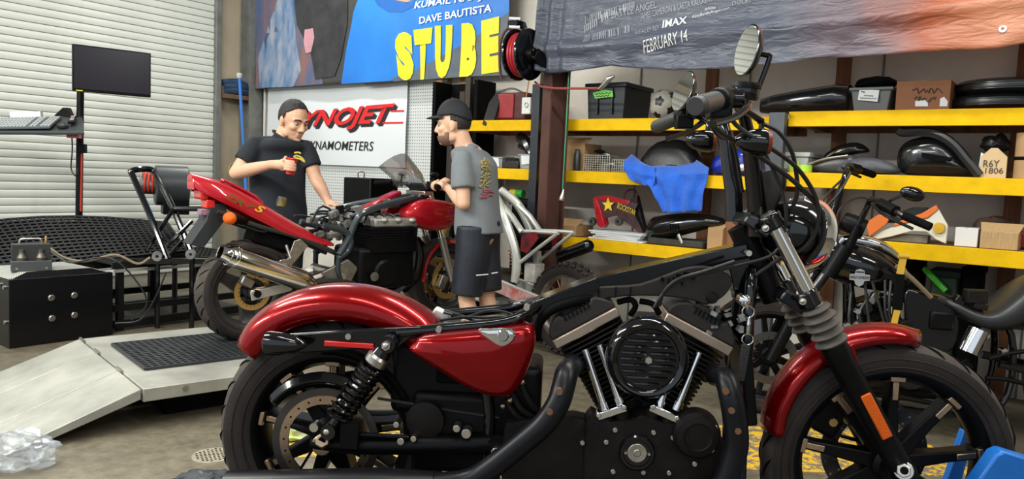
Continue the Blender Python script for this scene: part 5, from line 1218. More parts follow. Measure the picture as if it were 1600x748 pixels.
def face_text(txt, px, D, m, parent, off=0.004, bold=0.0, shear=0.0):
    """lettering mapped into a pixel quad (tl, tr, br, bl) that lies on the plane D"""
    me = text_mesh(txt, 1.0, shear, bold, align='LEFT'); bm = bmesh.new(); bm.from_mesh(me)
    xs = [v.co.x for v in bm.verts]; ys = [v.co.y for v in bm.verts]; x0, x1, y0, y1 = min(xs), max(xs), min(ys), max(ys)
    c = [at_D(*q, D - off) for q in px]
    for v in bm.verts:
        u, w = (v.co.x - x0) / (x1 - x0), (v.co.y - y0) / (y1 - y0)
        v.co = (c[3] * (1 - u) + c[2] * u) * (1 - w) + (c[0] * (1 - u) + c[1] * u) * w
    bm.to_mesh(me); bm.free()
    o = mesh_ob('lettering', me, m); 
    o.parent = parent
    return o
def carton(label, px0, px1, py, z, D, depth, m, flaps=False, cat='box', name='cardboard_box'):
    t = thing(name, label, cat); b = front_box(px0, px1, py, z, D, depth)
    rbox(MB(), *b).ob('body', m, t, bevel=0.003)
    s0, s1, d0, d1, z0, z1 = b
    rbox(MB(), s0 + (s1 - s0) * 0.46, s0 + (s1 - s0) * 0.54, d0 - 0.001, d1, z1 - 0.0005, z1 + 0.001).ob('tape', mat('packing_tape', (0.45, 0.32, 0.18), 0.3), t)
    if flaps:
        mb = MB(); mb.plate([RW(s0, d0 + 0.02, z1), RW(s1, d0 + 0.02, z1), RW(s1 + 0.02, d0 + 0.08, z1 + 0.05), RW(s0 - 0.01, d0 + 0.08, z1 + 0.05)], ED * 0.004); mb.ob('flap', m, t)
    return t, b
# --- top left shelf
t = thing('soft_cooler_bag', 'red soft bag with a black flap on the top shelf left of the column', 'bag'); D = 5.10
b = front_box(775, 822, 143, LZ[0], D, 0.30); rbox(MB(), *b).ob('body', mat('dark_red_bag', (0.07, 0.012, 0.012), 0.6, var=0.3, vs=12), t, bevel=0.025, seg=3)
b2 = front_box(778, 803, 146, LZ[0] + 0.02, D - 0.012, 0.02); rbox(MB(), *b2).ob('red_panel', mat('red_bag_panel', (0.33, 0.012, 0.018), 0.5, var=0.25, vs=8), t, bevel=0.008)
mb = MB(); mb.loft([[at_D(x, y, d) for x, y, d in r] for r in ([(776, 143, 5.12), (776, 143, 5.14)], [(766, 160, 5.06), (766, 160, 5.08)], [(757, 180, 5.0), (757, 180, 5.02)], [(752, 197, 4.975), (752, 197, 4.99)])], closed=False, caps=False)
mb = MB(); mb.plate([at_D(*q) for q in ((777, 142, 5.12), (783, 150, 5.10), (772, 188, 5.04), (757, 196, 4.985), (753, 194, 4.985), (764, 160, 5.06))], ED * 0.02 + ES * 0.004); mb.ob('flap', BLKP, t, bevel=0.003)
mb = MB(); mb.tube([at_D(778, 144, 5.12), at_D(800, 138, 5.16), at_D(820, 146, 5.2)], 0.008, 6, smooth=4); mb.ob('strap', BLKP, t)
t = thing('hanging_tag', 'white plastic switch box hanging from an orange cord beside the red bag', 'switch'); 
rbox(MB(), *[v for v in (fsd(815, 160, 4.97)[0], fsd(829, 160, 4.97)[0], 4.97, 5.0, fsd(822, 178, 4.97)[1], fsd(822, 152, 4.97)[1])]).ob('box', WHT, t, bevel=0.006)
mb = MB(); mb.tube([at_D(822, 153, 4.98), at_D(826, 128, 4.98), at_D(828, 108, 4.98)], 0.006, 6); mb.ob('cord', mat('orange_cord', (0.55, 0.25, 0.06), 0.6), t)
mb = MB(); q = at_D(822, 164, 4.965); mb.tube([q + (ES * math.cos(a) + V((0, 0, math.sin(a)))) * 0.018 for a in [2 * PI * k / 14 for k in range(14)]], 0.003, 6, closed=True); mb.ob('ring', STEEL, t)
# black tote with green label
t = thing('storage_tote', 'black lidded storage tote with a lime green label on the top shelf', 'tote'); TOT = mat('tote_slate', (0.016, 0.021, 0.026), 0.45)
s0, s1, d0, d1, z0, z1 = front_box(918, 978, 128, LZ[0], 5.08, 0.42)
mb = MB(); mb.loft([[RW(s0 + k, d0 + k, z) , RW(s1 - k, d0 + k, z), RW(s1 - k, d1 - k, z), RW(s0 + k, d1 - k, z)] for k, z in ((0.012, z0), (0.0, z1 - 0.03))]); mb.ob('tub', TOT, t, bevel=0.008)
rbox(MB(), s0 - 0.014, s1 + 0.014, d0 - 0.014, d1 + 0.01, z1 - 0.035, z1).ob('lid', TOT, t, bevel=0.006)
for u in (0.3, 0.68): rbox(MB(), s0 + (s1 - s0) * u - 0.008, s0 + (s1 - s0) * u + 0.008, d0 - 0.012, d0, z0 + 0.04, z1 - 0.04).ob('rib', TOT, t, bevel=0.003)
LIME = mat('lime_label', (0.20, 0.62, 0.09), 0.5)
mb = MB(); mb.plate([at_D(*q, 5.06) for q in ((926, 145), (944, 140), (957, 142), (958, 151), (930, 154))], ED * 0.004); mb.ob('label', LIME, t)
for k, (a, c) in enumerate((((929, 147), (954, 145)), ((931, 151), (952, 149)))):
    mb = MB(); mb.tube([at_D(a[0] + (c[0] - a[0]) * j / 8, a[1] + (c[1] - a[1]) * j / 8 + (1 if j % 2 else -1), 5.058) for j in range(9)], 0.003, 4); mb.ob('handwriting', INK, t)
# football
bc = at_D(1038, 165, 5.14); br = 0.108; bc.z = LZ[0] + br
t = thing('football', 'worn black and white football on the top shelf beside the tote', 'ball', bc)
mb = MB(); mb.sphere((0, 0, 0), br, 28, 18); mb.ob('skin', mat('worn_white_leather', (0.42, 0.40, 0.34), 0.5, var=0.2, vs=8), t)
ph = (1 + 5 ** 0.5) / 2; ico = [V(p).normalized() for p in [(0, a, b * ph) for a in (-1, 1) for b in (-1, 1)] + [(a, b * ph, 0) for a in (-1, 1) for b in (-1, 1)] + [(b * ph, 0, a) for a in (-1, 1) for b in (-1, 1)]]
rot = Matrix.Rotation(0.5, 3, 'X') @ Matrix.Rotation(0.9, 3, 'Z')
for c in ico:
    c = rot @ c; u = c.orthogonal().normalized(); w = c.cross(u); mb = MB()
    mb.loft([[(c + (u * math.cos(a) + w * math.sin(a)) * k).normalized() * (br + 0.0015) for a in [2 * PI * j / 5 for j in range(5)]] for k in (0.01, 0.2, 0.38)], caps=False); mb.ob('patch', BLKP, t)
# --- middle left shelf
z = LZ[1]
def bin_(label, px0, px1, py, D, lab):
    t = thing('clear_bin', label, 'bin'); s0, s1, d0, d1, z0, z1 = front_box(px0, px1, py, z, D, 0.25); CLB = mat('frosted_bin', (0.30, 0.32, 0.33), 0.35, var=0.2, vs=12)
    mb = MB(); mb.loft([[RW(s0 + k, d0 + k, q), RW(s1 - k, d0 + k, q), RW(s1 - k, d1 - k, q), RW(s0 + k, d1 - k, q)] for k, q in ((0.01, z0), (0, z1 - 0.015), (-0.006, z1 - 0.013), (-0.006, z1))]); mb.ob('tub', CLB, t, bevel=0.003)
    if lab:
        mb = MB(); mb.plate([at_D(*q, D - 0.006) for q in lab], ED * 0.003); mb.ob('label', PAPER, t)
bin_('small frosted bin with a white label behind the man in grey', 764, 785, 245, 5.06, [(768, 246), (779, 246), (780, 260), (769, 260)])
bin_('frosted bin with a square white label left of the dark post', 811, 836, 241, 5.06, [(814, 243), (828, 243), (829, 256), (815, 257)])
t = thing('tool_case', 'small black carry case between the two frosted bins', 'case'); b = front_box(784, 810, 251, z, 5.05, 0.16); rbox(MB(), *b).ob('body', BLKP, t, bevel=0.008)
s0, s1, d0, d1, z0, z1 = b; mb = MB(); mb.tube([RW(s0 + 0.04, d0, z1), RW(s0 + 0.05, d0, z1 + 0.02), RW(s1 - 0.05, d0, z1 + 0.02), RW(s1 - 0.04, d0, z1)], 0.007, 6); mb.ob('handle', BLKP, t)
mb = MB(); mb.tube([at_D(812, 214, 5.16), at_D(822, 222, 5.14), at_D(830, 236, 5.12), at_D(838, 244, 5.12)], [0.045, 0.05, 0.05, 0.04], 8, smooth=3); mb.tube([at_D(812, 228, 5.15), at_D(826, 234, 5.13), at_D(836, 246, 5.12), at_D(838, 258, 5.12)], [0.025, 0.03, 0.03, 0.03], 8, smooth=3)
tag(mb.ob('intake_duct', BLKF), 'black curved plastic duct leaning behind the dark post', 'duct')
t, b = carton('brown cardboard box with black arrow marks behind the green cord', 868, 914, 224, z, 5.10, 0.26, CARD, True)
for y in (236, 252):
    mb = MB(); up = -1 if y < 244 else 1
    mb.plate([at_D(868 + 5, y, 5.097), at_D(868 + 16, y, 5.097), at_D(868 + 10.5, y + 6 * up, 5.097)], -ED * 0.002); mb.ob('arrow_mark', INK, t)
t = thing('thermos_bottle', 'dark grey metal flask standing before the arrow-marked carton', 'flask', V((*at_D(901, 262, 5.06).xy, z + 0.002)))
mb = MB(); mb.lathe([(0, 0), (0.026, 0), (0.028, 0.01), (0.028, 0.12), (0.018, 0.145), (0.018, 0.165), (0, 0.167)], (0, 0, 0), (0, 0, 1), 20); mb.ob('body', mat('flask_grey', (0.06, 0.065, 0.075), 0.35, 0.5), t)
WIRE = mat('basket_wire', (0.55, 0.55, 0.52), 0.4, 0.7)
def basket(label, px0, px1, py, D, depth, nx, nz, junk):
    t = thing('wire_basket', label, 'basket'); s0, s1, d0, d1, z0, z1 = front_box(px0, px1, py, z, D, depth)
    for k in range(nx + 1):
        s = s0 + (s1 - s0) * k / nx; mb = MB(); mb.tube([RW(s, d0, z1), RW(s, d0, z0 + 0.003), RW(s, d1, z0 + 0.003), RW(s, d1, z1)], 0.0022, 4); mb.ob('wire', WIRE, t)
    for k in range(nz + 1):
        q = z0 + 0.004 + (z1 - z0 - 0.004) * k / nz; mb = MB(); mb.tube([RW(s0, d0, q), RW(s1, d0, q), RW(s1, d1, q), RW(s0, d1, q)], 0.0022 if k < nz else 0.004, 4, closed=True); mb.ob('wire_ring', WIRE, t)
    return s0, s1, d0, d1, z0, z1
b = basket('grey wire basket heaped with metal junk beside the flask', 913, 953, 243, 5.04, 0.18, 11, 7, True)
random.seed(4)
for k in range(9):
    mb = MB(); c = RW(random.uniform(b[0] + 0.03, b[1] - 0.03), random.uniform(b[2] + 0.04, b[3] - 0.04), b[4] + 0.04 + 0.02 * k * 0.7); d = V((random.uniform(-1, 1), random.uniform(-1, 1), random.uniform(-0.3, 0.5))).normalized() * random.uniform(0.03, 0.07)
    mb.tube([c - d, c, c + d], [random.uniform(0.008, 0.014), 0.018, 0.008], 8); tag(mb.ob('metal_fitting', STEEL if k % 2 else SB), 'small metal fitting heaped in the grey wire basket', 'fitting', 'metal fittings in the wire basket')
basket('empty low wire tray right of the junk basket', 957, 985, 250, 5.05, 0.16, 8, 4, False)
# black seat with blue cloth, blue tank part
t = thing('saddle_cushion', 'black motorcycle seat half covered by a blue cloth on the middle shelf', 'seat')
c = RW(*[fsd(1050, 250, 5.22)[0], 5.22]); mb = MB(); rings = []
for k in range(11):
    u = k / 10; s = (u - 0.5) * 0.52; h = 0.24 * (1 - abs(2 * u - 1) ** 3.0) + 0.012; w = 0.12 + 0.03 * math.sin(PI * u)
    rings.append([RW(fsd(1050, 250, 5.22)[0] + s, 5.22 + w * math.cos(a), z + 0.004 + h * max(0, math.sin(a)) ** 0.7) for a in [PI * j / 10 for j in range(11)]])
mb.loft(rings); mb.ob('cushion', mat('seat_vinyl', (0.008, 0.008, 0.009), 0.4, bump=0.15, bs=60), t)
mb = MB(); s0 = fsd(1050, 250, 5.09)[0]; mb.tube([RW(s0 + x, 5.075 + abs(x) * 0.1, z + 0.05 + 0.01 * math.cos(x * 20)) for x in (-0.22, -0.1, 0, 0.1, 0.22)], 0.009, 6, smooth=3); mb.ob('trim', BLKF, t)
CLOTH = mat('blue_cloth', (0.012, 0.12, 0.62), 0.8, var=0.15, vs=10, bump=0.5, bs=70, sheen=0.3)
def cloth_sheet(rows, nx=26, amp=0.012, fr=9.0, seed=0, D0=4.97):
    """rows: (left px, right px, py, D); ruffled sheet hung through those rows"""
    g = []
    rr = []
    for i in range(len(rows) - 1):
        for k in range(5):
            t_ = k / 5; rr.append([rows[i][j] * (1 - t_) + rows[i + 1][j] * t_ for j in range(5)])
    rr.append(list(rows[-1]))
    for iy, (l, r, yl, yr, D) in enumerate(rr):
        row = []
        for ix in range(nx + 1):
            u = ix / nx; p = at_D(l + (r - l) * u, yl + (yr - yl) * u, D)
            v_ = iy / len(rr); p = p - ED * (amp * (0.5 + 0.8 * v_) * math.sin(u * fr * 1.3 + iy * 0.15 + seed + 2.0 * noise.noise(p * 5)) + amp * 1.3 * noise.noise(p * 11)); row.append(p)
        g.append(row)
    mb = MB(); mb.loft(g, closed=False, caps=False); return mb
mb = cloth_sheet([(985, 1088, 258, 250, 5.16), (984, 1106, 262, 262, 5.03), (992, 1106, 274, 272, 4.955), (1016, 1102, 292, 290, 4.95), (1028, 1099, 312, 310, 4.95), (1037, 1097, 333, 330, 4.955)], nx=40, amp=0.016, fr=13)
t = thing('blue_cloth', 'bright blue cloth draped over the shelf edge from the black seat', 'cloth'); mb.ob('drape', CLOTH, t, smooth=60, solid=0.004)
mb = cloth_sheet([(986, 1010, 241, 258, 5.06), (978, 1022, 252, 262, 4.98), (974, 1024, 264, 276, 4.94), (982, 1024, 280, 284, 4.945), (1000, 1020, 288, 292, 4.95)], nx=18, amp=0.018, fr=7, seed=2); mb.ob('bunched_fold', CLOTH, t, smooth=60, solid=0.004)
t = thing('blue_tank_part', 'glossy blue tank panel with a silver dial on the middle shelf', 'fairing')
p2 = spl([at_D(x, y, 5.10) for x, y in ((1110, 270), (1112, 250), (1128, 238), (1150, 232), (1172, 236), (1180, 258), (1178, 273), (1140, 273))], 3); cen = sum(p2, V()) / len(p2)
mb = MB(); mb.loft([[cen + (p - cen) * k + ED * dd for p in p2] for k, dd in ((0.95, 0.22), (1.0, 0.06), (0.95, 0.01), (0.7, -0.02), (0.3, -0.03))]); mb.ob('shell', mat('deep_blue_paint', (0.01, 0.03, 0.35), 0.2, coat=1.0), t, smooth=50)
q = at_D(1160, 262, 5.055); mb = MB(); mb.lathe([(0, -0.01), (0.022, -0.008), (0.028, 0.006)], q, ED, 18); mb.ob('dial', ALU, t)
# --- lower left shelf
z = LZ[2]
t = thing('race_fairing', 'red race fairing with a yellow star graphic on the lower shelf', 'fairing'); D = 5.14
mb = MB(); mb.plate([at_D(*q) for q in ((926, 310, 5.1), (932, 307, 5.1), (944, 350, 5.08), (940, 356, 5.08), (933, 352, 5.08))], ED * 0.08); mb.ob('front_fin', REDB, t, bevel=0.004)
mb = MB(); o_ = [(932, 308), (952, 306), (985, 315), (996, 318), (990, 332), (1000, 352), (1008, 372), (985, 352), (962, 336), (945, 341), (938, 352)]
mb.plate([at_D(x, y, 5.11 + 0.0008 * (x - 932)) for x, y in o_], ED * 0.02); mb.ob('side_panel', mat('fairing_graphic', (0.012, 0.011, 0.012), 0.35, col2=(0.10, 0.02, 0.02), vs=22), t)
mb = MB(); mb.plate([at_D(x, y, 5.105 + 0.0008 * (x - 932)) for x, y in ((928, 308), (950, 305), (985, 314), (982, 319), (958, 316), (934, 311))], ED * 0.006); mb.ob('red_flash', REDB, t)
mb = MB(); c0 = (950, 320); mb.plate([at_D(c0[0] + (10 if k % 2 == 0 else 4.5) * math.sin(k * PI / 5), c0[1] - (12 if k % 2 == 0 else 5) * math.cos(k * PI / 5), 5.115) for k in range(10)], ED * 0.004); mb.ob('star', mat('star_yellow', (0.85, 0.62, 0.03), 0.4), t)
face_text('ROCKSTAR', ((966, 316), (994, 329), (992, 336), (964, 325)), 5.14, mat('star_yellow', (0.85, 0.62, 0.03), 0.4), t, off=0.012)
mb = MB(); mb.tube([at_D(x, y, 5.2) for x, y in ((972, 322), (978, 300), (992, 297), (995, 310), (985, 322))], 0.006, 6, smooth=4); mb.ob('hose', mat('dark_red_hose', (0.14, 0.01, 0.02), 0.5), t)
mb = MB(); mb.plate([at_D(x, y, 5.2) for x, y in ((985, 312), (994, 305), (1000, 330), (1010, 372), (995, 360))], ED * 0.05); mb.ob('rear_stay', BLKP, t)
for q in ((926, 346), (967, 346)):
    p = at_D(*q, 5.12); mb = MB(); mb.lathe([(0.012, -0.015), (0.03, -0.015), (0.034, 0), (0.03, 0.015), (0.012, 0.015)], p, ED, 18, loopp=True); mb.ob('wheel', mat('dark_grey_rubber', (0.05, 0.05, 0.05), 0.6), t)
t = thing('paper_stack', 'stack of white papers on the lower shelf under the race fairing', 'papers')
random.seed(8)
for k in range(5):
    s0, s1, d0, d1, z0, z1 = front_box(916 + random.uniform(0, 14), 1002 + random.uniform(-6, 6), 372, z + 0.013 * k, 5.02, 0.26)
    mb = MB(); mb.box(RW((s0 + s1) / 2, (d0 + d1) / 2, z0 + 0.006), (s1 - s0, d1 - d0, 0.011), Matrix.Rotation(-TH + random.uniform(-0.08, 0.08), 3, 'Z')); mb.ob('sheet_bundle', PAPER, t)
# black engine cover
t = thing('black_tail_fairing', 'glossy black ribbed fairing lying on the lower shelf under the blue cloth', 'fairing')
rings = []
for px_, y0, y1, w in ((1012, 352, 374, 0.05), (1022, 338, 376, 0.10), (1045, 334, 374, 0.13), (1075, 332, 366, 0.13), (1105, 334, 358, 0.11), (1128, 340, 354, 0.07), (1136, 346, 352, 0.02)):
    a = at_D(px_, y0, 5.14); b = at_D(px_, y1, 5.14); c = (a + b) / 2; h = (a.z - b.z) / 2
    rings.append([c + ED * (w * math.cos(t_)) + V((0, 0, h * math.sin(t_))) for t_ in [2 * PI * j / 14 for j in range(14)]])
mb = MB(); mb.loft(rings); mb.ob('shell', BLKF, t, smooth=60)
for k in range(4): mb = MB(); mb.tube([at_D(1046 + 4 * k, 350, 5.005), at_D(1047 + 4 * k, 364, 5.005)], 0.006, 6); mb.ob('rib', SB, t)
mb = MB(); mb.tube([at_D(1060, 366, 5.04), at_D(1066, 380, 5.04)], 0.014, 10); mb.ob('stub_pipe', ALU, t)
mb = MB(); rbox(mb, fsd(1018, 370, 5.1)[0], fsd(1105, 370, 5.1)[0], 5.03, 5.25, z + 0.002, z + 0.05); mb.ob('stand_block', mat('dark_olive_pack', (0.03, 0.03, 0.022), 0.7, var=0.4, vs=12), t, bevel=0.01)
carton('small brown carton with an open flap at the end of the lower shelf', 1106, 1130, 357, z, 5.06, 0.2, CARD, True)
carton('tilted dark carton right of the small open carton', 1133, 1160, 348, z, 5.10, 0.2, CARDD, True)
t = thing('water_bottle', 'clear plastic water bottle near the foot of the column', 'bottle', V((*at_D(866, 350, 5.16).xy, fsd(872, 353, 5.05)[1] + 0.003)))
mb = MB(); mb.lathe([(0, 0), (0.03, 0), (0.032, 0.01), (0.032, 0.10), (0.014, 0.13), (0.013, 0.15)], (0, 0, 0), (0, 0, 1), 18); mb.ob('body', mat('bottle_plastic', (0.75, 0.78, 0.80), 0.1, trans=0.5), t)
mb = MB(); mb.lathe([(0.015, 0.145), (0.015, 0.165), (0, 0.166)], (0, 0, 0), (0, 0, 1), 14); mb.ob('cap', PAPER, t)
# --- right rack, top shelf
z = RZs[0]
t = thing('dark_body_panel', 'long glossy black body panel on the top right shelf', 'fairing'); rings = []
for px_, y0, y1, w in ((1192, 150, 172, 0.06), (1215, 144, 174, 0.12), (1260, 136, 173, 0.15), (1310, 128, 171, 0.15), (1330, 128, 170, 0.1)):
    a = at_D(px_, y0, 5.22); b = at_D(px_, y1, 5.22); c = (a + b) / 2; h = (a.z - b.z) / 2
    rings.append([c + ED * (w * math.copysign(abs(math.cos(t_)) ** 0.6, math.cos(t_))) + V((0, 0, h * math.copysign(abs(math.sin(t_)) ** 0.6, math.sin(t_)))) for t_ in [2 * PI * j / 16 for j in range(16)]])
zmin = min(p.z for r in rings for p in r); rings = [[p + V((0, 0, z + 0.003 - zmin)) for p in r] for r in rings]
mb = MB(); mb.loft(rings); mb.ob('shell', BLKF, t, smooth=50)
t = thing('grey_tote', 'grey plastic tote with a torn white label on the top right shelf', 'tote'); s0, s1, d0, d1, z0, z1 = front_box(1330, 1394, 135, z, 5.06, 0.34); GT = mat('tote_grey', (0.13, 0.135, 0.14), 0.5)
mb = MB(); mb.loft([[RW(s0 + k, d0 + k, q), RW(s1 - k, d0 + k, q), RW(s1 - k, d1 - k, q), RW(s0 + k, d1 - k, q)] for k, q in ((0.02, z0), (0.002, z1 - 0.02), (-0.01, z1 - 0.018), (-0.01, z1))]); mb.ob('tub', GT, t, bevel=0.006)
mb = MB(); mb.plate([at_D(*q, 5.052) for q in ((1343, 139), (1374, 141), (1371, 159), (1340, 156))], ED * 0.003); mb.ob('label', PAPER, t)
for y, x0_, x1_ in ((143, 1346, 1351), (149, 1350, 1364), (153, 1344, 1369)):
    mb = MB(); mb.tube([at_D(x0_ + (x1_ - x0_) * j / 10, y + 0.8 * (1 if j % 2 else -1) + j * 0.1, 5.05) for j in range(11)], 0.0018, 4); mb.ob('handwriting', INK, t)
s0, _ = fsd(1332, 130, 5.1); s1, zt = fsd(1392, 118, 5.1)
mb = crumple(RW((s0 + s1) / 2, 5.22, z1 + 0.002), (s1 - s0) / 2 * 1.02, 0.15, 0.075, 2, 20, 12, 0.2, 2.0); tag(mb.ob('dark_cloth_pile', MB_, smooth=60), 'black cloth heap on top of the grey tote', 'cloth')
t, b = carton('large brown carton with handwriting on the top right shelf', 1402, 1487, 124, z, 5.05, 0.36, CARDD)
for (x0_, x1_, y) in ((1425, 1472, 142), (1428, 1462, 154)):
    mb = MB(); random.seed(int(x0_)); mb.tube([at_D(x0_ + (x1_ - x0_) * j / 18, y + random.uniform(-5, 5), 5.046) for j in range(19)], 0.0028, 4); mb.ob('handwriting', INK, t)
for q in (((1430, 158), (1449, 156), (1450, 166), (1430, 166)), ((1469, 154), (1475, 151), (1481, 158), (1480, 166), (1468, 166))):
    mb = MB(); mb.plate([at_D(*p, 5.047) for p in q], ED * 0.002); mb.ob('label', PAPER, t)
for k in range(2):
    t = thing('tyre', ['black tyre lying flat on the top right shelf, lower of two', 'black tyre lying flat on the top right shelf, upper of two'][k], 'tyre', RW(fsd(1570, 150, 5.3)[0] + 0.03 * k, 5.34, z + 0.004 + 0.088 * k), 0, 'tyres on the top shelf')
    mb = MB(); mb.lathe([(0.20, 0.0), (0.27, -0.002 + 0.002), (0.305, 0.02), (0.31, 0.042), (0.305, 0.064), (0.27, 0.084), (0.20, 0.084), (0.205, 0.042)], (0, 0, 0), (0, 0, 1), 40, loopp=True); mb.ob('carcass', mat('shiny_tyre', (0.012, 0.012, 0.013), 0.3), t)
    for zz in (0.025, 0.058): mb = MB(); mb.tube([V((0.309 * math.cos(a), 0.309 * math.sin(a), zz)) for a in [2 * PI * j / 40 for j in range(40)]], 0.004, 6, closed=True); mb.ob('rib', BLKF, t)
mb = MB(); rbox(mb, fsd(1500, 150, 5.0)[0], 0.9, 5.02, 5.6, z - 0.001, z + 0.002); tag(mb.ob('orange_board', mat('orange_strip', (0.5, 0.10, 0.02), 0.6)), 'thin orange board under the tyres on the top shelf', 'board')
# --- right rack, middle shelf
z = RZs[1]
t = thing('clear_tub', 'translucent plastic tub with lid on the middle right shelf by the grey post', 'tub'); CLT2 = mat('milky_plastic', (0.55, 0.57, 0.55), 0.35, trans=0.2)
s0, s1, d0, d1, z0, z1 = front_box(1222, 1264, 238, z, 5.10, 0.3)
mb = MB(); mb.loft([[RW(s0 + k, d0 + k, q), RW(s1 - k, d0 + k, q), RW(s1 - k, d1 - k, q), RW(s0 + k, d1 - k, q)] for k, q in ((0.012, z0), (0, z1 - 0.03))]); mb.ob('tub', CLT2, t, bevel=0.01)
rbox(MB(), s0 - 0.01, s1 + 0.01, d0 - 0.01, d1, z1 - 0.03, z1).ob('lid', CLT2, t, bevel=0.006)
t = thing('lime_tape_roll', 'roll of lime green tape in front of the translucent tub', 'tape', V((*at_D(1258, 264, 5.04).xy, z + 0.002)))
mb = MB(); mb.lathe([(0.02, 0), (0.042, 0), (0.042, 0.045), (0.02, 0.045)], (0, 0, 0), (0, 0, 1), 24, loopp=True); mb.ob('roll', mat('lime_tape', (0.45, 0.72, 0.04), 0.5), t)
t = thing('lime_note', 'yellow-green note stuck on the front of the translucent tub', 'note'); mb = MB(); mb.plate([at_D(*q, 5.085) for q in ((1232, 254), (1248, 252), (1249, 268), (1234, 269))], ED * 0.003); mb.ob('sheet', mat('lime_tape', (0.45, 0.72, 0.04), 0.5), t)
def slab_fairing(name, label, outline, D, dep, m, parts=(), bulge=0.03, zb=None):
    t = thing(name, label, 'fairing'); p2 = spl([at_D(x, y, D) for x, y in outline], 3)
    if zb is not None:
        k = zb + 0.003 - min(p.z for p in p2); p2 = [p + V((0, 0, k)) for p in p2]
    cen = sum(p2, V()) / len(p2)
    mb = MB(); mb.loft([[cen + (p - cen) * k + ED * dd for p in p2] for k, dd in ((0.96, dep), (1.0, dep * 0.3), (0.97, 0.0), (0.8, -bulge * 0.6), (0.4, -bulge))]); mb.ob('shell', m, t, smooth=45)
    for nm, pts, r, mm, DD in parts: mb = MB(); mb.tube([at_D(x, y, DD) for x, y in pts], r, 8, smooth=4); mb.ob(nm, mm, t)
    return t
GREYF = mat('grey_fairing', (0.10, 0.10, 0.10), 0.35, col2=(0.02, 0.02, 0.02), vs=5)
slab_fairing('silver_side_panel', 'grey and black side panel on the middle right shelf', [(1262, 268), (1268, 256), (1300, 246), (1330, 244), (1342, 256), (1336, 271), (1300, 272)], 5.12, 0.12, GREYF, [('silver_edge', [(1264, 256), (1290, 248), (1325, 243)], 0.008, ALU, 5.08)], zb=z)
slab_fairing('black_visor', 'black pointed visor resting on the grey side panel', [(1286, 246), (1300, 232), (1325, 223), (1345, 224), (1358, 236), (1340, 240), (1318, 244)], 5.22, 0.06, BLKF, [('chrome_rod', [(1288, 248), (1310, 234), (1338, 230)], 0.006, CHR, 5.16), ('mount_leg', [(1318, 240), (1318, 258), (1316, 271)], 0.012, BLKP, 5.25)])
slab_fairing('black_mudguard', 'low black mudguard with grey folds on the middle right shelf', [(1308, 271), (1316, 258), (1340, 249), (1370, 250), (1398, 262), (1402, 273), (1360, 274)], 5.04, 0.10, mat('blueblack_fabric', (0.02, 0.022, 0.03), 0.5, col2=(0.10, 0.10, 0.12), vs=6), zb=z)
t = slab_fairing('large_black_fairing', 'large black front fairing with a curved tube on the middle right shelf', [(1401, 262), (1402, 238), (1415, 222), (1440, 214), (1470, 211), (1500, 228), (1520, 255), (1532, 276), (1470, 276), (1415, 274)], 5.14, 0.24, BLKF, [('curved_tube', [(1404, 203), (1412, 207), (1440, 206), (1465, 210), (1490, 226), (1512, 252), (1530, 274)], 0.026, BLKP, 5.06)], bulge=0.06, zb=z)
mb = MB(); mb.plate([at_D(*q, 5.06) for q in ((1440, 238), (1488, 246), (1486, 250), (1462, 252), (1440, 246))], ED * 0.03); mb.ob('air_vent', MB_, t)
mb = MB(); mb.plate([at_D(*q, 5.2) for q in ((1404, 206), (1408, 199), (1440, 198), (1470, 204), (1490, 215), (1470, 214), (1430, 210))], ED * 0.06); mb.ob('top_lip', BLKP, t, bevel=0.01)
t = thing('cardboard_marker', 'pale cardboard marker with cut corners and handwriting on the middle right shelf', 'cardboard')
mb = MB(); mb.plate([at_D(x, y, 5.06) for x, y in ((1531, 278), (1533, 244), (1549, 231), (1559, 231), (1574, 245), (1571, 279))], ED * 0.02); mb.ob('sheet', CARDL, t)
mb = MB(); mb.plate([at_D(x, y, 5.085) for x, y in ((1526, 277), (1533, 238), (1537, 240), (1534, 278))], ED * 0.05); mb.ob('side_flap', PAPER, t)
face_text('R6Y', ((1537, 250), (1562, 250), (1561, 261), (1536, 261)), 5.06, INK, t); face_text('1806', ((1540, 262), (1568, 262), (1567, 271), (1539, 271)), 5.06, INK, t)
mb = crumple(at_D(1556, 237, 5.22), 0.075, 0.06, 0.09, 6, 18, 12, 0.35, 2.2); tag(mb.ob('black_bag', BLKP, smooth=50), 'black plastic bundle behind the cardboard marker', 'bag')
t = thing('cardboard_tube', 'thick brown cardboard tube at the right edge of the middle shelf', 'tube', V((*at_D(1603, 270, 5.1).xy, z + 0.002))); mb = MB(); mb.lathe([(0.055, 0), (0.06, 0), (0.06, 0.25), (0.055, 0.25)], (0, 0, 0), (0, 0, 1), 24, loopp=True); mb.ob('wall', CARD, t)
mb = MB(); mb.lathe([(0.0605, 0.10), (0.062, 0.11), (0.0605, 0.12)], (0, 0, 0), (0, 0, 1), 24); mb.ob('band', MB_, t)
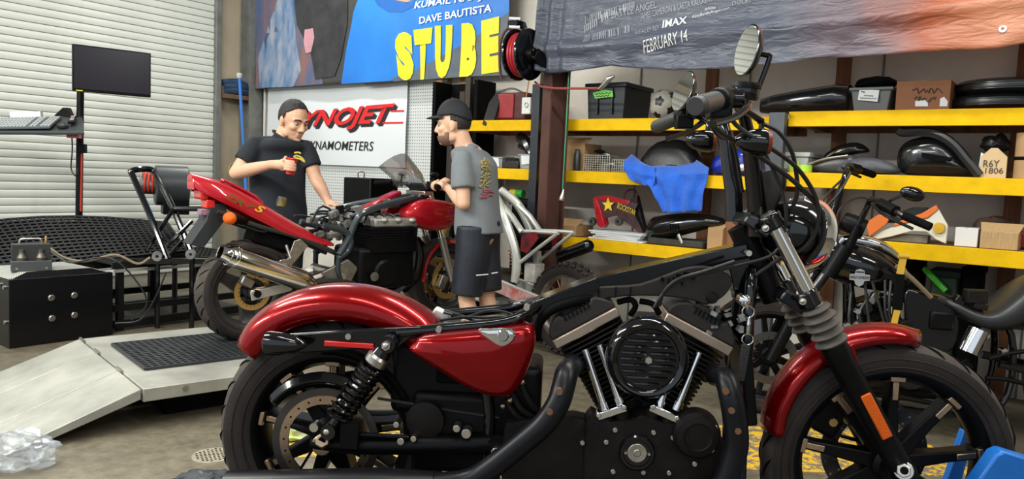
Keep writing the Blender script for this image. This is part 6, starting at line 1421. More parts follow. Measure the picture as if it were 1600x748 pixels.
# --- right rack, lower shelf
z = RZs[2]
ORP = mat('orange_plastic', (0.75, 0.17, 0.025), 0.35); CRM = mat('cream_plastic', (0.72, 0.68, 0.56), 0.4)
t = thing('orange_fairing', 'orange and cream dirt bike side panel on the lower right shelf', 'fairing')
def pl(nm, o, D, m, th=0.02, dz=0.0): mb = MB(); mb.plate([at_D(x, y, D) + V((0, 0, dz)) for x, y in o], ED * th); mb.ob(nm, m, t, bevel=0.004)
pl('cream_panel', [(1357, 373), (1378, 360), (1410, 350), (1450, 341), (1466, 326), (1481, 352), (1478, 381), (1462, 374), (1448, 362), (1425, 361), (1390, 370), (1360, 376)], 5.06, CRM)
pl('orange_flash', [(1395, 354), (1398, 348), (1440, 333), (1463, 320), (1466, 327), (1450, 340), (1420, 347)], 5.05, ORP)
pl('orange_wing', [(1352, 348), (1372, 335), (1391, 338), (1385, 350), (1358, 370)], 5.03, ORP)
pl('dark_inner', [(1385, 348), (1392, 336), (1425, 324), (1452, 324), (1440, 334), (1400, 348)], 5.10, BLKP)
mb = MB(); q = at_D(1467, 356, 5.045); mb.lathe([(0, -0.006), (0.03, -0.004), (0.032, 0.01)], q, ED, 24); mb.ob('round_badge', mat('gold_badge', (0.62, 0.36, 0.02), 0.4), t)
mb = MB(); rbox(mb, fsd(1380, 370, 5.1)[0], fsd(1450, 370, 5.1)[0], 5.09, 5.2, z + 0.002, z + 0.045); mb.ob('support_foam', mat('grey_foam', (0.16, 0.14, 0.10), 0.8, var=0.3, vs=10), t)
carton('plain white carton on the lower right shelf', 1493, 1529, 357, z, 5.05, 0.2, mat('white_carton', (0.72, 0.70, 0.67), 0.5), name='white_box')
carton('pale brown open carton with printed side on the lower right shelf', 1532, 1592, 365, z, 5.04, 0.24, mat('printed_cardboard', (0.50, 0.33, 0.16), 0.75, col2=(0.38, 0.23, 0.10), vs=9, stretch=(20, 20, 1)), True)
mb = crumple(at_D(1550, 362, 5.34) - V((0, 0, 0.03)), 0.11, 0.06, 0.12, 12, 18, 12, 0.3, 1.8); tag(mb.ob('brown_bag', mat('brown_paper', (0.13, 0.075, 0.05), 0.7, var=0.3), smooth=50), 'crumpled brown paper bag behind the open carton', 'bag')
mb = MB(); rbox(mb, fsd(1577, 366, 5.3)[0], fsd(1640, 366, 5.3)[0], 5.30, 5.4, z + 0.002, fsd(1577, 361, 5.3)[1]); tag(mb.ob('red_case', mat('red_case', (0.45, 0.015, 0.03), 0.4), bevel=0.008), 'flat red case behind the cartons on the lower right shelf', 'case')
# floor clutter under the right rack
pa_, pb_2 = at_D(1443, 418, 5.32), at_D(1478, 454, 5.32); mb = MB(); mb.tube([pa_, pa_ + (pb_2 - pa_) * 0.1, pb_2], [0.014, 0.02, 0.018], 8); tag(mb.ob('green_pole', mat('bright_green', (0.08, 0.55, 0.03), 0.4)), 'bright green plastic pole leaning under the lower right shelf', 'pole')
for k, (x0_, x1_, y, D, m, lab) in enumerate(((1455, 1500, 425, 5.35, mat('dark_green_bin', (0.012, 0.03, 0.012), 0.6), 'dark green crate under the lower right shelf'), (1505, 1535, 420, 5.3, MB_, 'black plastic canister under the lower right shelf'), (1400, 1440, 400, 5.3, MB_, 'black crate pushed under the rack behind the yellow strap'))):
    t = thing('storage_crate', lab, 'crate'); b = front_box(x0_, x1_, y, 0.0, D, 0.25); rbox(MB(), *b).ob('body', m, t, bevel=0.02); s0, s1, d0, d1, z0, z1 = b; rbox(MB(), s0 - 0.008, s1 + 0.008, d0 - 0.008, d1, z1 - 0.04, z1 + 0.002).ob('rim', m, t, bevel=0.006)
# ================================================================== banners
def grid_sheet(s0, s1, zt, zbot, D, ns, nz, disp):
    """zbot: function of u giving the lower edge; disp(u, v, s, z) towards the room"""
    g = []
    for j in range(nz + 1):
        v = j / nz; row = []
        for i in range(ns + 1):
            u = i / ns; s = s0 + (s1 - s0) * u; zb = zbot(u); zz = zt + (zb - zt) * v
            row.append(RW(s, D - disp(u, v, s, zz), zz))
        g.append(row)
    mb = MB(); mb.loft(g, closed=False, caps=False); return mb
def conform(o, D, disp_sz, off=0.006, step=0.06):
    """cut lettering into strips and press it on to the wavy sheet"""
    me = o.data; bm = bmesh.new(); bm.from_mesh(me)
    ss = [v.co.dot(ES) for v in bm.verts]; zs = [v.co.z for v in bm.verts]
    k = min(ss) + step
    while k < max(ss):
        bmesh.ops.bisect_plane(bm, geom=bm.verts[:] + bm.edges[:] + bm.faces[:], plane_co=ES * k, plane_no=ES); k += step
    k = min(zs) + step
    while k < max(zs):
        bmesh.ops.bisect_plane(bm, geom=bm.verts[:] + bm.edges[:] + bm.faces[:], plane_co=(0, 0, k), plane_no=(0, 0, 1)); k += step
    for v in bm.verts:
        s, z = v.co.dot(ES), v.co.z; v.co = RW(s, D - disp_sz(s, z) - off, z)
    bm.to_mesh(me); bm.free()
def patch_px(px, D):
    me = bpy.data.meshes.new('print'); pts = [at_D(x, y, D) for x, y in px]
    bm = bmesh.new(); bm.faces.new([bm.verts.new(p) for p in pts]); bmesh.ops.triangulate(bm, faces=bm.faces); bm.to_mesh(me); bm.free(); return me
# --- red and black dyno banner
DB = 5.66
dj = thing('dynamometer_banner', 'white banner with red DYNOJET lettering on the pegboard', 'banner')
s0, zt = fsd(420, 143, DB); s1, zb = fsd(634, 262, DB)
def d_dj(s, z): return 0.012 + 0.010 * noise.noise(V((s * 1.4, z * 1.6, 3))) + 0.004 * math.sin(s * 5 + z * 7)
mb = grid_sheet(s0, s1, 2.19, lambda u: zb, DB, 50, 20, lambda u, v, s, z: d_dj(s, z))
mb.ob('sheet', mat('white_vinyl', (0.74, 0.76, 0.78), 0.4), dj, smooth=60)
DJR = mat('banner_red', (0.70, 0.015, 0.02), 0.45); DJK = mat('banner_black', (0.012, 0.012, 0.013), 0.5)
quad = ((450, 176), (619, 161), (612, 201), (442, 206))
for nm, dx, dy, m, off in (('shadow_lettering', 4, 4.5, DJK, 0.005), ('shadow_lettering', 2, 2.2, DJK, 0.0055), ('red_lettering', 0, 0, DJR, 0.009)):
    o = face_text('DYNOJET', [(x + dx, y + dy) for x, y in quad], DB, m, dj, bold=0.035, shear=0.25); o.name = nm; conform(o, DB, d_dj, off)
o = face_text('DYNAMOMETERS', ((478, 220), (585, 221), (584, 236), (477, 233)), DB, DJK, dj, bold=0.008, shear=0.1); conform(o, DB, d_dj)
for q in (((612, 172.5), (633, 172), (633, 174.5), (612, 175)), ((600, 191), (632, 190.5), (632, 193), (600, 193.5))):
    o = mesh_ob('red_line', patch_px(q, DB), DJR, dj); conform(o, DB, d_dj)
# --- film banner in blue
DS = 5.57
def d_st(s, z): return 0.03 + 0.025 * noise.noise(V((s * 1.1, z * 0.9, 7))) + 0.012 * noise.noise(V((s * 4, z * 3.0, 1)))
def printm(name, c1, c2, vs, stretch=None, rough=0.42): return mat(name, c1, rough, col2=c2, vs=vs, stretch=stretch)
st = thing('blue_film_banner', 'large film banner in blue with yellow title letters on the back wall', 'banner')
s0, _ = fsd(402, 140, DS); s1, _ = fsd(797, 120, DS)
def zb_st(u): return fsd(402 + 395 * u, 140 - 22 * u - 3 * math.sin(u * 9) * (u > 0.5), DS)[1]
mb = grid_sheet(s0, s1, 3.7, zb_st, DS, 80, 30, lambda u, v, s, z: d_st(s, z)); mb.ob('sheet', printm('print_dark', (0.035, 0.038, 0.045), (0.06, 0.055, 0.05), 2.0), st, smooth=60, solid=0.003)
for nm, px, m in (
    ('print_left', [(403, -60), (470, -60), (480, 40), (500, 100), (510, 132), (403, 139)], printm('print_mix', (0.03, 0.11, 0.26), (0.24, 0.12, 0.09), 3.6, (1.4, 1.4, 0.5))),
    ('print_pale', [(437, 0), (462, 0), (466, 60), (474, 110), (462, 136), (410, 138), (406, 90), (440, 60)], printm('print_pale_blue', (0.06, 0.16, 0.32), (0.34, 0.36, 0.44), 7.0, (1.4, 1.4, 0.45))),
    ('print_blue', [(538, 132), (545, 80), (556, 20), (572, -20), (720, -60), (800, -60), (800, 40), (796, 95), (700, 118), (640, 125)], printm('print_blue', (0.010, 0.15, 0.55), (0.018, 0.22, 0.70), 1.2)),
    ('print_grey', [(745, 60), (800, 20), (800, 118), (740, 120), (620, 128), (615, 124), (650, 112)], printm('print_grey', (0.06, 0.08, 0.11), (0.12, 0.14, 0.17), 3.0)),
    ('print_skin', [(598, -40), (648, -40), (645, 2), (622, 11), (602, 6)], printm('print_skin', (0.48, 0.28, 0.20), (0.58, 0.36, 0.27), 3.0)),
    ('print_collar', [(590, -10), (597, 4), (612, 15), (630, 15), (646, 6), (652, -6), (655, -3), (648, 12), (631, 20), (610, 20), (594, 10), (586, -6)], printm('print_deep_blue', (0.008, 0.10, 0.42), (0.01, 0.13, 0.48), 2.0)),
    ('print_dark_shape', [(464, -20), (548, -20), (546, 40), (538, 90), (528, 120), (498, 125), (488, 80), (468, 40)], printm('print_black', (0.016, 0.016, 0.019), (0.04, 0.04, 0.045), 6.0)),
    ('print_pink', [(480, 47), (494, 45), (496, 60), (490, 82), (482, 84), (479, 66)], printm('print_pink', (0.50, 0.22, 0.28), (0.6, 0.32, 0.36), 3.0))):
    o = mesh_ob(nm, patch_px(px, DS), m, st); conform(o, DS, d_st, 0.004 + 0.0012 * ['print_left', 'print_pale', 'print_blue', 'print_grey', 'print_skin', 'print_collar', 'print_dark_shape', 'print_pink'].index(nm), 0.08)
YT = mat('title_yellow', (0.85, 0.72, 0.02), 0.42); WT = mat('print_white', (0.8, 0.8, 0.8), 0.42)
for ch, px in (('S', ((619, 52), (648, 50), (652, 126), (628, 127))), ('T', ((650, 48), (680, 44), (672, 124), (656, 126))), ('U', ((684, 42), (712, 40), (706, 122), (684, 124))), ('B', ((726, 38), (751, 36), (748, 120), (722, 121))), ('E', ((757, 34), (786, 27), (784, 113), (757, 117))), ('R', ((789, 26), (818, 20), (818, 112), (789, 114)))):
    if ch == 'R': continue
    o = face_text(ch, px, DS, YT, st, bold=0.085); conform(o, DS, d_st, 0.016, 0.08)
o = face_text('KUMAIL NANJIANI', ((652, 4), (796, -14), (797, -1), (651, 18)), DS, WT, st, bold=0.02, shear=0.15); conform(o, DS, d_st, 0.017)
o = face_text('DAVE BAUTISTA', ((658, 28), (772, 8), (773, 20), (659, 39)), DS, WT, st, bold=0.02, shear=0.15); conform(o, DS, d_st, 0.017)
# --- grey film banner hung over the racks
DA = 4.78
al = thing('grey_film_banner', 'wrinkled slate grey to copper film banner hung over the right racks', 'banner')
e_px = [(846, 112), (870, 117), (900, 114), (930, 108), (960, 104), (1000, 108), (1060, 112), (1120, 110), (1200, 104), (1280, 94), (1360, 89), (1440, 84), (1500, 80), (1560, 79), (1580, 74), (1605, 70)]
es = [(fsd(x, y, DA)) for x, y in e_px]; sA0, sA1 = es[0][0], 0.9
def zb_al(u):
    s = sA0 + (sA1 - sA0) * u
    for (a, za), (b, zb_) in zip(es, es[1:]):
        if a <= s <= b: return za + (zb_ - za) * (s - a) / (b - a)
    return es[-1][1] if s > es[-1][0] else es[0][1]
sF = fsd(905, 60, DA)[0]
def d_al(s, z):
    h = z - 2.06
    w = max(0.0, 1 - (s - sA0) / (sF - sA0)) if s < sF else 0
    fold = 0.05 * w * (0.6 + 0.7 * math.sin((s - sA0) * 55 + 2.0 * noise.noise(V((0, 0, z * 2)))))
    low = math.exp(-max(0, h) * 4.5)
    sag = low * (0.035 * noise.noise(V((s * 1.6, z * 5.5, 2))) + 0.03 * noise.noise(V((s * 4.5, z * 11, 8))))
    crease = 0.007 * noise.noise(V((s * 2.4, z * 7, 4))) + 0.005 * noise.noise(V((s * 9, z * 9, 6)))
    ledge = 0.035 * math.exp(-((h - 0.16 - 0.02 * (s + 2)) / 0.05) ** 2)
    return 0.06 + fold + sag + crease + ledge
mb = grid_sheet(sA0, sA1, 3.4, zb_al, DA, 220, 90, lambda u, v, s, z: d_al(s, z))
def alitam():
    m = bpy.data.materials.new('banner_slate_to_copper'); m.use_nodes = True; nt = m.node_tree; b = nt.nodes['Principled BSDF']; L = nt.links.new
    tc = nt.nodes.new('ShaderNodeTexCoord'); dt = nt.nodes.new('ShaderNodeVectorMath'); dt.operation = 'DOT_PRODUCT'; dt.inputs[1].default_value = ES + V((0, 0, 0.25)); L(tc.outputs['Object'], dt.inputs[0])
    n = nt.nodes.new('ShaderNodeTexNoise'); n.inputs['Scale'].default_value = 1.7; L(tc.outputs['Object'], n.inputs[0])
    ma = nt.nodes.new('ShaderNodeMath'); ma.operation = 'MULTIPLY_ADD'; ma.inputs[1].default_value = 0.6; L(n.outputs[0], ma.inputs[0]); L(dt.outputs['Value'], ma.inputs[2])
    mr = nt.nodes.new('ShaderNodeMapRange'); mr.inputs['From Min'].default_value = -1.3; mr.inputs['From Max'].default_value = 0.8; L(ma.outputs[0], mr.inputs[0])
    cr = nt.nodes.new('ShaderNodeValToRGB'); e = cr.color_ramp.elements; e[0].position = 0.25; e[0].color = (0.075, 0.082, 0.115, 1); e[1].position = 0.85; e[1].color = (0.55, 0.22, 0.12, 1)
    x = e.new(0.52); x.color = (0.14, 0.10, 0.12, 1); x = e.new(0.68); x.color = (0.34, 0.085, 0.035, 1)
    L(mr.outputs[0], cr.inputs[0]); L(cr.outputs[0], b.inputs['Base Color'])
    mp = nt.nodes.new('ShaderNodeMapping'); mp.inputs['Scale'].default_value = (1.2, 1.2, 5.0); L(tc.outputs['Object'], mp.inputs[0])
    n2 = nt.nodes.new('ShaderNodeTexNoise'); n2.inputs['Scale'].default_value = 4.0; n2.inputs['Detail'].default_value = 6; n2.inputs['Distortion'].default_value = 1.5; L(mp.outputs[0], n2.inputs[0])
    bp = nt.nodes.new('ShaderNodeBump'); bp.inputs['Strength'].default_value = 0.32; bp.inputs['Distance'].default_value = 0.05; L(n2.outputs[0], bp.inputs['Height']); L(bp.outputs[0], b.inputs['Normal']); b.inputs['Roughness'].default_value = 0.36; b.inputs['Coat Roughness'].default_value = 0.2
    return m
mb.ob('sheet', alitam(), al, smooth=70, solid=0.002)
PT = mat('print_pale_grey', (0.55, 0.56, 0.60), 0.4); PTD = mat('print_mid_grey', (0.26, 0.27, 0.31), 0.4)
for txt, px, m, bold in (
    ('FEBRUARY 14', ((1014, 67), (1082, 49), (1084, 67), (1012, 86)), mat('print_white', (0.8, 0.8, 0.8), 0.42), 0.0),
    ('IMAX', ((1042, 35), (1080, 28), (1080, 39), (1042, 47)), PT, 0.03),
    ('REALD 3D', ((1000, 51), (1036, 42), (1037, 50), (1001, 57)), PTD, 0.0),
    ('AlitaBattleAngel.com', ((1087, 27), (1145, 13), (1146, 18), (1087, 33)), PT, 0.0),
    ('#Alita', ((1107, 15), (1124, 12), (1124, 17), (1107, 20)), PT, 0.0),
    ('DOLBY', ((1150, 6), (1182, -2), (1182, 6), (1150, 12)), PTD, 0.0),
    ('JAMES CAMERON & LAETA KALOGRIDIS', ((1006, 24), (1124, -6), (1126, 6), (1008, 37)), PTD, 0.0),
    ('BATTLE ANGEL', ((962, 20), (1032, 4), (1033, 15), (963, 32)), PTD, 0.0)):
    o = face_text(txt, px, DA, m, al, bold=bold, shear=0.1); conform(o, DA, d_al, 0.006, 0.04)
random.seed(31)
for row, (ya, yb, x0, x1) in enumerate(((28, 5, 922, 998), (42, 20, 920, 958), (58, 42, 918, 990))):     # credit block too small to read: rows of narrow strokes
    mb = MB(); x = x0
    while x < x1:
        wdt = random.choice((1.0, 1.6, 2.2)); u = (x - x0) / (x1 - x0); y = ya + (yb - ya) * u
        if random.random() > 0.16: mb.add([at_D(x, y, DA), at_D(x + wdt, y - 0.3, DA), at_D(x + wdt, y + 11, DA), at_D(x, y + 11.3, DA)], [(0, 1, 2, 3)])
        x += wdt + 1.3
    o = mb.ob('credit_strokes', PTD, al, smooth=0); conform(o, DA, d_al, 0.006, 0.04); o['kind'] = 'stuff'
ep = at_D(1569, 49, DA); mb = MB(); mb.lathe([(0.008, 0), (0.018, -0.003), (0.02, 0.003), (0.008, 0.004)], RW(ep.dot(ES), DA - d_al(ep.dot(ES), ep.z) - 0.006, ep.z), ED, 18, loopp=True); mb.ob('eyelet', PAPER, al)
# ================================================================== hose reel, cords
hr = thing('hose_reel', 'black hose reel wound with red hose mounted on the steel column', 'hose reel')
hc = at_D(827, 85, 4.62); ax = V((0.80, -0.58, 0.0)).normalized(); rr = 0.185
def flange(off, nm):
    mb = MB(); mb.lathe([(0.03, off - 0.004), (0.12, off - 0.002), (rr - 0.012, off - 0.006), (rr, off - 0.010), (rr + 0.004, off), (rr, off + 0.010), (rr - 0.012, off + 0.004), (0.12, off + 0.006), (0.03, off + 0.004)], hc, ax, 44, loopp=True); mb.ob(nm, GB, hr)
flange(0.0, 'flange'); flange(-0.11, 'flange')
mb = MB(); mb.lathe([(0.085, -0.11), (0.085, 0.0)], hc, ax, 28); mb.ob('drum', SB, hr)
RH = mat('red_hose', (0.42, 0.02, 0.03), 0.4)
for k in range(4):
    for j, r_ in enumerate((0.105, 0.13, 0.15)):
        u = ax.orthogonal().normalized(); w = ax.cross(u); c = hc + ax * (-0.095 + 0.026 * k + 0.004 * j)
        mb = MB(); mb.tube([c + (u * math.cos(a) + w * math.sin(a)) * (r_) for a in [2 * PI * i / 32 for i in range(32)]], 0.0125, 8, closed=True); mb.ob('hose_turn', RH, hr)
mb = MB(); mb.lathe([(0, 0.05), (0.045, 0.048), (0.06, 0.02), (0.06, 0.0)], hc, ax, 20); mb.ob('hub', SB, hr)
g = at_D(806, 38, 4.58)
mb = MB(); mb.bar(hc + ax * 0.03, g + ax * 0.06, 0.012, 0.05, ax); mb.bar(hc + ax * 0.03 + V((0, 0, 0.02)), g + ax * 0.06 + V((0.01, 0, 0.0)), 0.012, 0.02, ax); mb.ob('guide_arm', GB, hr)
mb = MB(); mb.bar(hc + ax * 0.04, V((cp.x, cp.y, hc.z - 0.09)) - V((0.02, 0.05, 0)), 0.06, 0.09); mb.ob('mount_bracket', SB, hr, bevel=0.004)
bolts('hub_bolt', ALU, hr, [hc + ax * 0.052 + V((0, 0, dz)) + ax.cross(V((0, 0, 1))) * dx for dx, dz in ((-0.025, 0.025), (0.025, 0.025), (-0.025, -0.025), (0.025, -0.025))], 0.007, 0.004, 0.006, axis=tuple(ax))
mb = MB(); mb.box(g, (0.09, 0.09, 0.05), Matrix.Rotation(R(-36), 3, 'Z')); mb.ob('roller_guide', SB, hr, bevel=0.006)
for dz in (-0.03, 0.03): mb = MB(); mb.tube([g + V((-0.05, -0.05, dz)), g + V((0.03, -0.05, dz))], 0.012, 10); mb.ob('guide_roller', PAPER, hr)
mb = MB(); mb.tube([g, at_D(788, 50, 4.55), at_D(781, 75, 4.55), at_D(781, 105, 4.55), at_D(783, 122, 4.56)], 0.011, 8, smooth=4); mb.ob('hose_end', mat('brown_hose', (0.10, 0.03, 0.03), 0.5), hr)
t = thing('air_hose', 'thin red air hose with a metal blow nozzle hung below the grey banner', 'hose')
mb = MB(); mb.tube([at_D(836, 128, 4.74), at_D(846, 135, 4.72), at_D(870, 138, 4.72), at_D(905, 138, 4.72), at_D(938, 138, 4.72)], 0.009, 8, smooth=4); mb.ob('tube', mat('dusty_red_hose', (0.30, 0.06, 0.05), 0.5), t)
mb = MB(); mb.tube([at_D(936, 139, 4.715), at_D(944, 132, 4.71), at_D(952, 123, 4.70), at_D(960, 119, 4.70)], [0.012, 0.02, 0.022, 0.008], 10, smooth=3); mb.ob('nozzle', ALU, t)
t = thing('pull_cord', 'green pull cord with a small metal weight hanging beside the column', 'cord')
mb = MB(); mb.tube([at_D(889, 112, 4.80), at_D(884, 210, 4.80), at_D(879, 296, 4.80)], 0.005, 6); mb.ob('cord', mat('green_cord', (0.02, 0.32, 0.14), 0.5), t)
q = at_D(879, 305, 4.80); mb = MB(); mb.lathe([(0, 0.05), (0.008, 0.045), (0.012, 0.02), (0.024, -0.02), (0.022, -0.04), (0, -0.045)], q, (0.15, 0, 1), 12); mb.ob('weight', ALU, t)
t = thing('wall_cable', 'black cable hanging on the raw wooden stud beside the pegboard', 'cable')
mb = MB(); mb.tube([at_D(700, 126, 5.5), at_D(686, 132, 5.5), at_D(683, 145, 5.5), at_D(690, 165, 5.5), at_D(691, 205, 5.52), at_D(691, 228, 5.52)], 0.010, 6, smooth=4); mb.ob('lead', CAB, t)
mb = MB(); rbox(mb, -5.20, -5.14, D_W - 0.17, D_W - 0.13, 1.40, 1.50); mb.ob('outlet_box', WHT, t, bevel=0.004)
# ================================================================== the two men
def capsule(mb, a, b, ra, rb, n=14):
    a, b = V(a), V(b); d = b - a; L = d.length
    if L < 1e-6: mb.sphere(a, ra, n, 8); return
    d.normalize(); pts = []; rs = []
    for k in range(5): t = k / 4 * PI / 2; pts.append(a - d * ra * math.cos(t) * 0.999); rs.append(max(1e-4, ra * math.sin(t)))
    for k in range(5): t = k / 4 * PI / 2; pts.append(b + d * rb * math.sin(t) * 0.999); rs.append(max(1e-4, rb * math.cos(t)))
    mb.tube(pts, rs, n)
def ellip(mb, c, r, fr):              # ellipsoid in a frame (forward, left, up)
    f, l, u = fr; rot = Matrix(((f.x, l.x, u.x), (f.y, l.y, u.y), (f.z, l.z, u.z))); mb.sphere(c, r, 18, 12, rot)
def blob(mb, name, m, parent, voxel=0.008, sm=6, smooth_f=0.5):
    me = mb.mesh(name, m, smooth=0); o = bpy.data.objects.new(name, me); COL.objects.link(o)
    r = o.modifiers.new('r', 'REMESH'); r.mode = 'VOXEL'; r.voxel_size = voxel; r.use_smooth_shade = True
    if sm: s_ = o.modifiers.new('s', 'SMOOTH'); s_.factor = smooth_f; s_.iterations = sm
    bpy.context.view_layer.update()
    dg = bpy.context.evaluated_depsgraph_get(); me2 = bpy.data.meshes.new_from_object(o.evaluated_get(dg)); o.modifiers.clear(); o.data = me2; bpy.data.meshes.remove(me)
    me2.materials.clear(); me2.materials.append(m)
    me2.polygons.foreach_set('use_smooth', [True] * len(me2.polygons))
    o.parent = parent
    return o
def torso(mb, levels, fr, n=24):
    """levels: (centre, half depth, half width), bottom to top"""
    f, l, u = fr
    cs, k = [V(c) for c, a, b in levels], 5
    pc, ra = crom(cs, [a for c, a, b in levels], k); _, rb = crom(cs, [b for c, a, b in levels], k)
    mb.loft([[c + f * (a * math.copysign(abs(math.cos(t)) ** 0.85, math.cos(t))) + l * (b * math.copysign(abs(math.sin(t)) ** 0.85, math.sin(t))) for t in [2 * PI * j / n for j in range(n)]] for c, a, b in zip(pc, ra, rb)])
def shell(name, m, parent, c, fr, r, keep, n=36, mm=24, bump=0.0, seed=0, thick=0.004):
    """part of an ellipsoid where keep(forward, left, up) holds (normalised coordinates)"""
    f, l, u = fr; mb = MB(); mb.sphere((0, 0, 0), 1.0, n, mm); fs = []
    for fc in mb.f:
        q = sum((mb.v[i] for i in fc), V()) / len(fc)
        if keep(q.x, q.y, q.z): fs.append(fc)
    mb.f = fs; mb.m = [0] * len(fs)
    mb.v = [c + (f * (p.x * r[0]) + l * (p.y * r[1]) + u * (p.z * r[2])) * (1 + bump * noise.noise(p * 6 + V((seed, 0, 0)))) for p in mb.v]
    me = mb.mesh(name, m, 60); bm = bmesh.new(); bm.from_mesh(me); bmesh.ops.delete(bm, geom=[v for v in bm.verts if not v.link_faces], context='VERTS'); bm.to_mesh(me); bm.free()
    o = bpy.data.objects.new(name, me); COL.objects.link(o); o.parent = parent
    md = o.modifiers.new('solid', 'SOLIDIFY'); md.thickness = thick; md.offset = 1
    return o
def head(mb, c, fr):
    f, l, u = fr
    def q(a, b, d): return c + f * a + l * b + u * d
    ellip(mb, q(-0.012, 0, 0.022), (0.098, 0.077, 0.100), fr)       # skull
    ellip(mb, q(0.030, 0, -0.040), (0.062, 0.062, 0.078), fr)       # face
    ellip(mb, q(0.040, 0, -0.082), (0.050, 0.046, 0.034), fr)       # jaw
    ellip(mb, q(0.074, 0, -0.100), (0.022, 0.024, 0.018), fr)       # chin
    for s in (-1, 1):
        ellip(mb, q(0.058, s * 0.038, -0.022), (0.030, 0.026, 0.024), fr)        # cheekbone
        ellip(mb, q(0.012, s * 0.050, -0.075), (0.036, 0.016, 0.028), fr)        # jaw corner
        ellip(mb, q(-0.010, s * 0.078, -0.008), (0.020, 0.011, 0.033), fr)       # ear
        ellip(mb, q(-0.004, s * 0.078, -0.034), (0.012, 0.008, 0.014), fr)       # ear lobe
        capsule(mb, q(0.084, s * 0.014, 0.026), q(0.070, s * 0.050, 0.024), 0.012, 0.010)   # brow
        ellip(mb, q(0.095, s * 0.014, -0.034), (0.011, 0.010, 0.009), fr)        # nostril
    capsule(mb, q(0.086, 0, 0.018), q(0.106, 0, -0.022), 0.010, 0.014)           # nose
    ellip(mb, q(0.106, 0, -0.028), (0.016, 0.013, 0.012), fr)
    capsule(mb, q(0.088, -0.016, -0.058), q(0.088, 0.016, -0.058), 0.0085, 0.0085)   # lips
    capsule(mb, q(0.086, -0.014, -0.071), q(0.086, 0.014, -0.071), 0.0095, 0.0095)
def face_bits(t, c, fr, brow):
    f, l, u = fr
    for s in (-1, 1):
        p = c + f * 0.0735 + l * (s * 0.031) + u * 0.004
        mb = MB(); mb.sphere(p, (0.0125, 0.0125, 0.0125), 12, 8); e = mb.ob('eye', mat('eye_white', (0.28, 0.24, 0.21), 0.4), t)
        mb = MB(); mb.sphere(p + f * 0.0085 - u * 0.003, 0.0062, 10, 6); mb.ob('iris', mat('eye_dark', (0.02, 0.012, 0.008), 0.2), e)
        mb = MB(); mb.tube([c + f * 0.095 + l * (s * 0.014) + u * 0.027, c + f * 0.093 + l * (s * 0.034) + u * 0.033, c + f * 0.078 + l * (s * 0.056) + u * 0.026], [0.004, 0.005, 0.003], 8, smooth=3); mb.ob('eyebrow', brow, t)
def fingers_wrap(mb, axis_c, axis, r_in, start_dir, sweep, n=4, pitch=0.0195, fr=0.0088, thumb=True, tsign=1):
    """fingers curl around a bar: start_dir is the direction from the bar to the knuckles"""
    ax = V(axis).normalized(); sd = V(start_dir); sd = (sd - ax * sd.dot(ax)).normalized(); w = ax.cross(sd)
    R_ = r_in + fr
    for k in range(n):
        off = (k - (n - 1) / 2) * pitch; sw = sweep * (1.0, 1.04, 1.0, 0.86)[k % 4]; rad = fr * (0.95, 1.0, 0.97, 0.86)[k % 4]
        pts = [axis_c + ax * off + (sd * math.cos(sw * j / 5) + w * math.sin(sw * j / 5)) * R_ for j in range(6)]
        for a, b in zip(pts, pts[1:]): capsule(mb, a, b, rad, rad * 0.97, 10)
    if thumb:
        off = tsign * (n - 1) / 2 * pitch + tsign * 0.02
        pts = [axis_c + ax * (off * 0.6) + (sd * math.cos(-sweep * 0.05 * 0) + w * 0.0) * (R_ + 0.01)] + [axis_c + ax * (off * (0.8 + 0.06 * j)) + (sd * math.cos(-sweep * j / 7) + w * math.sin(-sweep * j / 7)) * R_ for j in range(1, 4)]
        for a, b in zip(pts, pts[1:]): capsule(mb, a, b, 0.0115, 0.0105, 10)
SKIN1 = mat('skin_tan', (0.66, 0.37, 0.24), 0.5, var=0.08, vs=12)
SKIN2 = mat('skin_light_tan', (0.70, 0.41, 0.27), 0.5, var=0.08, vs=12)
HAIR = mat('black_hair', (0.012, 0.010, 0.009), 0.55, bump=0.6, bs=140)
TEE = mat('navy_black_tee', (0.010, 0.013, 0.020), 0.85, var=0.2, vs=8, bump=0.15, bs=18)
GREYT = mat('grey_tee', (0.175, 0.19, 0.205), 0.85, var=0.10, vs=6, bump=0.2, bs=16)
PANT = mat('black_trousers', (0.010, 0.011, 0.014), 0.8)
SHRT = mat('navy_shorts', (0.010, 0.013, 0.022), 0.55, var=0.3, vs=6, bump=0.3, bs=14)
UP = V((0, 0, 1))
def frame_from(f, u=UP):
    f = V(f).normalized(); l = V(u).cross(f).normalized(); u = f.cross(l).normalized(); return f, l, u
# ---------------------------------------------------------------- man in the dark t-shirt
Y1 = 5.38
p1 = thing('person', 'man in a dark t-shirt holding a red cup behind the red sport bike', 'person')
J = lambda x, y, d=0.0: at_y(x, y, Y1 + d)
hc = J(459, 188); hf = tuple(v * 1.13 for v in frame_from((0.74, -0.56, -0.36)))
bf = frame_from((0.5, -0.86, 0)); f, l, u = bf
neck = J(441, 213, 0.03); chest = J(434, 252); belly = J(434, 300); pelv = J(436, 332)
shR = J(399, 226, -0.12); shL = J(478, 232, 0.05)
elR = J(369, 270, -0.20); wrR = J(424, 257, -0.36)
elL = J(492, 276, 0.02); wrL = J(513, 315, -0.06)
mb = MB(); head(mb, hc, hf)
capsule(mb, neck - UP * 0.03, hc - hf[2] * 0.055 - hf[0] * 0.03, 0.066, 0.062)
ellip(mb, chest, (0.10, 0.16, 0.16), bf); ellip(mb, belly, (0.11, 0.15, 0.16), bf); ellip(mb, pelv, (0.11, 0.15, 0.12), bf)
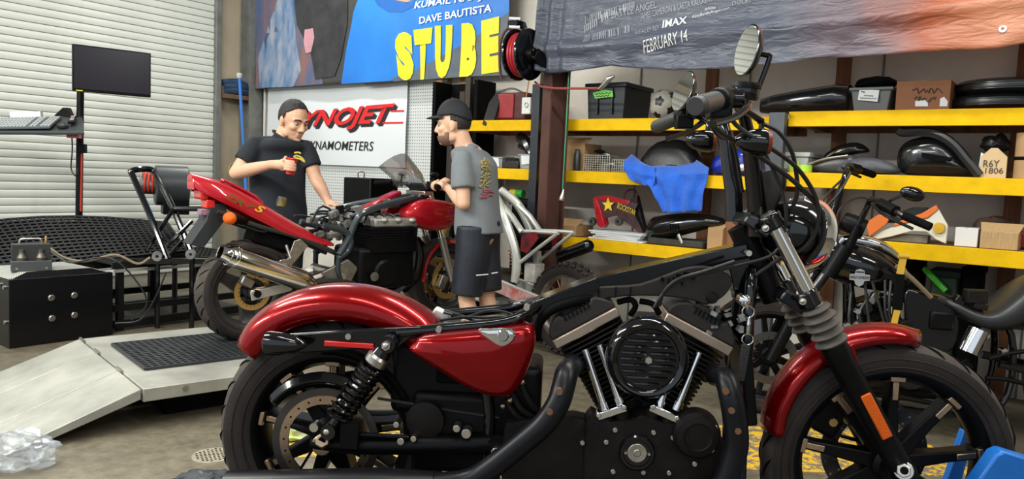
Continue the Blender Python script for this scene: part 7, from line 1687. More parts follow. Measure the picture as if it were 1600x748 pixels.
for sh, el, wr in ((shR, elR, wrR), (shL, elL, wrL)):
    capsule(mb, sh, el, 0.058, 0.046); capsule(mb, el, el + (wr - el) * 0.35, 0.046, 0.047); capsule(mb, el + (wr - el) * 0.35, wr, 0.047, 0.030)
# right hand around the cup
cup = J(455, 260, -0.44); cax = V((0.12, 0, 1)).normalized()
palm = cup + V((-0.055, 0.018, 0.008))
capsule(mb, wrR, palm, 0.030, 0.034); ellip(mb, palm, (0.042, 0.022, 0.042), frame_from(cup - palm))
fingers_wrap(mb, cup + cax * 0.006, cax, 0.034, V((-0.8, -0.55, 0)), 1.9, tsign=1)
# left hand pointing down at the engine
hd = (J(545, 328, -0.20) - wrL).normalized(); ul = UP.cross(hd).normalized(); kn = wrL + hd * 0.085
ellip(mb, wrL + hd * 0.045, (0.055, 0.040, 0.020), frame_from(hd))
for k, (o, ln, cu_) in enumerate(((-0.030, 0.085, 0.1), (-0.010, 0.075, 0.5), (0.010, 0.070, 0.6), (0.028, 0.055, 0.6))):
    a = kn + ul * o; d1 = (hd - UP * 0.1 * cu_).normalized(); d2 = (hd - UP * 0.8 * cu_).normalized(); d3 = (hd - UP * 1.8 * cu_).normalized()
    b = a + d1 * ln * 0.45; c_ = b + d2 * ln * 0.32; e = c_ + d3 * ln * 0.25
    capsule(mb, wrL + hd * 0.05 + ul * o * 0.8, a, 0.012, 0.0105, 10); capsule(mb, a, b, 0.0100, 0.0092, 10); capsule(mb, b, c_, 0.0092, 0.0085, 10); capsule(mb, c_, e, 0.0085, 0.0075, 10)
a = wrL + hd * 0.03 - ul * 0.036; b = a + hd * 0.035 - ul * 0.022 - UP * 0.012; capsule(mb, wrL + hd * 0.02, a, 0.016, 0.0125, 10); capsule(mb, a, b, 0.0125, 0.0105, 10); capsule(mb, b, b + hd * 0.028 - UP * 0.006, 0.0105, 0.009, 10)
hip = [V((pelv.x, pelv.y, 0.92)) + l * s * 0.09 for s in (1, -1)]
for s, h in zip((1, -1), hip):
    kx = V((h.x, h.y, 0.50)) + f * 0.02; an = V((h.x, h.y, 0.09)) + l * s * 0.03
    capsule(mb, h, kx, 0.075, 0.055); capsule(mb, kx, an, 0.052, 0.036); capsule(mb, an - UP * 0.05, an - UP * 0.05 + f * 0.15, 0.036, 0.03)
blob(mb, 'body', SKIN1, p1, 0.0062, 5)
face_bits(p1, hc, hf, HAIR)
shell('hair', HAIR, p1, hc + hf[0] * -0.012 + hf[2] * 0.022, hf, (0.101, 0.080, 0.104), lambda x, y, z: z > (0.72 - 0.10 * abs(y) if x > 0.55 else 0.18 + 1.0 * (x - 0.15) if x > 0.15 else -0.12 if x > -0.05 else 0.05 - 0.9 * (-0.05 - x)) and z > -0.62, n=64, mm=44, bump=0.03, thick=0.004)
mb = MB()
shm = (shR + shL) / 2
torso(mb, [(pelv - UP * 0.10, 0.150, 0.190), (pelv + UP * 0.02, 0.152, 0.192), (belly, 0.150, 0.188), (chest - UP * 0.03, 0.142, 0.192), (chest + UP * 0.05, 0.128, 0.192), (shm + UP * 0.005, 0.110, 0.175), (shm + UP * 0.045, 0.092, 0.12), (neck - UP * 0.02, 0.074, 0.076)], bf)
for sh in (shR, shL): capsule(mb, neck - UP * 0.05, sh, 0.055, 0.060)
capsule(mb, neck - UP * 0.05, neck - UP * 0.03, 0.095, 0.075)
for sh, el, k in ((shR, elR, 0.62), (shL, elL, 0.66)):
    d = el - sh; capsule(mb, sh, sh + d * 0.15, 0.062, 0.068); mb.tube([sh + d * 0.05, sh + d * 0.3, sh + d * k], [0.062, 0.070, 0.072], 18)
blob(mb, 't_shirt', TEE, p1, 0.010, 5)
mb = MB(); d = (hc - neck).normalized(); c_ = neck - UP * 0.004; ff = frame_from(f, d)
mb.tube([c_ + (ff[0] * math.cos(a) * 0.070 + ff[1] * math.sin(a) * 0.072) - UP * 0.026 * math.cos(a) for a in [2 * PI * k / 24 for k in range(24)]], 0.0075, 6, closed=True); mb.ob('collar', TEE, p1)
mb = MB(); capsule(mb, V((pelv.x, pelv.y, 0.98)), V((pelv.x, pelv.y, 0.93)), 0.15, 0.15)
for s, h in zip((1, -1), hip):
    kx = V((h.x, h.y, 0.50)) + f * 0.02; an = V((h.x, h.y, 0.09)) + l * s * 0.03
    capsule(mb, h, kx, 0.095, 0.075); mb.tube([kx, an], [0.074, 0.062], 16)
blob(mb, 'trousers', PANT, p1, 0.012, 4)
for s, h in zip((1, -1), hip):
    an = V((h.x, h.y, 0.045)) + l * s * 0.03; mb = MB(); capsule(mb, an - f * 0.04, an + f * 0.17, 0.045, 0.040); blob(mb, 'shoe', MB_, p1, 0.01, 2)
# gold print on the chest
mb = MB(); GP = mat('gold_print', (0.55, 0.42, 0.06), 0.6)
def onchest(px, py): return J(px, py, -0.205)
mb.tube([onchest(x, y) for x, y in ((459, 245), (464, 247), (470, 249), (476, 253), (472, 247), (464, 243), (459, 245))], 0.006, 6, smooth=3)
mb.tube([onchest(x, y) for x, y in ((460, 239), (466, 238), (470, 240))], 0.006, 6, smooth=2); mb.ob('chest_print', GP, p1)
cp1 = thing('drinking_cup', 'red plastic cup held by the man in the dark t-shirt', 'cup', cup); cp1.rotation_euler = (0, 0.12, 0)
mb = MB(); mb.lathe([(0.0, -0.05), (0.027, -0.05), (0.033, 0.048), (0.035, 0.052), (0.033, 0.053), (0.031, 0.045), (0.026, -0.045), (0, -0.046)], (0, 0, 0), (0, 0, 1), 24); mb.ob('wall', mat('red_cup', (0.60, 0.015, 0.02), 0.35), cp1)
# ---------------------------------------------------------------- man in the grey t-shirt
Y2 = 5.0
p2_ = thing('person', 'man in a grey t-shirt, navy shorts and black cap at the handlebar', 'person')
J = lambda x, y, d=0.0: at_y(x, y, Y2 + d)
hc = J(708, 195); hf = tuple(v * 1.06 for v in frame_from((-0.95, 0.12, -0.12))); bf = frame_from((-0.92, 0.38, -0.10)); f, l, u = bf
neck = J(727, 226); chest = J(737, 262); belly = J(745, 315); pelv = J(748, 362)
shL = J(722, 250, -0.15); shR = J(735, 245, 0.20)
g2, g3 = GRIPS[-1]; toW = lambda p: SF.o + SF.fx * p.x + SF.fy * p.y + UP * p.z
gc = toW(g2 * 0.45 + g3 * 0.55); gax = (toW(g3) - toW(g2)).normalized()
elL = J(724, 318, -0.20); wrL = gc + V((0.085, -0.03, -0.012))
elR = J(716, 305, 0.33); wrR = J(698, 287, 0.20)
mb = MB(); head(mb, hc, hf)
capsule(mb, neck - UP * 0.03, hc - hf[2] * 0.055 - hf[0] * 0.035, 0.062, 0.060)
ellip(mb, chest, (0.10, 0.15, 0.16), bf); ellip(mb, belly, (0.10, 0.14, 0.16), bf); ellip(mb, pelv, (0.11, 0.15, 0.12), bf)
for sh, el, wr in ((shR, elR, wrR), (shL, elL, wrL)):
    capsule(mb, sh, el, 0.055, 0.043); capsule(mb, el, el + (wr - el) * 0.35, 0.043, 0.045); capsule(mb, el + (wr - el) * 0.35, wr, 0.045, 0.029)
palm = gc + V((0.035, -0.018, 0.010)); capsule(mb, wrL, palm, 0.029, 0.030); capsule(mb, palm - gax * 0.025, palm + gax * 0.025, 0.022, 0.024)
fingers_wrap(mb, gc, gax, 0.0195, V((0.5, -0.6, 0.6)), 3.4, tsign=-1)
rc = J(689, 283, 0.17); palm = rc + V((0.03, 0, 0.0)); capsule(mb, wrR, palm, 0.028, 0.028); ellip(mb, palm, (0.042, 0.036, 0.02), bf)
for k in range(4):
    a = palm + f * 0.03 + V((0, -0.028 + 0.019 * k, 0.006)); b = a + f * 0.035 - UP * 0.010; capsule(mb, palm + V((0, -0.022 + 0.015 * k, 0)), a, 0.011, 0.010, 10); capsule(mb, a, b, 0.0095, 0.009, 10); capsule(mb, b, b + f * 0.012 - UP * 0.028, 0.009, 0.008, 10)
a = palm + V((0, -0.03, -0.01)); capsule(mb, a, a + f * 0.03 - UP * 0.02, 0.012, 0.010, 10); capsule(mb, a + f * 0.03 - UP * 0.02, a + f * 0.05 - UP * 0.024, 0.010, 0.0088, 10)
legs = []
for s in (1, -1):
    h = V((pelv.x, pelv.y, 0.90)) + l * s * 0.085; kx = h + UP * -0.44 + f * (0.03 if s > 0 else -0.035) - l * 0; an = V((kx.x, kx.y, 0.09)) - f * 0.05; legs.append((h, kx, an))
    capsule(mb, h, kx, 0.078, 0.056); capsule(mb, kx, kx + (an - kx) * 0.3 - f * 0.012, 0.054, 0.058); capsule(mb, kx + (an - kx) * 0.3 - f * 0.012, an, 0.058, 0.036); capsule(mb, an - UP * 0.05, an - UP * 0.05 + f * 0.15, 0.036, 0.03)
blob(mb, 'body', SKIN2, p2_, 0.0062, 5)
face_bits(p2_, hc, hf, HAIR)
shell('hair', HAIR, p2_, hc + hf[0] * -0.012 + hf[2] * 0.022, hf, (0.101, 0.080, 0.103), lambda x, y, z: z > -0.55 and z < 0.5 and (x < -0.28 or (z > -0.05 and x < 0.12)), n=64, mm=44, thick=0.002)
shell('beard', mat('stubble', (0.19, 0.10, 0.068), 0.7), p2_, hc + hf[0] * 0.036 - hf[2] * 0.068, hf, (0.066, 0.069, 0.058), lambda x, y, z: z < 0.05 + 0.3 * (x < 0.1) and z > -0.95 and x > -0.2 and not (x > 0.72 and z > -0.28 and abs(y) < 0.3), n=48, mm=32, thick=0.001)
# cap
CAP = mat('black_cap', (0.008, 0.009, 0.012), 0.75)
cpo = shell('cap', CAP, p2_, hc + hf[0] * -0.010 + hf[2] * 0.026, hf, (0.107, 0.085, 0.130), lambda x, y, z: z > 0.24 - 0.34 * max(0, -x), n=48, mm=40, thick=0.004)
hx, hl_, hu = hf; g = []
for i in range(9):
    a = (i / 8 - 0.5) * 2; y = a * 0.078; x0 = 0.092 * math.sqrt(max(0.02, 1 - (a * 0.88) ** 2)); x1 = x0 + 0.072 * (1 - abs(a) ** 2.5) + 0.004
    z_ = 0.060 - 0.014 * a * a
    g.append([hc + hx * x + hl_ * y + hu * zz for x, zz in ((x0 - 0.012, z_ + 0.002), ((x0 + x1) / 2, z_ + 0.003), (x1, z_ - 0.008))])
mb = MB(); mb.loft(g, closed=False, caps=False); mb.ob('cap_brim', CAP, p2_, smooth=60, solid=0.006, sub=1)
mb = MB(); mb.sphere(hc + hf[2] * 0.158 - hf[0] * 0.010, 0.008, 8, 6); mb.ob('cap_button', CAP, p2_)
# t-shirt, shorts
mb = MB()
shm = (shR + shL) / 2 - f * 0.02
torso(mb, [(J(749, 366), 0.150, 0.175), (J(747, 350), 0.146, 0.172), (J(746, 318), 0.132, 0.165), (J(744, 285), 0.130, 0.172), (J(742, 258), 0.128, 0.182), (shm + UP * 0.035, 0.10, 0.17), (neck - UP * 0.025, 0.074, 0.085)], bf); capsule(mb, neck - UP * 0.05 - f * 0.01, neck - UP * 0.035, 0.09, 0.070)
for sh, el, k in ((shR, elR, 0.62), (shL, elL, 0.66)):
    d = el - sh; capsule(mb, sh, sh + d * 0.15, 0.066, 0.072); mb.tube([sh + d * 0.05, sh + d * 0.3, sh + d * k], [0.066, 0.074, 0.077], 18)
tee = blob(mb, 't_shirt', GREYT, p2_, 0.010, 5)
# back print, pressed on to the shirt
from mathutils.bvhtree import BVHTree
bm = bmesh.new(); bm.from_mesh(tee.data); bv = BVHTree.FromBMesh(bm)
def onshirt(px, py):
    r = ray(px, py).normalized(); h = bv.ray_cast(CO, r); return h[0] - r * 0.006 if h[0] is not None else None
random.seed(17)
for nm, m, y0, y1, x0, x1, n_, jit in (('back_print', mat('gold_back_print', (0.36, 0.29, 0.11), 0.8), 250, 296, 750, 766, 12, 7), ('back_print', mat('red_back_print', (0.38, 0.10, 0.12), 0.8), 297, 310, 751, 768, 5, 3)):
    mb = MB()
    for k in range(n_):
        yy = y0 + (y1 - y0) * k / n_; pts = []; xs = x0 + random.uniform(-2, 6)
        for j in range(7):
            q = onshirt(xs + j * random.uniform(1.5, 3), yy + random.uniform(-jit * 0.5, jit * 0.5))
            if q is not None: pts.append(q)
        if len(pts) > 2: mb.tube(pts, random.uniform(0.003, 0.006), 5)
    if mb.v: mb.ob(nm, m, p2_)['kind'] = 'stuff'
bm.free()
mb = MB(); ellip(mb, V((pelv.x, pelv.y, 0.93)), (0.145, 0.172, 0.12), bf)
for h, kx, an in legs: mb.tube([h + UP * 0.03, h - UP * 0.15, kx + UP * 0.03], [0.11, 0.112, 0.105], 18)
blob(mb, 'shorts', SHRT, p2_, 0.010, 4)
for x0, x1, y in ((744, 763, 430), (768, 778, 427)):
    mb = MB(); mb.tube([J(x0, y, -0.22), J(x1, y - 1.5, -0.22)], 0.004, 6); mb.ob('reflective_trim', mat('pale_trim', (0.5, 0.5, 0.52), 0.5), p2_)
for h, kx, an in legs:
    c_ = V((an.x, an.y, 0.05)); mb = MB(); capsule(mb, c_ - f * 0.05, c_ + f * 0.16, 0.048, 0.042); blob(mb, 'shoe', MB_, p2_, 0.01, 2)
# ================================================================== black cruiser behind on the right
fr_ = V((1.452, 4.22, 0)); hdg = V((-0.985, 0.17, 0)).normalized(); WB = 1.63
rear_ = fr_ - hdg * WB
CF = Frame(rear_, math.atan2(hdg.y, hdg.x))
cb = thing('black_cruiser', 'black cruiser motorcycle with a deep saddle parked behind the red cruiser', 'motorcycle', CF.o, CF.yaw)
def C(x, y, l): return CF.p(x, y, l)
TS = C(1343, 433, 0.14).x - 1.06
wheel(cb, 'rear_wheel', (0, 0, 0.33), 0.33, 0.16, 0.215, 9, 0, 0.10, 0.146, 0.03, 0, [DARKST, DARKST, SB, MB_], 0.055, tipmat=False)
wheel(cb, 'front_wheel', (WB, 0, 0.33), 0.33, 0.11, 0.235, 9, 0, 0.08, 0.146, 0.03, 22, [DARKST, DARKST, SB, MB_], 0.05, tipmat=False)
# tank from stations
rings = []
for x, z, w, h in ((1.26, 0.90, 0.04, 0.05), (1.20, 0.88, 0.10, 0.10), (1.08, 0.865, 0.14, 0.125), (0.95, 0.845, 0.135, 0.12), (0.84, 0.81, 0.10, 0.09), (0.76, 0.78, 0.05, 0.05)):
    rings.append([V((x + TS, w * math.cos(a), z + h * math.sin(a))) for a in [2 * PI * k / 20 for k in range(20)]])
mb = MB(); mb.loft(rings); tk = mb.ob('fuel_tank', GB, cb, smooth=60, sub=1)
mb = MB(); mb.tube([(1.18 + TS, 0, 0.985), (1.05 + TS, 0, 0.995), (0.92 + TS, 0, 0.965), (0.82 + TS, 0, 0.90)], [0.02, 0.035, 0.03, 0.015], 12, smooth=3); mb.ob('tank_console', CHR, tk)
bz = C(1343, 433, 0.142)
BAD = mat('badge_silver', (0.55, 0.55, 0.55), 0.3, 0.8)
mb = MB(); k = 0.05
mb.plate([bz + V((-x * k, 0, z * k)) for x, z in ((-1, 0.3), (-0.5, 0.35), (-0.42, 0.75), (0, 0.9), (0.42, 0.75), (0.5, 0.35), (1, 0.3), (1, -0.3), (0.5, -0.35), (0.38, -0.75), (0, -1), (-0.38, -0.75), (-0.5, -0.35), (-1, -0.3))], (0, 0.004, 0)); bd = mb.ob('tank_badge', BAD, tk)
me = text_mesh('HARLEY-DAVIDSON', 1.0, bold=0.01); xs = [v.co.x for v in me.vertices]; w_ = max(xs) - min(xs)
for v in me.vertices: v.co = bz + V((-v.co.x / w_ * 2 * k * 0.94, 0.0055, (v.co.y - 0.35) / 0.7 * 0.016))
mesh_ob('badge_lettering', me, MB_, tk)
mb = MB(); mb.tube([bz + V((-0.02, 0.0055, 0.028)), bz + V((0.02, 0.0055, 0.028))], 0.003, 4); mb.ob('badge_line', MB_, tk)
# saddle
rings = []
for px_, yt, yb, w in ((1474, 466, 480, 0.06), (1486, 464, 486, 0.11), (1505, 474, 498, 0.15), (1530, 485, 512, 0.17), (1555, 482, 521, 0.17), (1580, 464, 522, 0.165), (1600, 446, 516, 0.16), (1625, 430, 505, 0.14), (1650, 428, 495, 0.10)):
    a, b = C(px_, yt, 0.10), C(px_, yb, 0.14); zt, zb_ = a.z, b.z; x = (a.x + b.x) / 2
    rings.append([V((x, w * math.copysign(abs(math.cos(t)) ** 0.7, math.cos(t)), (zt + zb_) / 2 + (zt - zb_) / 2 * math.copysign(abs(math.sin(t)) ** 0.7, math.sin(t)))) for t in [2 * PI * j / 20 for j in range(20)]])
mb = MB(); mb.loft(rings); mb.ob('saddle', mat('saddle_leather', (0.022, 0.023, 0.025), 0.35, bump=0.1, bs=80), cb, smooth=60, sub=1)
# engine: crankcase and two finned cylinders
ex, ez = 0.86 + TS * 0.8, 0.33
mb = MB(); mb.box((ex, 0, ez), (0.42, 0.26, 0.24)); mb.ob('crankcase', EB, cb, bevel=0.04, seg=3)
mb = MB(); mb.lathe([(0.10, 0.10), (0.10, 0.17), (0.085, 0.185), (0, 0.19)], (ex - 0.05, 0, ez), (0, 1, 0), 28); mb.lathe([(0.07, 0.10), (0.07, 0.165), (0.06, 0.175), (0, 0.178)], (ex + 0.14, 0, ez + 0.02), (0, 1, 0), 24); mb.ob('primary_cover', GB, cb)
for s, nm in ((1, 'front_cylinder'), (-1, 'rear_cylinder')):
    ax = V((math.sin(R(22.5)) * s, 0, math.cos(R(22.5)))); b0 = V((ex, 0, ez))
    mb = MB(); mb.cyl(b0 + ax * 0.08, b0 + ax * 0.36, 0.06, 18); cy = mb.ob(nm, FIN, cb)
    for k in range(12): mb = MB(); mb.cyl(b0 + ax * (0.12 + 0.014 * k), b0 + ax * (0.125 + 0.014 * k), 0.088, 20); mb.ob('fin', FIN, cy)
    mb = MB(); mb.bar(b0 + ax * 0.31, b0 + ax * 0.39, 0.18, 0.17, (0, 1, 0)); mb.ob('rocker_cover', GB, cb, bevel=0.02, seg=3)
# frame, forks, bars
mb = MB()
for s in (-1, 1):
    mb.tube([(1.25, 0.03 * s, 0.84), (1.22, 0.08 * s, 0.6), (1.18, 0.12 * s, 0.2), (1.05, 0.13 * s, 0.13), (0.6, 0.13 * s, 0.13), (0.45, 0.12 * s, 0.25), (0.45, 0.10 * s, 0.55), (0.55, 0.06 * s, 0.66)], 0.017, 10, smooth=4)
    mb.tube([(0.0, 0.13 * s, 0.33), (0.25, 0.13 * s, 0.36), (0.5, 0.11 * s, 0.4)], 0.022, 10, smooth=3)
    mb.tube([(0.55, 0.11 * s, 0.60), (0.3, 0.13 * s, 0.60), (0.05, 0.12 * s, 0.58)], 0.015, 8)
mb.tube([(1.28, 0, 0.86), (0.95, 0, 0.72), (0.55, 0, 0.66)], 0.03, 10); mb.ob('frame', GB, cb)
for s in (-1, 1):
    mb = MB(); mb.cyl((1.29, 0.10 * s, 0.96), (WB - 0.10, 0.10 * s, 0.56), 0.026, 16); mb.ob('fork_tube', GB, cb)
    mb = MB(); mb.tube([(WB - 0.10, 0.10 * s, 0.56), (WB, 0.10 * s, 0.32)], [0.036, 0.03], 16); mb.ob('fork_slider', SB, cb)
    mb = MB(); mb.cyl((1.29, 0.10 * s, 0.96), (1.37, 0.10 * s, 0.80), 0.042, 16); mb.ob('fork_shroud', SB, cb)
    pd = [C(1316, 400, 0.06), C(1352, 330, 0.10), C(1362, 312, 0.16), C(1380, 320, 0.26), C(1408, 335, 0.36), C(1448, 352, 0.44)] if s > 0 else [C(1297, 335, -0.06), C(1318, 282, -0.10), C(1322, 268, -0.14), C(1330, 262, -0.24), C(1345, 266, -0.34), C(1362, 272, -0.42)]
    mb = MB(); mb.tube(pd, 0.016, 12, smooth=4); mb.ob('handlebar', GB, cb)
    mb = MB(); mb.tube([pd[0] - V((0, 0, 0.06)), pd[0] * 0.3 + pd[1] * 0.7], 0.024, 12); mb.ob('riser', SB, cb)
    d = pd[-1] - pd[-2]; mb = MB(); mb.tube([pd[-2] + d * 0.1, pd[-1] + d * 0.15], 0.021, 14); mb.ob('grip', MB_, cb)
    mb = MB(); mb.tube([pd[3] - (pd[4] - pd[3]) * 0.2, pd[3] + (pd[4] - pd[3]) * 0.7], [0.028, 0.03], 12); mb.ob('switch_housing', SB, cb)
    mb = MB(); mb.tube([pd[3] + V((0.05, 0, 0)), pd[4] + V((0.07, 0, -0.01)), pd[5] + V((0.06, 0, -0.02))], 0.008, 8, smooth=3); mb.ob('lever', SB, cb)
st_ = [C(1385, 326, 0.26), C(1388, 316, 0.27), C(1400, 309, 0.28), C(1412, 305, 0.28)]
mb = MB(); mb.tube(st_, 0.008, 8, smooth=3); mb.ob('mirror_stem', GB, cb)
mc = C(1426, 303, 0.28); mb = MB(); mb.sphere(mc, (0.062, 0.025, 0.036), 18, 10, Matrix.Rotation(R(-14), 3, 'Y')); mb.ob('mirror', GB, cb)
mb = MB(); mb.lathe([(0, -0.08), (0.05, -0.07), (0.075, -0.02), (0.08, 0.04), (0.07, 0.055), (0, 0.06)], (1.42, 0, 0.90), (1, 0, -0.1), 24); mb.ob('headlight', GB, cb)
mb = MB(); mb.tube([C(1318, 345, 0.02), C(1330, 350, 0.04), C(1352, 358, 0.06)], [0.05, 0.055, 0.05], 14); mb.ob('speedometer', SB, cb)
mb = MB(); mb.tube([C(1262, 420, 0.0), C(1290, 395, 0.02), C(1318, 372, 0.03)], 0.032, 14); mb.ob('triple_tree', CHR, cb)
for pts in ([(1330, 268), (1312, 300), (1288, 330), (1285, 372), (1300, 400)], [(1365, 315), (1345, 308), (1320, 318), (1306, 345), (1310, 385)], [(1316, 280), (1296, 300), (1282, 325), (1290, 360)]):
    mb = MB(); mb.tube([C(x, y, 0.08) for x, y in pts], 0.006, 6, smooth=5); mb.ob('cable', CAB, cb)
mb = MB(); a = [C(1400, 415, 0.14), C(1425, 435, 0.14), C(1455, 465, 0.13)]; mb.tube(a, 0.012, 8, smooth=3); mb.ob('tan_hose', mat('tan_hose', (0.20, 0.15, 0.09), 0.6), cb)
mb = MB(); mb.tube([C(1530, 515, 0.15), C(1512, 550, 0.16)], [0.05, 0.05], 18); mb.ob('chrome_canister', CHR, cb)
mb = MB(); mb.box(C(1470, 500, 0.12), (0.12, 0.06, 0.10)); mb.ob('electrical_box', SB, cb, bevel=0.015)
bolts('chrome_bolt', CHR, cb, [C(x, y, 0.17) for x, y in ((1541, 524), (1569, 548), (1340, 486), (1380, 508), (1352, 512), (1324, 508))], 0.014, 0.01, 0.03, 12, axis=(0, 1, 0))
for pts in ([(1545, 560), (1575, 552), (1605, 548)], [(1540, 590), (1570, 592), (1605, 600)]):
    mb = MB(); mb.tube([C(x, y, 0.18) for x, y in pts], 0.012, 8); mb.ob('control_rod', SB, cb)
mb = MB(); rings = []
for k in range(13):
    a = R(60 + 100 * k / 12); rings.append([V((0.36 * math.cos(a) * 1.0, t * 0.1, 0.35 + 0.36 * math.sin(a) - 0.03 * abs(t) ** 2)) for t in (-1, -0.8, -0.4, 0, 0.4, 0.8, 1)])
mb.loft(rings, closed=False, caps=False); mb.ob('rear_fender', GB, cb, smooth=60, solid=0.005)
mb = MB(); rings = []
for k in range(13):
    a = R(10 + 110 * k / 12); rings.append([V((WB + 0.36 * math.cos(a), t * 0.075, 0.33 + 0.36 * math.sin(a) - 0.03 * abs(t) ** 2)) for t in (-1, -0.8, -0.4, 0, 0.4, 0.8, 1)])
mb.loft(rings, closed=False, caps=False); mb.ob('front_fender', GB, cb, smooth=60, solid=0.005)
mb = MB(); mb.tube([(1.0, 0.17, 0.2), (0.7, 0.17, 0.16), (0.65, 0.19, 0.02)], 0.014, 8); mb.ob('side_stand', SB, cb)
mb = MB(); mb.box(C(1400, 585, 0.0), (0.62, 0.22, 0.20)); mb.ob('lower_cases', SB, cb, bevel=0.03, seg=3)
mb = MB(); p2 = spl([C(x, y, 0.13) for x, y in ((1418, 452), (1452, 462), (1486, 480), (1500, 505), (1490, 545), (1450, 560), (1425, 530), (1414, 485))], 3); mb.plate(p2, (0, -0.10, 0)); mb.ob('side_cover', GB, cb, bevel=0.01)
random.seed(77)
for k in range(30):
    p = C(random.uniform(1285, 1540), random.uniform(455, 585), random.uniform(0.02, 0.14)); mb = MB()
    if k % 3: mb.box(p, (random.uniform(0.03, 0.10), random.uniform(0.03, 0.08), random.uniform(0.02, 0.07)), Matrix.Rotation(random.uniform(-0.7, 0.7), 3, 'Y'))
    else: mb.tube([p, p + V((random.uniform(-0.1, 0.1), 0.02, random.uniform(-0.08, 0.08)))], random.uniform(0.012, 0.025), 12)
    mb.ob('engine_fitting', (SB, GB, EB, STEEL, SB)[k % 5], cb, bevel=0.005)
for k in range(7):
    x = random.uniform(1290, 1420); mb = MB(); mb.tube([C(x, random.uniform(430, 470), 0.12), C(x + random.uniform(-20, 30), random.uniform(480, 520), 0.15), C(x + random.uniform(0, 60), random.uniform(520, 570), 0.13)], 0.008, 6, smooth=4); mb.ob('hose', CAB, cb)
# yellow tie-down strap
def CW(x, y, l): q = C(x, y, l); return CF.o + CF.fx * q.x + CF.fy * q.y + V((0, 0, q.z))
t = thing('tie_down_strap', 'yellow tie-down strap with a black sleeve hanging in front of the black cruiser', 'strap')
YS = mat('yellow_strap', (0.62, 0.36, 0.03), 0.7)
a, b, c_, d_ = CW(1412, 400, 0.22), CW(1406, 428, 0.22), CW(1402, 484, 0.24), CW(1397, 505, 0.24)
mb = MB(); mb.bar(a, b, 0.006, 0.034, CF.fx); mb.ob('upper_webbing', YS, t)
mb = MB(); mb.bar(b, c_, 0.012, 0.048, CF.fx); mb.ob('sleeve', MB_, t, bevel=0.004)
mb = MB(); mb.bar(c_, d_, 0.006, 0.03, CF.fx); mb.bar(d_, V((d_.x, d_.y, 0.0)), 0.006, 0.03, CF.fx); mb.ob('lower_webbing', YS, t)
mb = MB(); mb.cyl(a + CF.fx * 0.025, a - CF.fx * 0.025, 0.012, 10); mb.ob('hook', YS, t)
# ================================================================== white dirt bike by the column
hd2 = V((-0.74, 0.67, 0)).normalized(); o2 = at_y(889, 472, 5.42); o2 = V((o2.x, o2.y, 0))
WF = Frame(o2, math.atan2(hd2.y, hd2.x))
dbk = thing('dirt_bike', 'stripped white-framed dirt bike with knobby tyres beside the steel column', 'motorcycle', WF.o, WF.yaw)
def Wp(x, y, l): return WF.p(x, y, l)
SILV = mat('silver_frame_paint', (0.62, 0.62, 0.58), 0.4, 0.4, var=0.1, vs=6)
def knobby(parent, name, c, rt, rr, w):
    mb = MB(); mb.lathe([(rr, -w * 0.4), (rr + 0.01, -w * 0.42), (rr - 0.014, 0), (rr + 0.01, w * 0.42), (rr, w * 0.4), (rr - 0.02, 0)], (0, 0, 0), n=40, loopp=True); part = mb.ob(name, ALU, parent, loc=c)
    mb = MB(); mb.lathe([(rr, -w * 0.4), (rr + 0.03, -w * 0.5), (rt - 0.03, -w * 0.46), (rt - 0.014, -w * 0.25), (rt - 0.012, 0), (rt - 0.014, w * 0.25), (rt - 0.03, w * 0.46), (rr + 0.03, w * 0.5), (rr, w * 0.4)], (0, 0, 0), n=40); ty = mb.ob('tyre', RUB, part)
    n = 34
    k0 = MB(); k0.box((rt - 0.010, 0, 0), (0.026, w * 0.26, 0.026)); k0 = k0.mesh('tread_knob', RUB, 30); k1 = MB(); k1.box((rt - 0.022, w * 0.38, 0), (0.03, w * 0.22, 0.03), Matrix.Rotation(R(35), 3, 'Z')); k1 = k1.mesh('tread_knob', RUB, 30); k2 = MB(); k2.box((rt - 0.022, -w * 0.38, 0), (0.03, w * 0.22, 0.03), Matrix.Rotation(R(-35), 3, 'Z')); k2 = k2.mesh('tread_knob', RUB, 30)
    for k in range(n):
        for me_, of in ((k0, 0), (k1, 0.5), (k2, 0.5)):
            o = bpy.data.objects.new('tread_knob', me_); COL.objects.link(o); o.parent = part; o.rotation_euler = (0, -2 * PI * (k + of) / n, 0)
    mb = MB(); mb.lathe([(0, -0.06), (0.03, -0.06), (0.045, -0.04), (0.03, -0.02), (0.03, 0.02), (0.045, 0.04), (0.03, 0.06), (0, 0.06)], n=20); mb.ob('hub', STEEL, part)
    for k in range(18):
        a = 2 * PI * k / 18; s = 1 if k % 2 else -1; mb = MB(); mb.tube([(0.04 * math.cos(a + 0.5 * s), 0.04 * s, 0.04 * math.sin(a + 0.5 * s)), (rr * math.cos(a), 0, rr * math.sin(a))], 0.0035, 4); mb.ob('spoke', COPP, part)
    return part
knobby(dbk, 'rear_wheel', (0, 0, 0.335), 0.335, 0.245, 0.11); knobby(dbk, 'front_wheel', (1.45, 0, 0.345), 0.345, 0.27, 0.085)
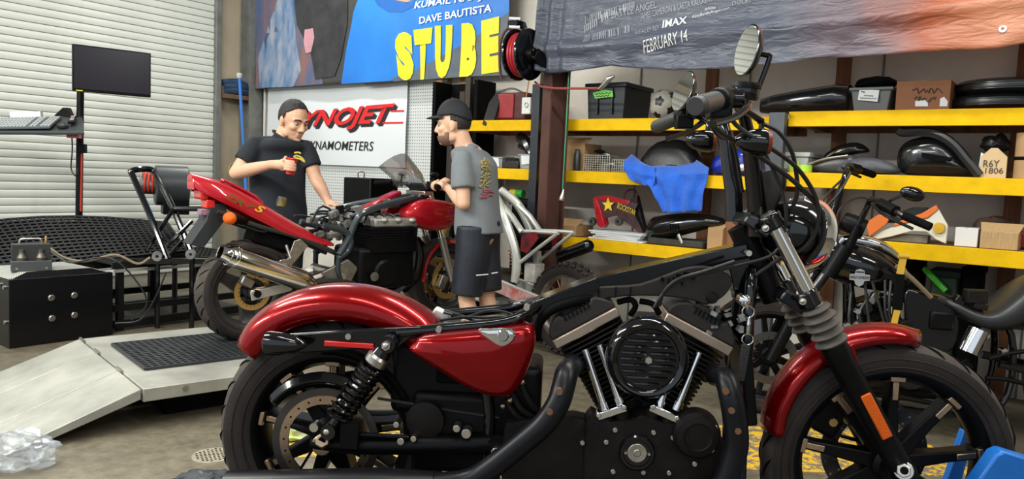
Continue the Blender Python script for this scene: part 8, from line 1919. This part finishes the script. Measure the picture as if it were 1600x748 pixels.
for s in (-1, 1):
    mb = MB(); mb.bar((-0.06, 0.10 * s, 0.335), (0.58, 0.10 * s, 0.45), 0.03, 0.065); mb.ob('swingarm', SILV, dbk, bevel=0.008)
    def wq(x, y, yy=0.12): p = Wp(x, y, yy); return V((p.x, s * yy, p.z))
    mb = MB(); mb.tube([wq(768, 296, 0.05), wq(780, 318, 0.10), wq(792, 350), wq(804, 388), wq(807, 415), wq(804, 440)], [0.03, 0.036, 0.036, 0.036, 0.034, 0.03], 10, smooth=4); mb.ob('frame_spar', SILV, dbk)
    mb = MB(); mb.tube([wq(782, 318, 0.09), wq(800, 338, 0.10), wq(816, 362, 0.10)], 0.022, 8); mb.ob('upper_spar', SILV, dbk)
    mb = MB(); mb.tube([wq(812, 361, 0.09), wq(840, 362, 0.10), wq(872, 364, 0.09)], 0.014, 8); mb.ob('subframe_rail', SILV, dbk)
    mb = MB(); mb.tube([wq(810, 412, 0.11), wq(840, 388, 0.10), wq(872, 364, 0.09)], 0.014, 8); mb.ob('subframe_strut', SILV, dbk)
    mb = MB(); mb.tube([(1.05, 0.03 * s, 0.90), (1.06, 0.05 * s, 0.7), (1.0, 0.08 * s, 0.34), (0.6, 0.10 * s, 0.30)], 0.018, 8, smooth=4); mb.ob('cradle_tube', SILV, dbk)
    mb = MB(); mb.cyl((1.08, 0.10 * s, 1.02), (1.28, 0.10 * s, 0.68), 0.028, 12); mb.ob('fork_upper', GOLD, dbk)
    mb = MB(); mb.cyl((1.28, 0.10 * s, 0.68), (1.45, 0.10 * s, 0.345), 0.024, 12); mb.ob('fork_lower', STEEL, dbk)
    mb = MB(); mb.tube([(1.07, 0.04 * s, 1.05), (1.05, 0.1 * s, 1.12), (0.98, 0.38 * s, 1.14)], 0.013, 8, smooth=3); mb.ob('handlebar', SB, dbk)
    mb = MB(); mb.plate([wq(816, 366), wq(836, 363), wq(842, 372), wq(824, 395), wq(814, 392)], (0, 0.008 * s, 0)); mb.ob('number_panel', mat('red_black_panel', (0.35, 0.012, 0.02), 0.4, col2=(0.015, 0.012, 0.012), vs=7), dbk)
mb = MB(); mb.box((0.80, 0, 0.44), (0.34, 0.24, 0.22)); mb.ob('engine_case', STEEL, dbk, bevel=0.04, seg=3)
mb = MB(); mb.box((0.90, 0, 0.66), (0.16, 0.16, 0.22)); mb.ob('engine_cylinder', mat('dirty_alu', (0.22, 0.21, 0.2), 0.5, 0.6, var=0.4, vs=12), dbk, bevel=0.01)
mb = MB(); pts = []
for k in range(8 * 10 + 1): a = 2 * PI * k / 10; pts.append(V((0.50 + 0.06 * k / 80 + 0.036 * math.cos(a), 0.036 * math.sin(a), 0.52 + 0.20 * k / 80)))
mb.tube(pts, 0.007, 6); mb.ob('shock_spring', mat('orange_spring', (0.45, 0.16, 0.04), 0.4), dbk)
mb = MB(); mb.cyl((0.50, 0, 0.45), (0.57, 0, 0.80), 0.018, 10); mb.ob('shock', STEEL, dbk)
mb = MB(); a, b = Wp(872, 402, -0.1), Wp(924, 382, -0.1); mb.tube([a, a + (b - a) * 0.05, b - (b - a) * 0.06, b], [0.025, 0.045, 0.048, 0.03], 18); mb.ob('silencer', GB, dbk)
mb = MB(); mb.plate([(0.62, 0.14, 0.40), (0.10, 0.135, 0.30), (0.0, 0.135, 0.335), (0.05, 0.135, 0.39), (0.60, 0.14, 0.47)], (0, 0.006, 0)); mb.ob('chain_guard', mat('white_red_plastic', (0.62, 0.60, 0.57), 0.5, col2=(0.5, 0.05, 0.03), vs=9), dbk)
mb = MB(); mb.box((0.38, 0, 0.78), (0.30, 0.15, 0.10)); mb.ob('airbox', MB_, dbk, bevel=0.02)
mb = MB(); mb.box((0.32, 0.02, 0.56), (0.10, 0.12, 0.14)); mb.ob('mud_flap', mat('dirty_white', (0.42, 0.40, 0.36), 0.6, var=0.3, vs=9), dbk, bevel=0.01)
mb = MB(); mb.tube([(0.9, 0.14, 0.35), (0.86, 0.22, 0.02)], 0.014, 8); mb.ob('side_stand', STEEL, dbk)
# carton and plank between dirt bike and column
t, b = carton('open brown carton on the lower shelf behind the dirt bike', 846, 900, 353, LZ[2], 5.05, 0.26, CARD, True)
t = thing('black_bin', 'tall black bin between the dirt bike and the dark rack post', 'bin'); b = front_box(798, 832, 312, 0.0, 5.1, 0.35); rbox(MB(), *b).ob('body', MB_, t, bevel=0.03); s0, s1, d0, d1, z0, z1 = b; rbox(MB(), s0 - 0.012, s1 + 0.012, d0 - 0.012, d1 + 0.012, z1 - 0.05, z1 + 0.002).ob('rim', SB, t, bevel=0.01)
RAGT = mat('striped_rag', (0.55, 0.03, 0.03), 0.7)
t = thing('striped_rag', 'red yellow and green striped rag roll on the black bin', 'rag'); a, b = at_D(788, 294, 5.2), at_D(818, 303, 5.2); a.z = b.z = z1 + 0.04
for k, m in enumerate((RAGT, mat('rag_yellow', (0.7, 0.55, 0.03), 0.7), mat('rag_green', (0.05, 0.4, 0.06), 0.7))): mb = MB(); mb.tube([a + (b - a) * (k / 3), a + (b - a) * ((k + 0.5) / 3), a + (b - a) * ((k + 1) / 3)], [0.034, 0.038, 0.034], 12); mb.ob('stripe', m, t)
t = thing('speaker_cabinet', 'black box cabinet standing behind the sport bike below the white banner', 'cabinet'); q = at_y(575, 278, 6.9)
mb = MB(); mb.box((q.x, q.y + 0.15, q.z / 2), (0.36, 0.34, q.z), Matrix.Rotation(-TH, 3, 'Z')); mb.ob('body', SB, t, bevel=0.01)
mb = MB(); mb.tube([q + V((-0.09, 0.02, 0)), q + V((-0.09, 0.02, 0.05)), q + V((-0.04, 0.02, 0.05)), q + V((-0.04, 0.02, 0))], 0.008, 6, smooth=3); mb.ob('handle', STEEL, t)
t = thing('yellow_coil', 'coil of yellow wire hung beside the roll-up door jamb', 'wire'); q = RW(S_L + 0.03, JD + 0.25, 1.19)
for k in range(4): mb = MB(); mb.tube([q + ES * (0.01 * k) + (ED * math.cos(a) + UP * math.sin(a) * 1.3) * (0.05 + 0.006 * k) for a in [2 * PI * j / 18 for j in range(18)]], 0.005, 6, closed=True); mb.ob('loop', mat('yellow_wire', (0.65, 0.45, 0.05), 0.5), t)
hv = at_z(470, 684, 0)
tag(crumple((hv.x, hv.y, 0.004), 0.10, 0.08, 0.10, 15, 30, 18, 0.3, 2.4).ob('safety_vest', mat('hi_vis_lime', (0.55, 0.72, 0.03), 0.6, col2=(0.5, 0.52, 0.5), vs=14), smooth=50), 'crumpled lime safety vest on the floor behind the rear wheel', 'vest')
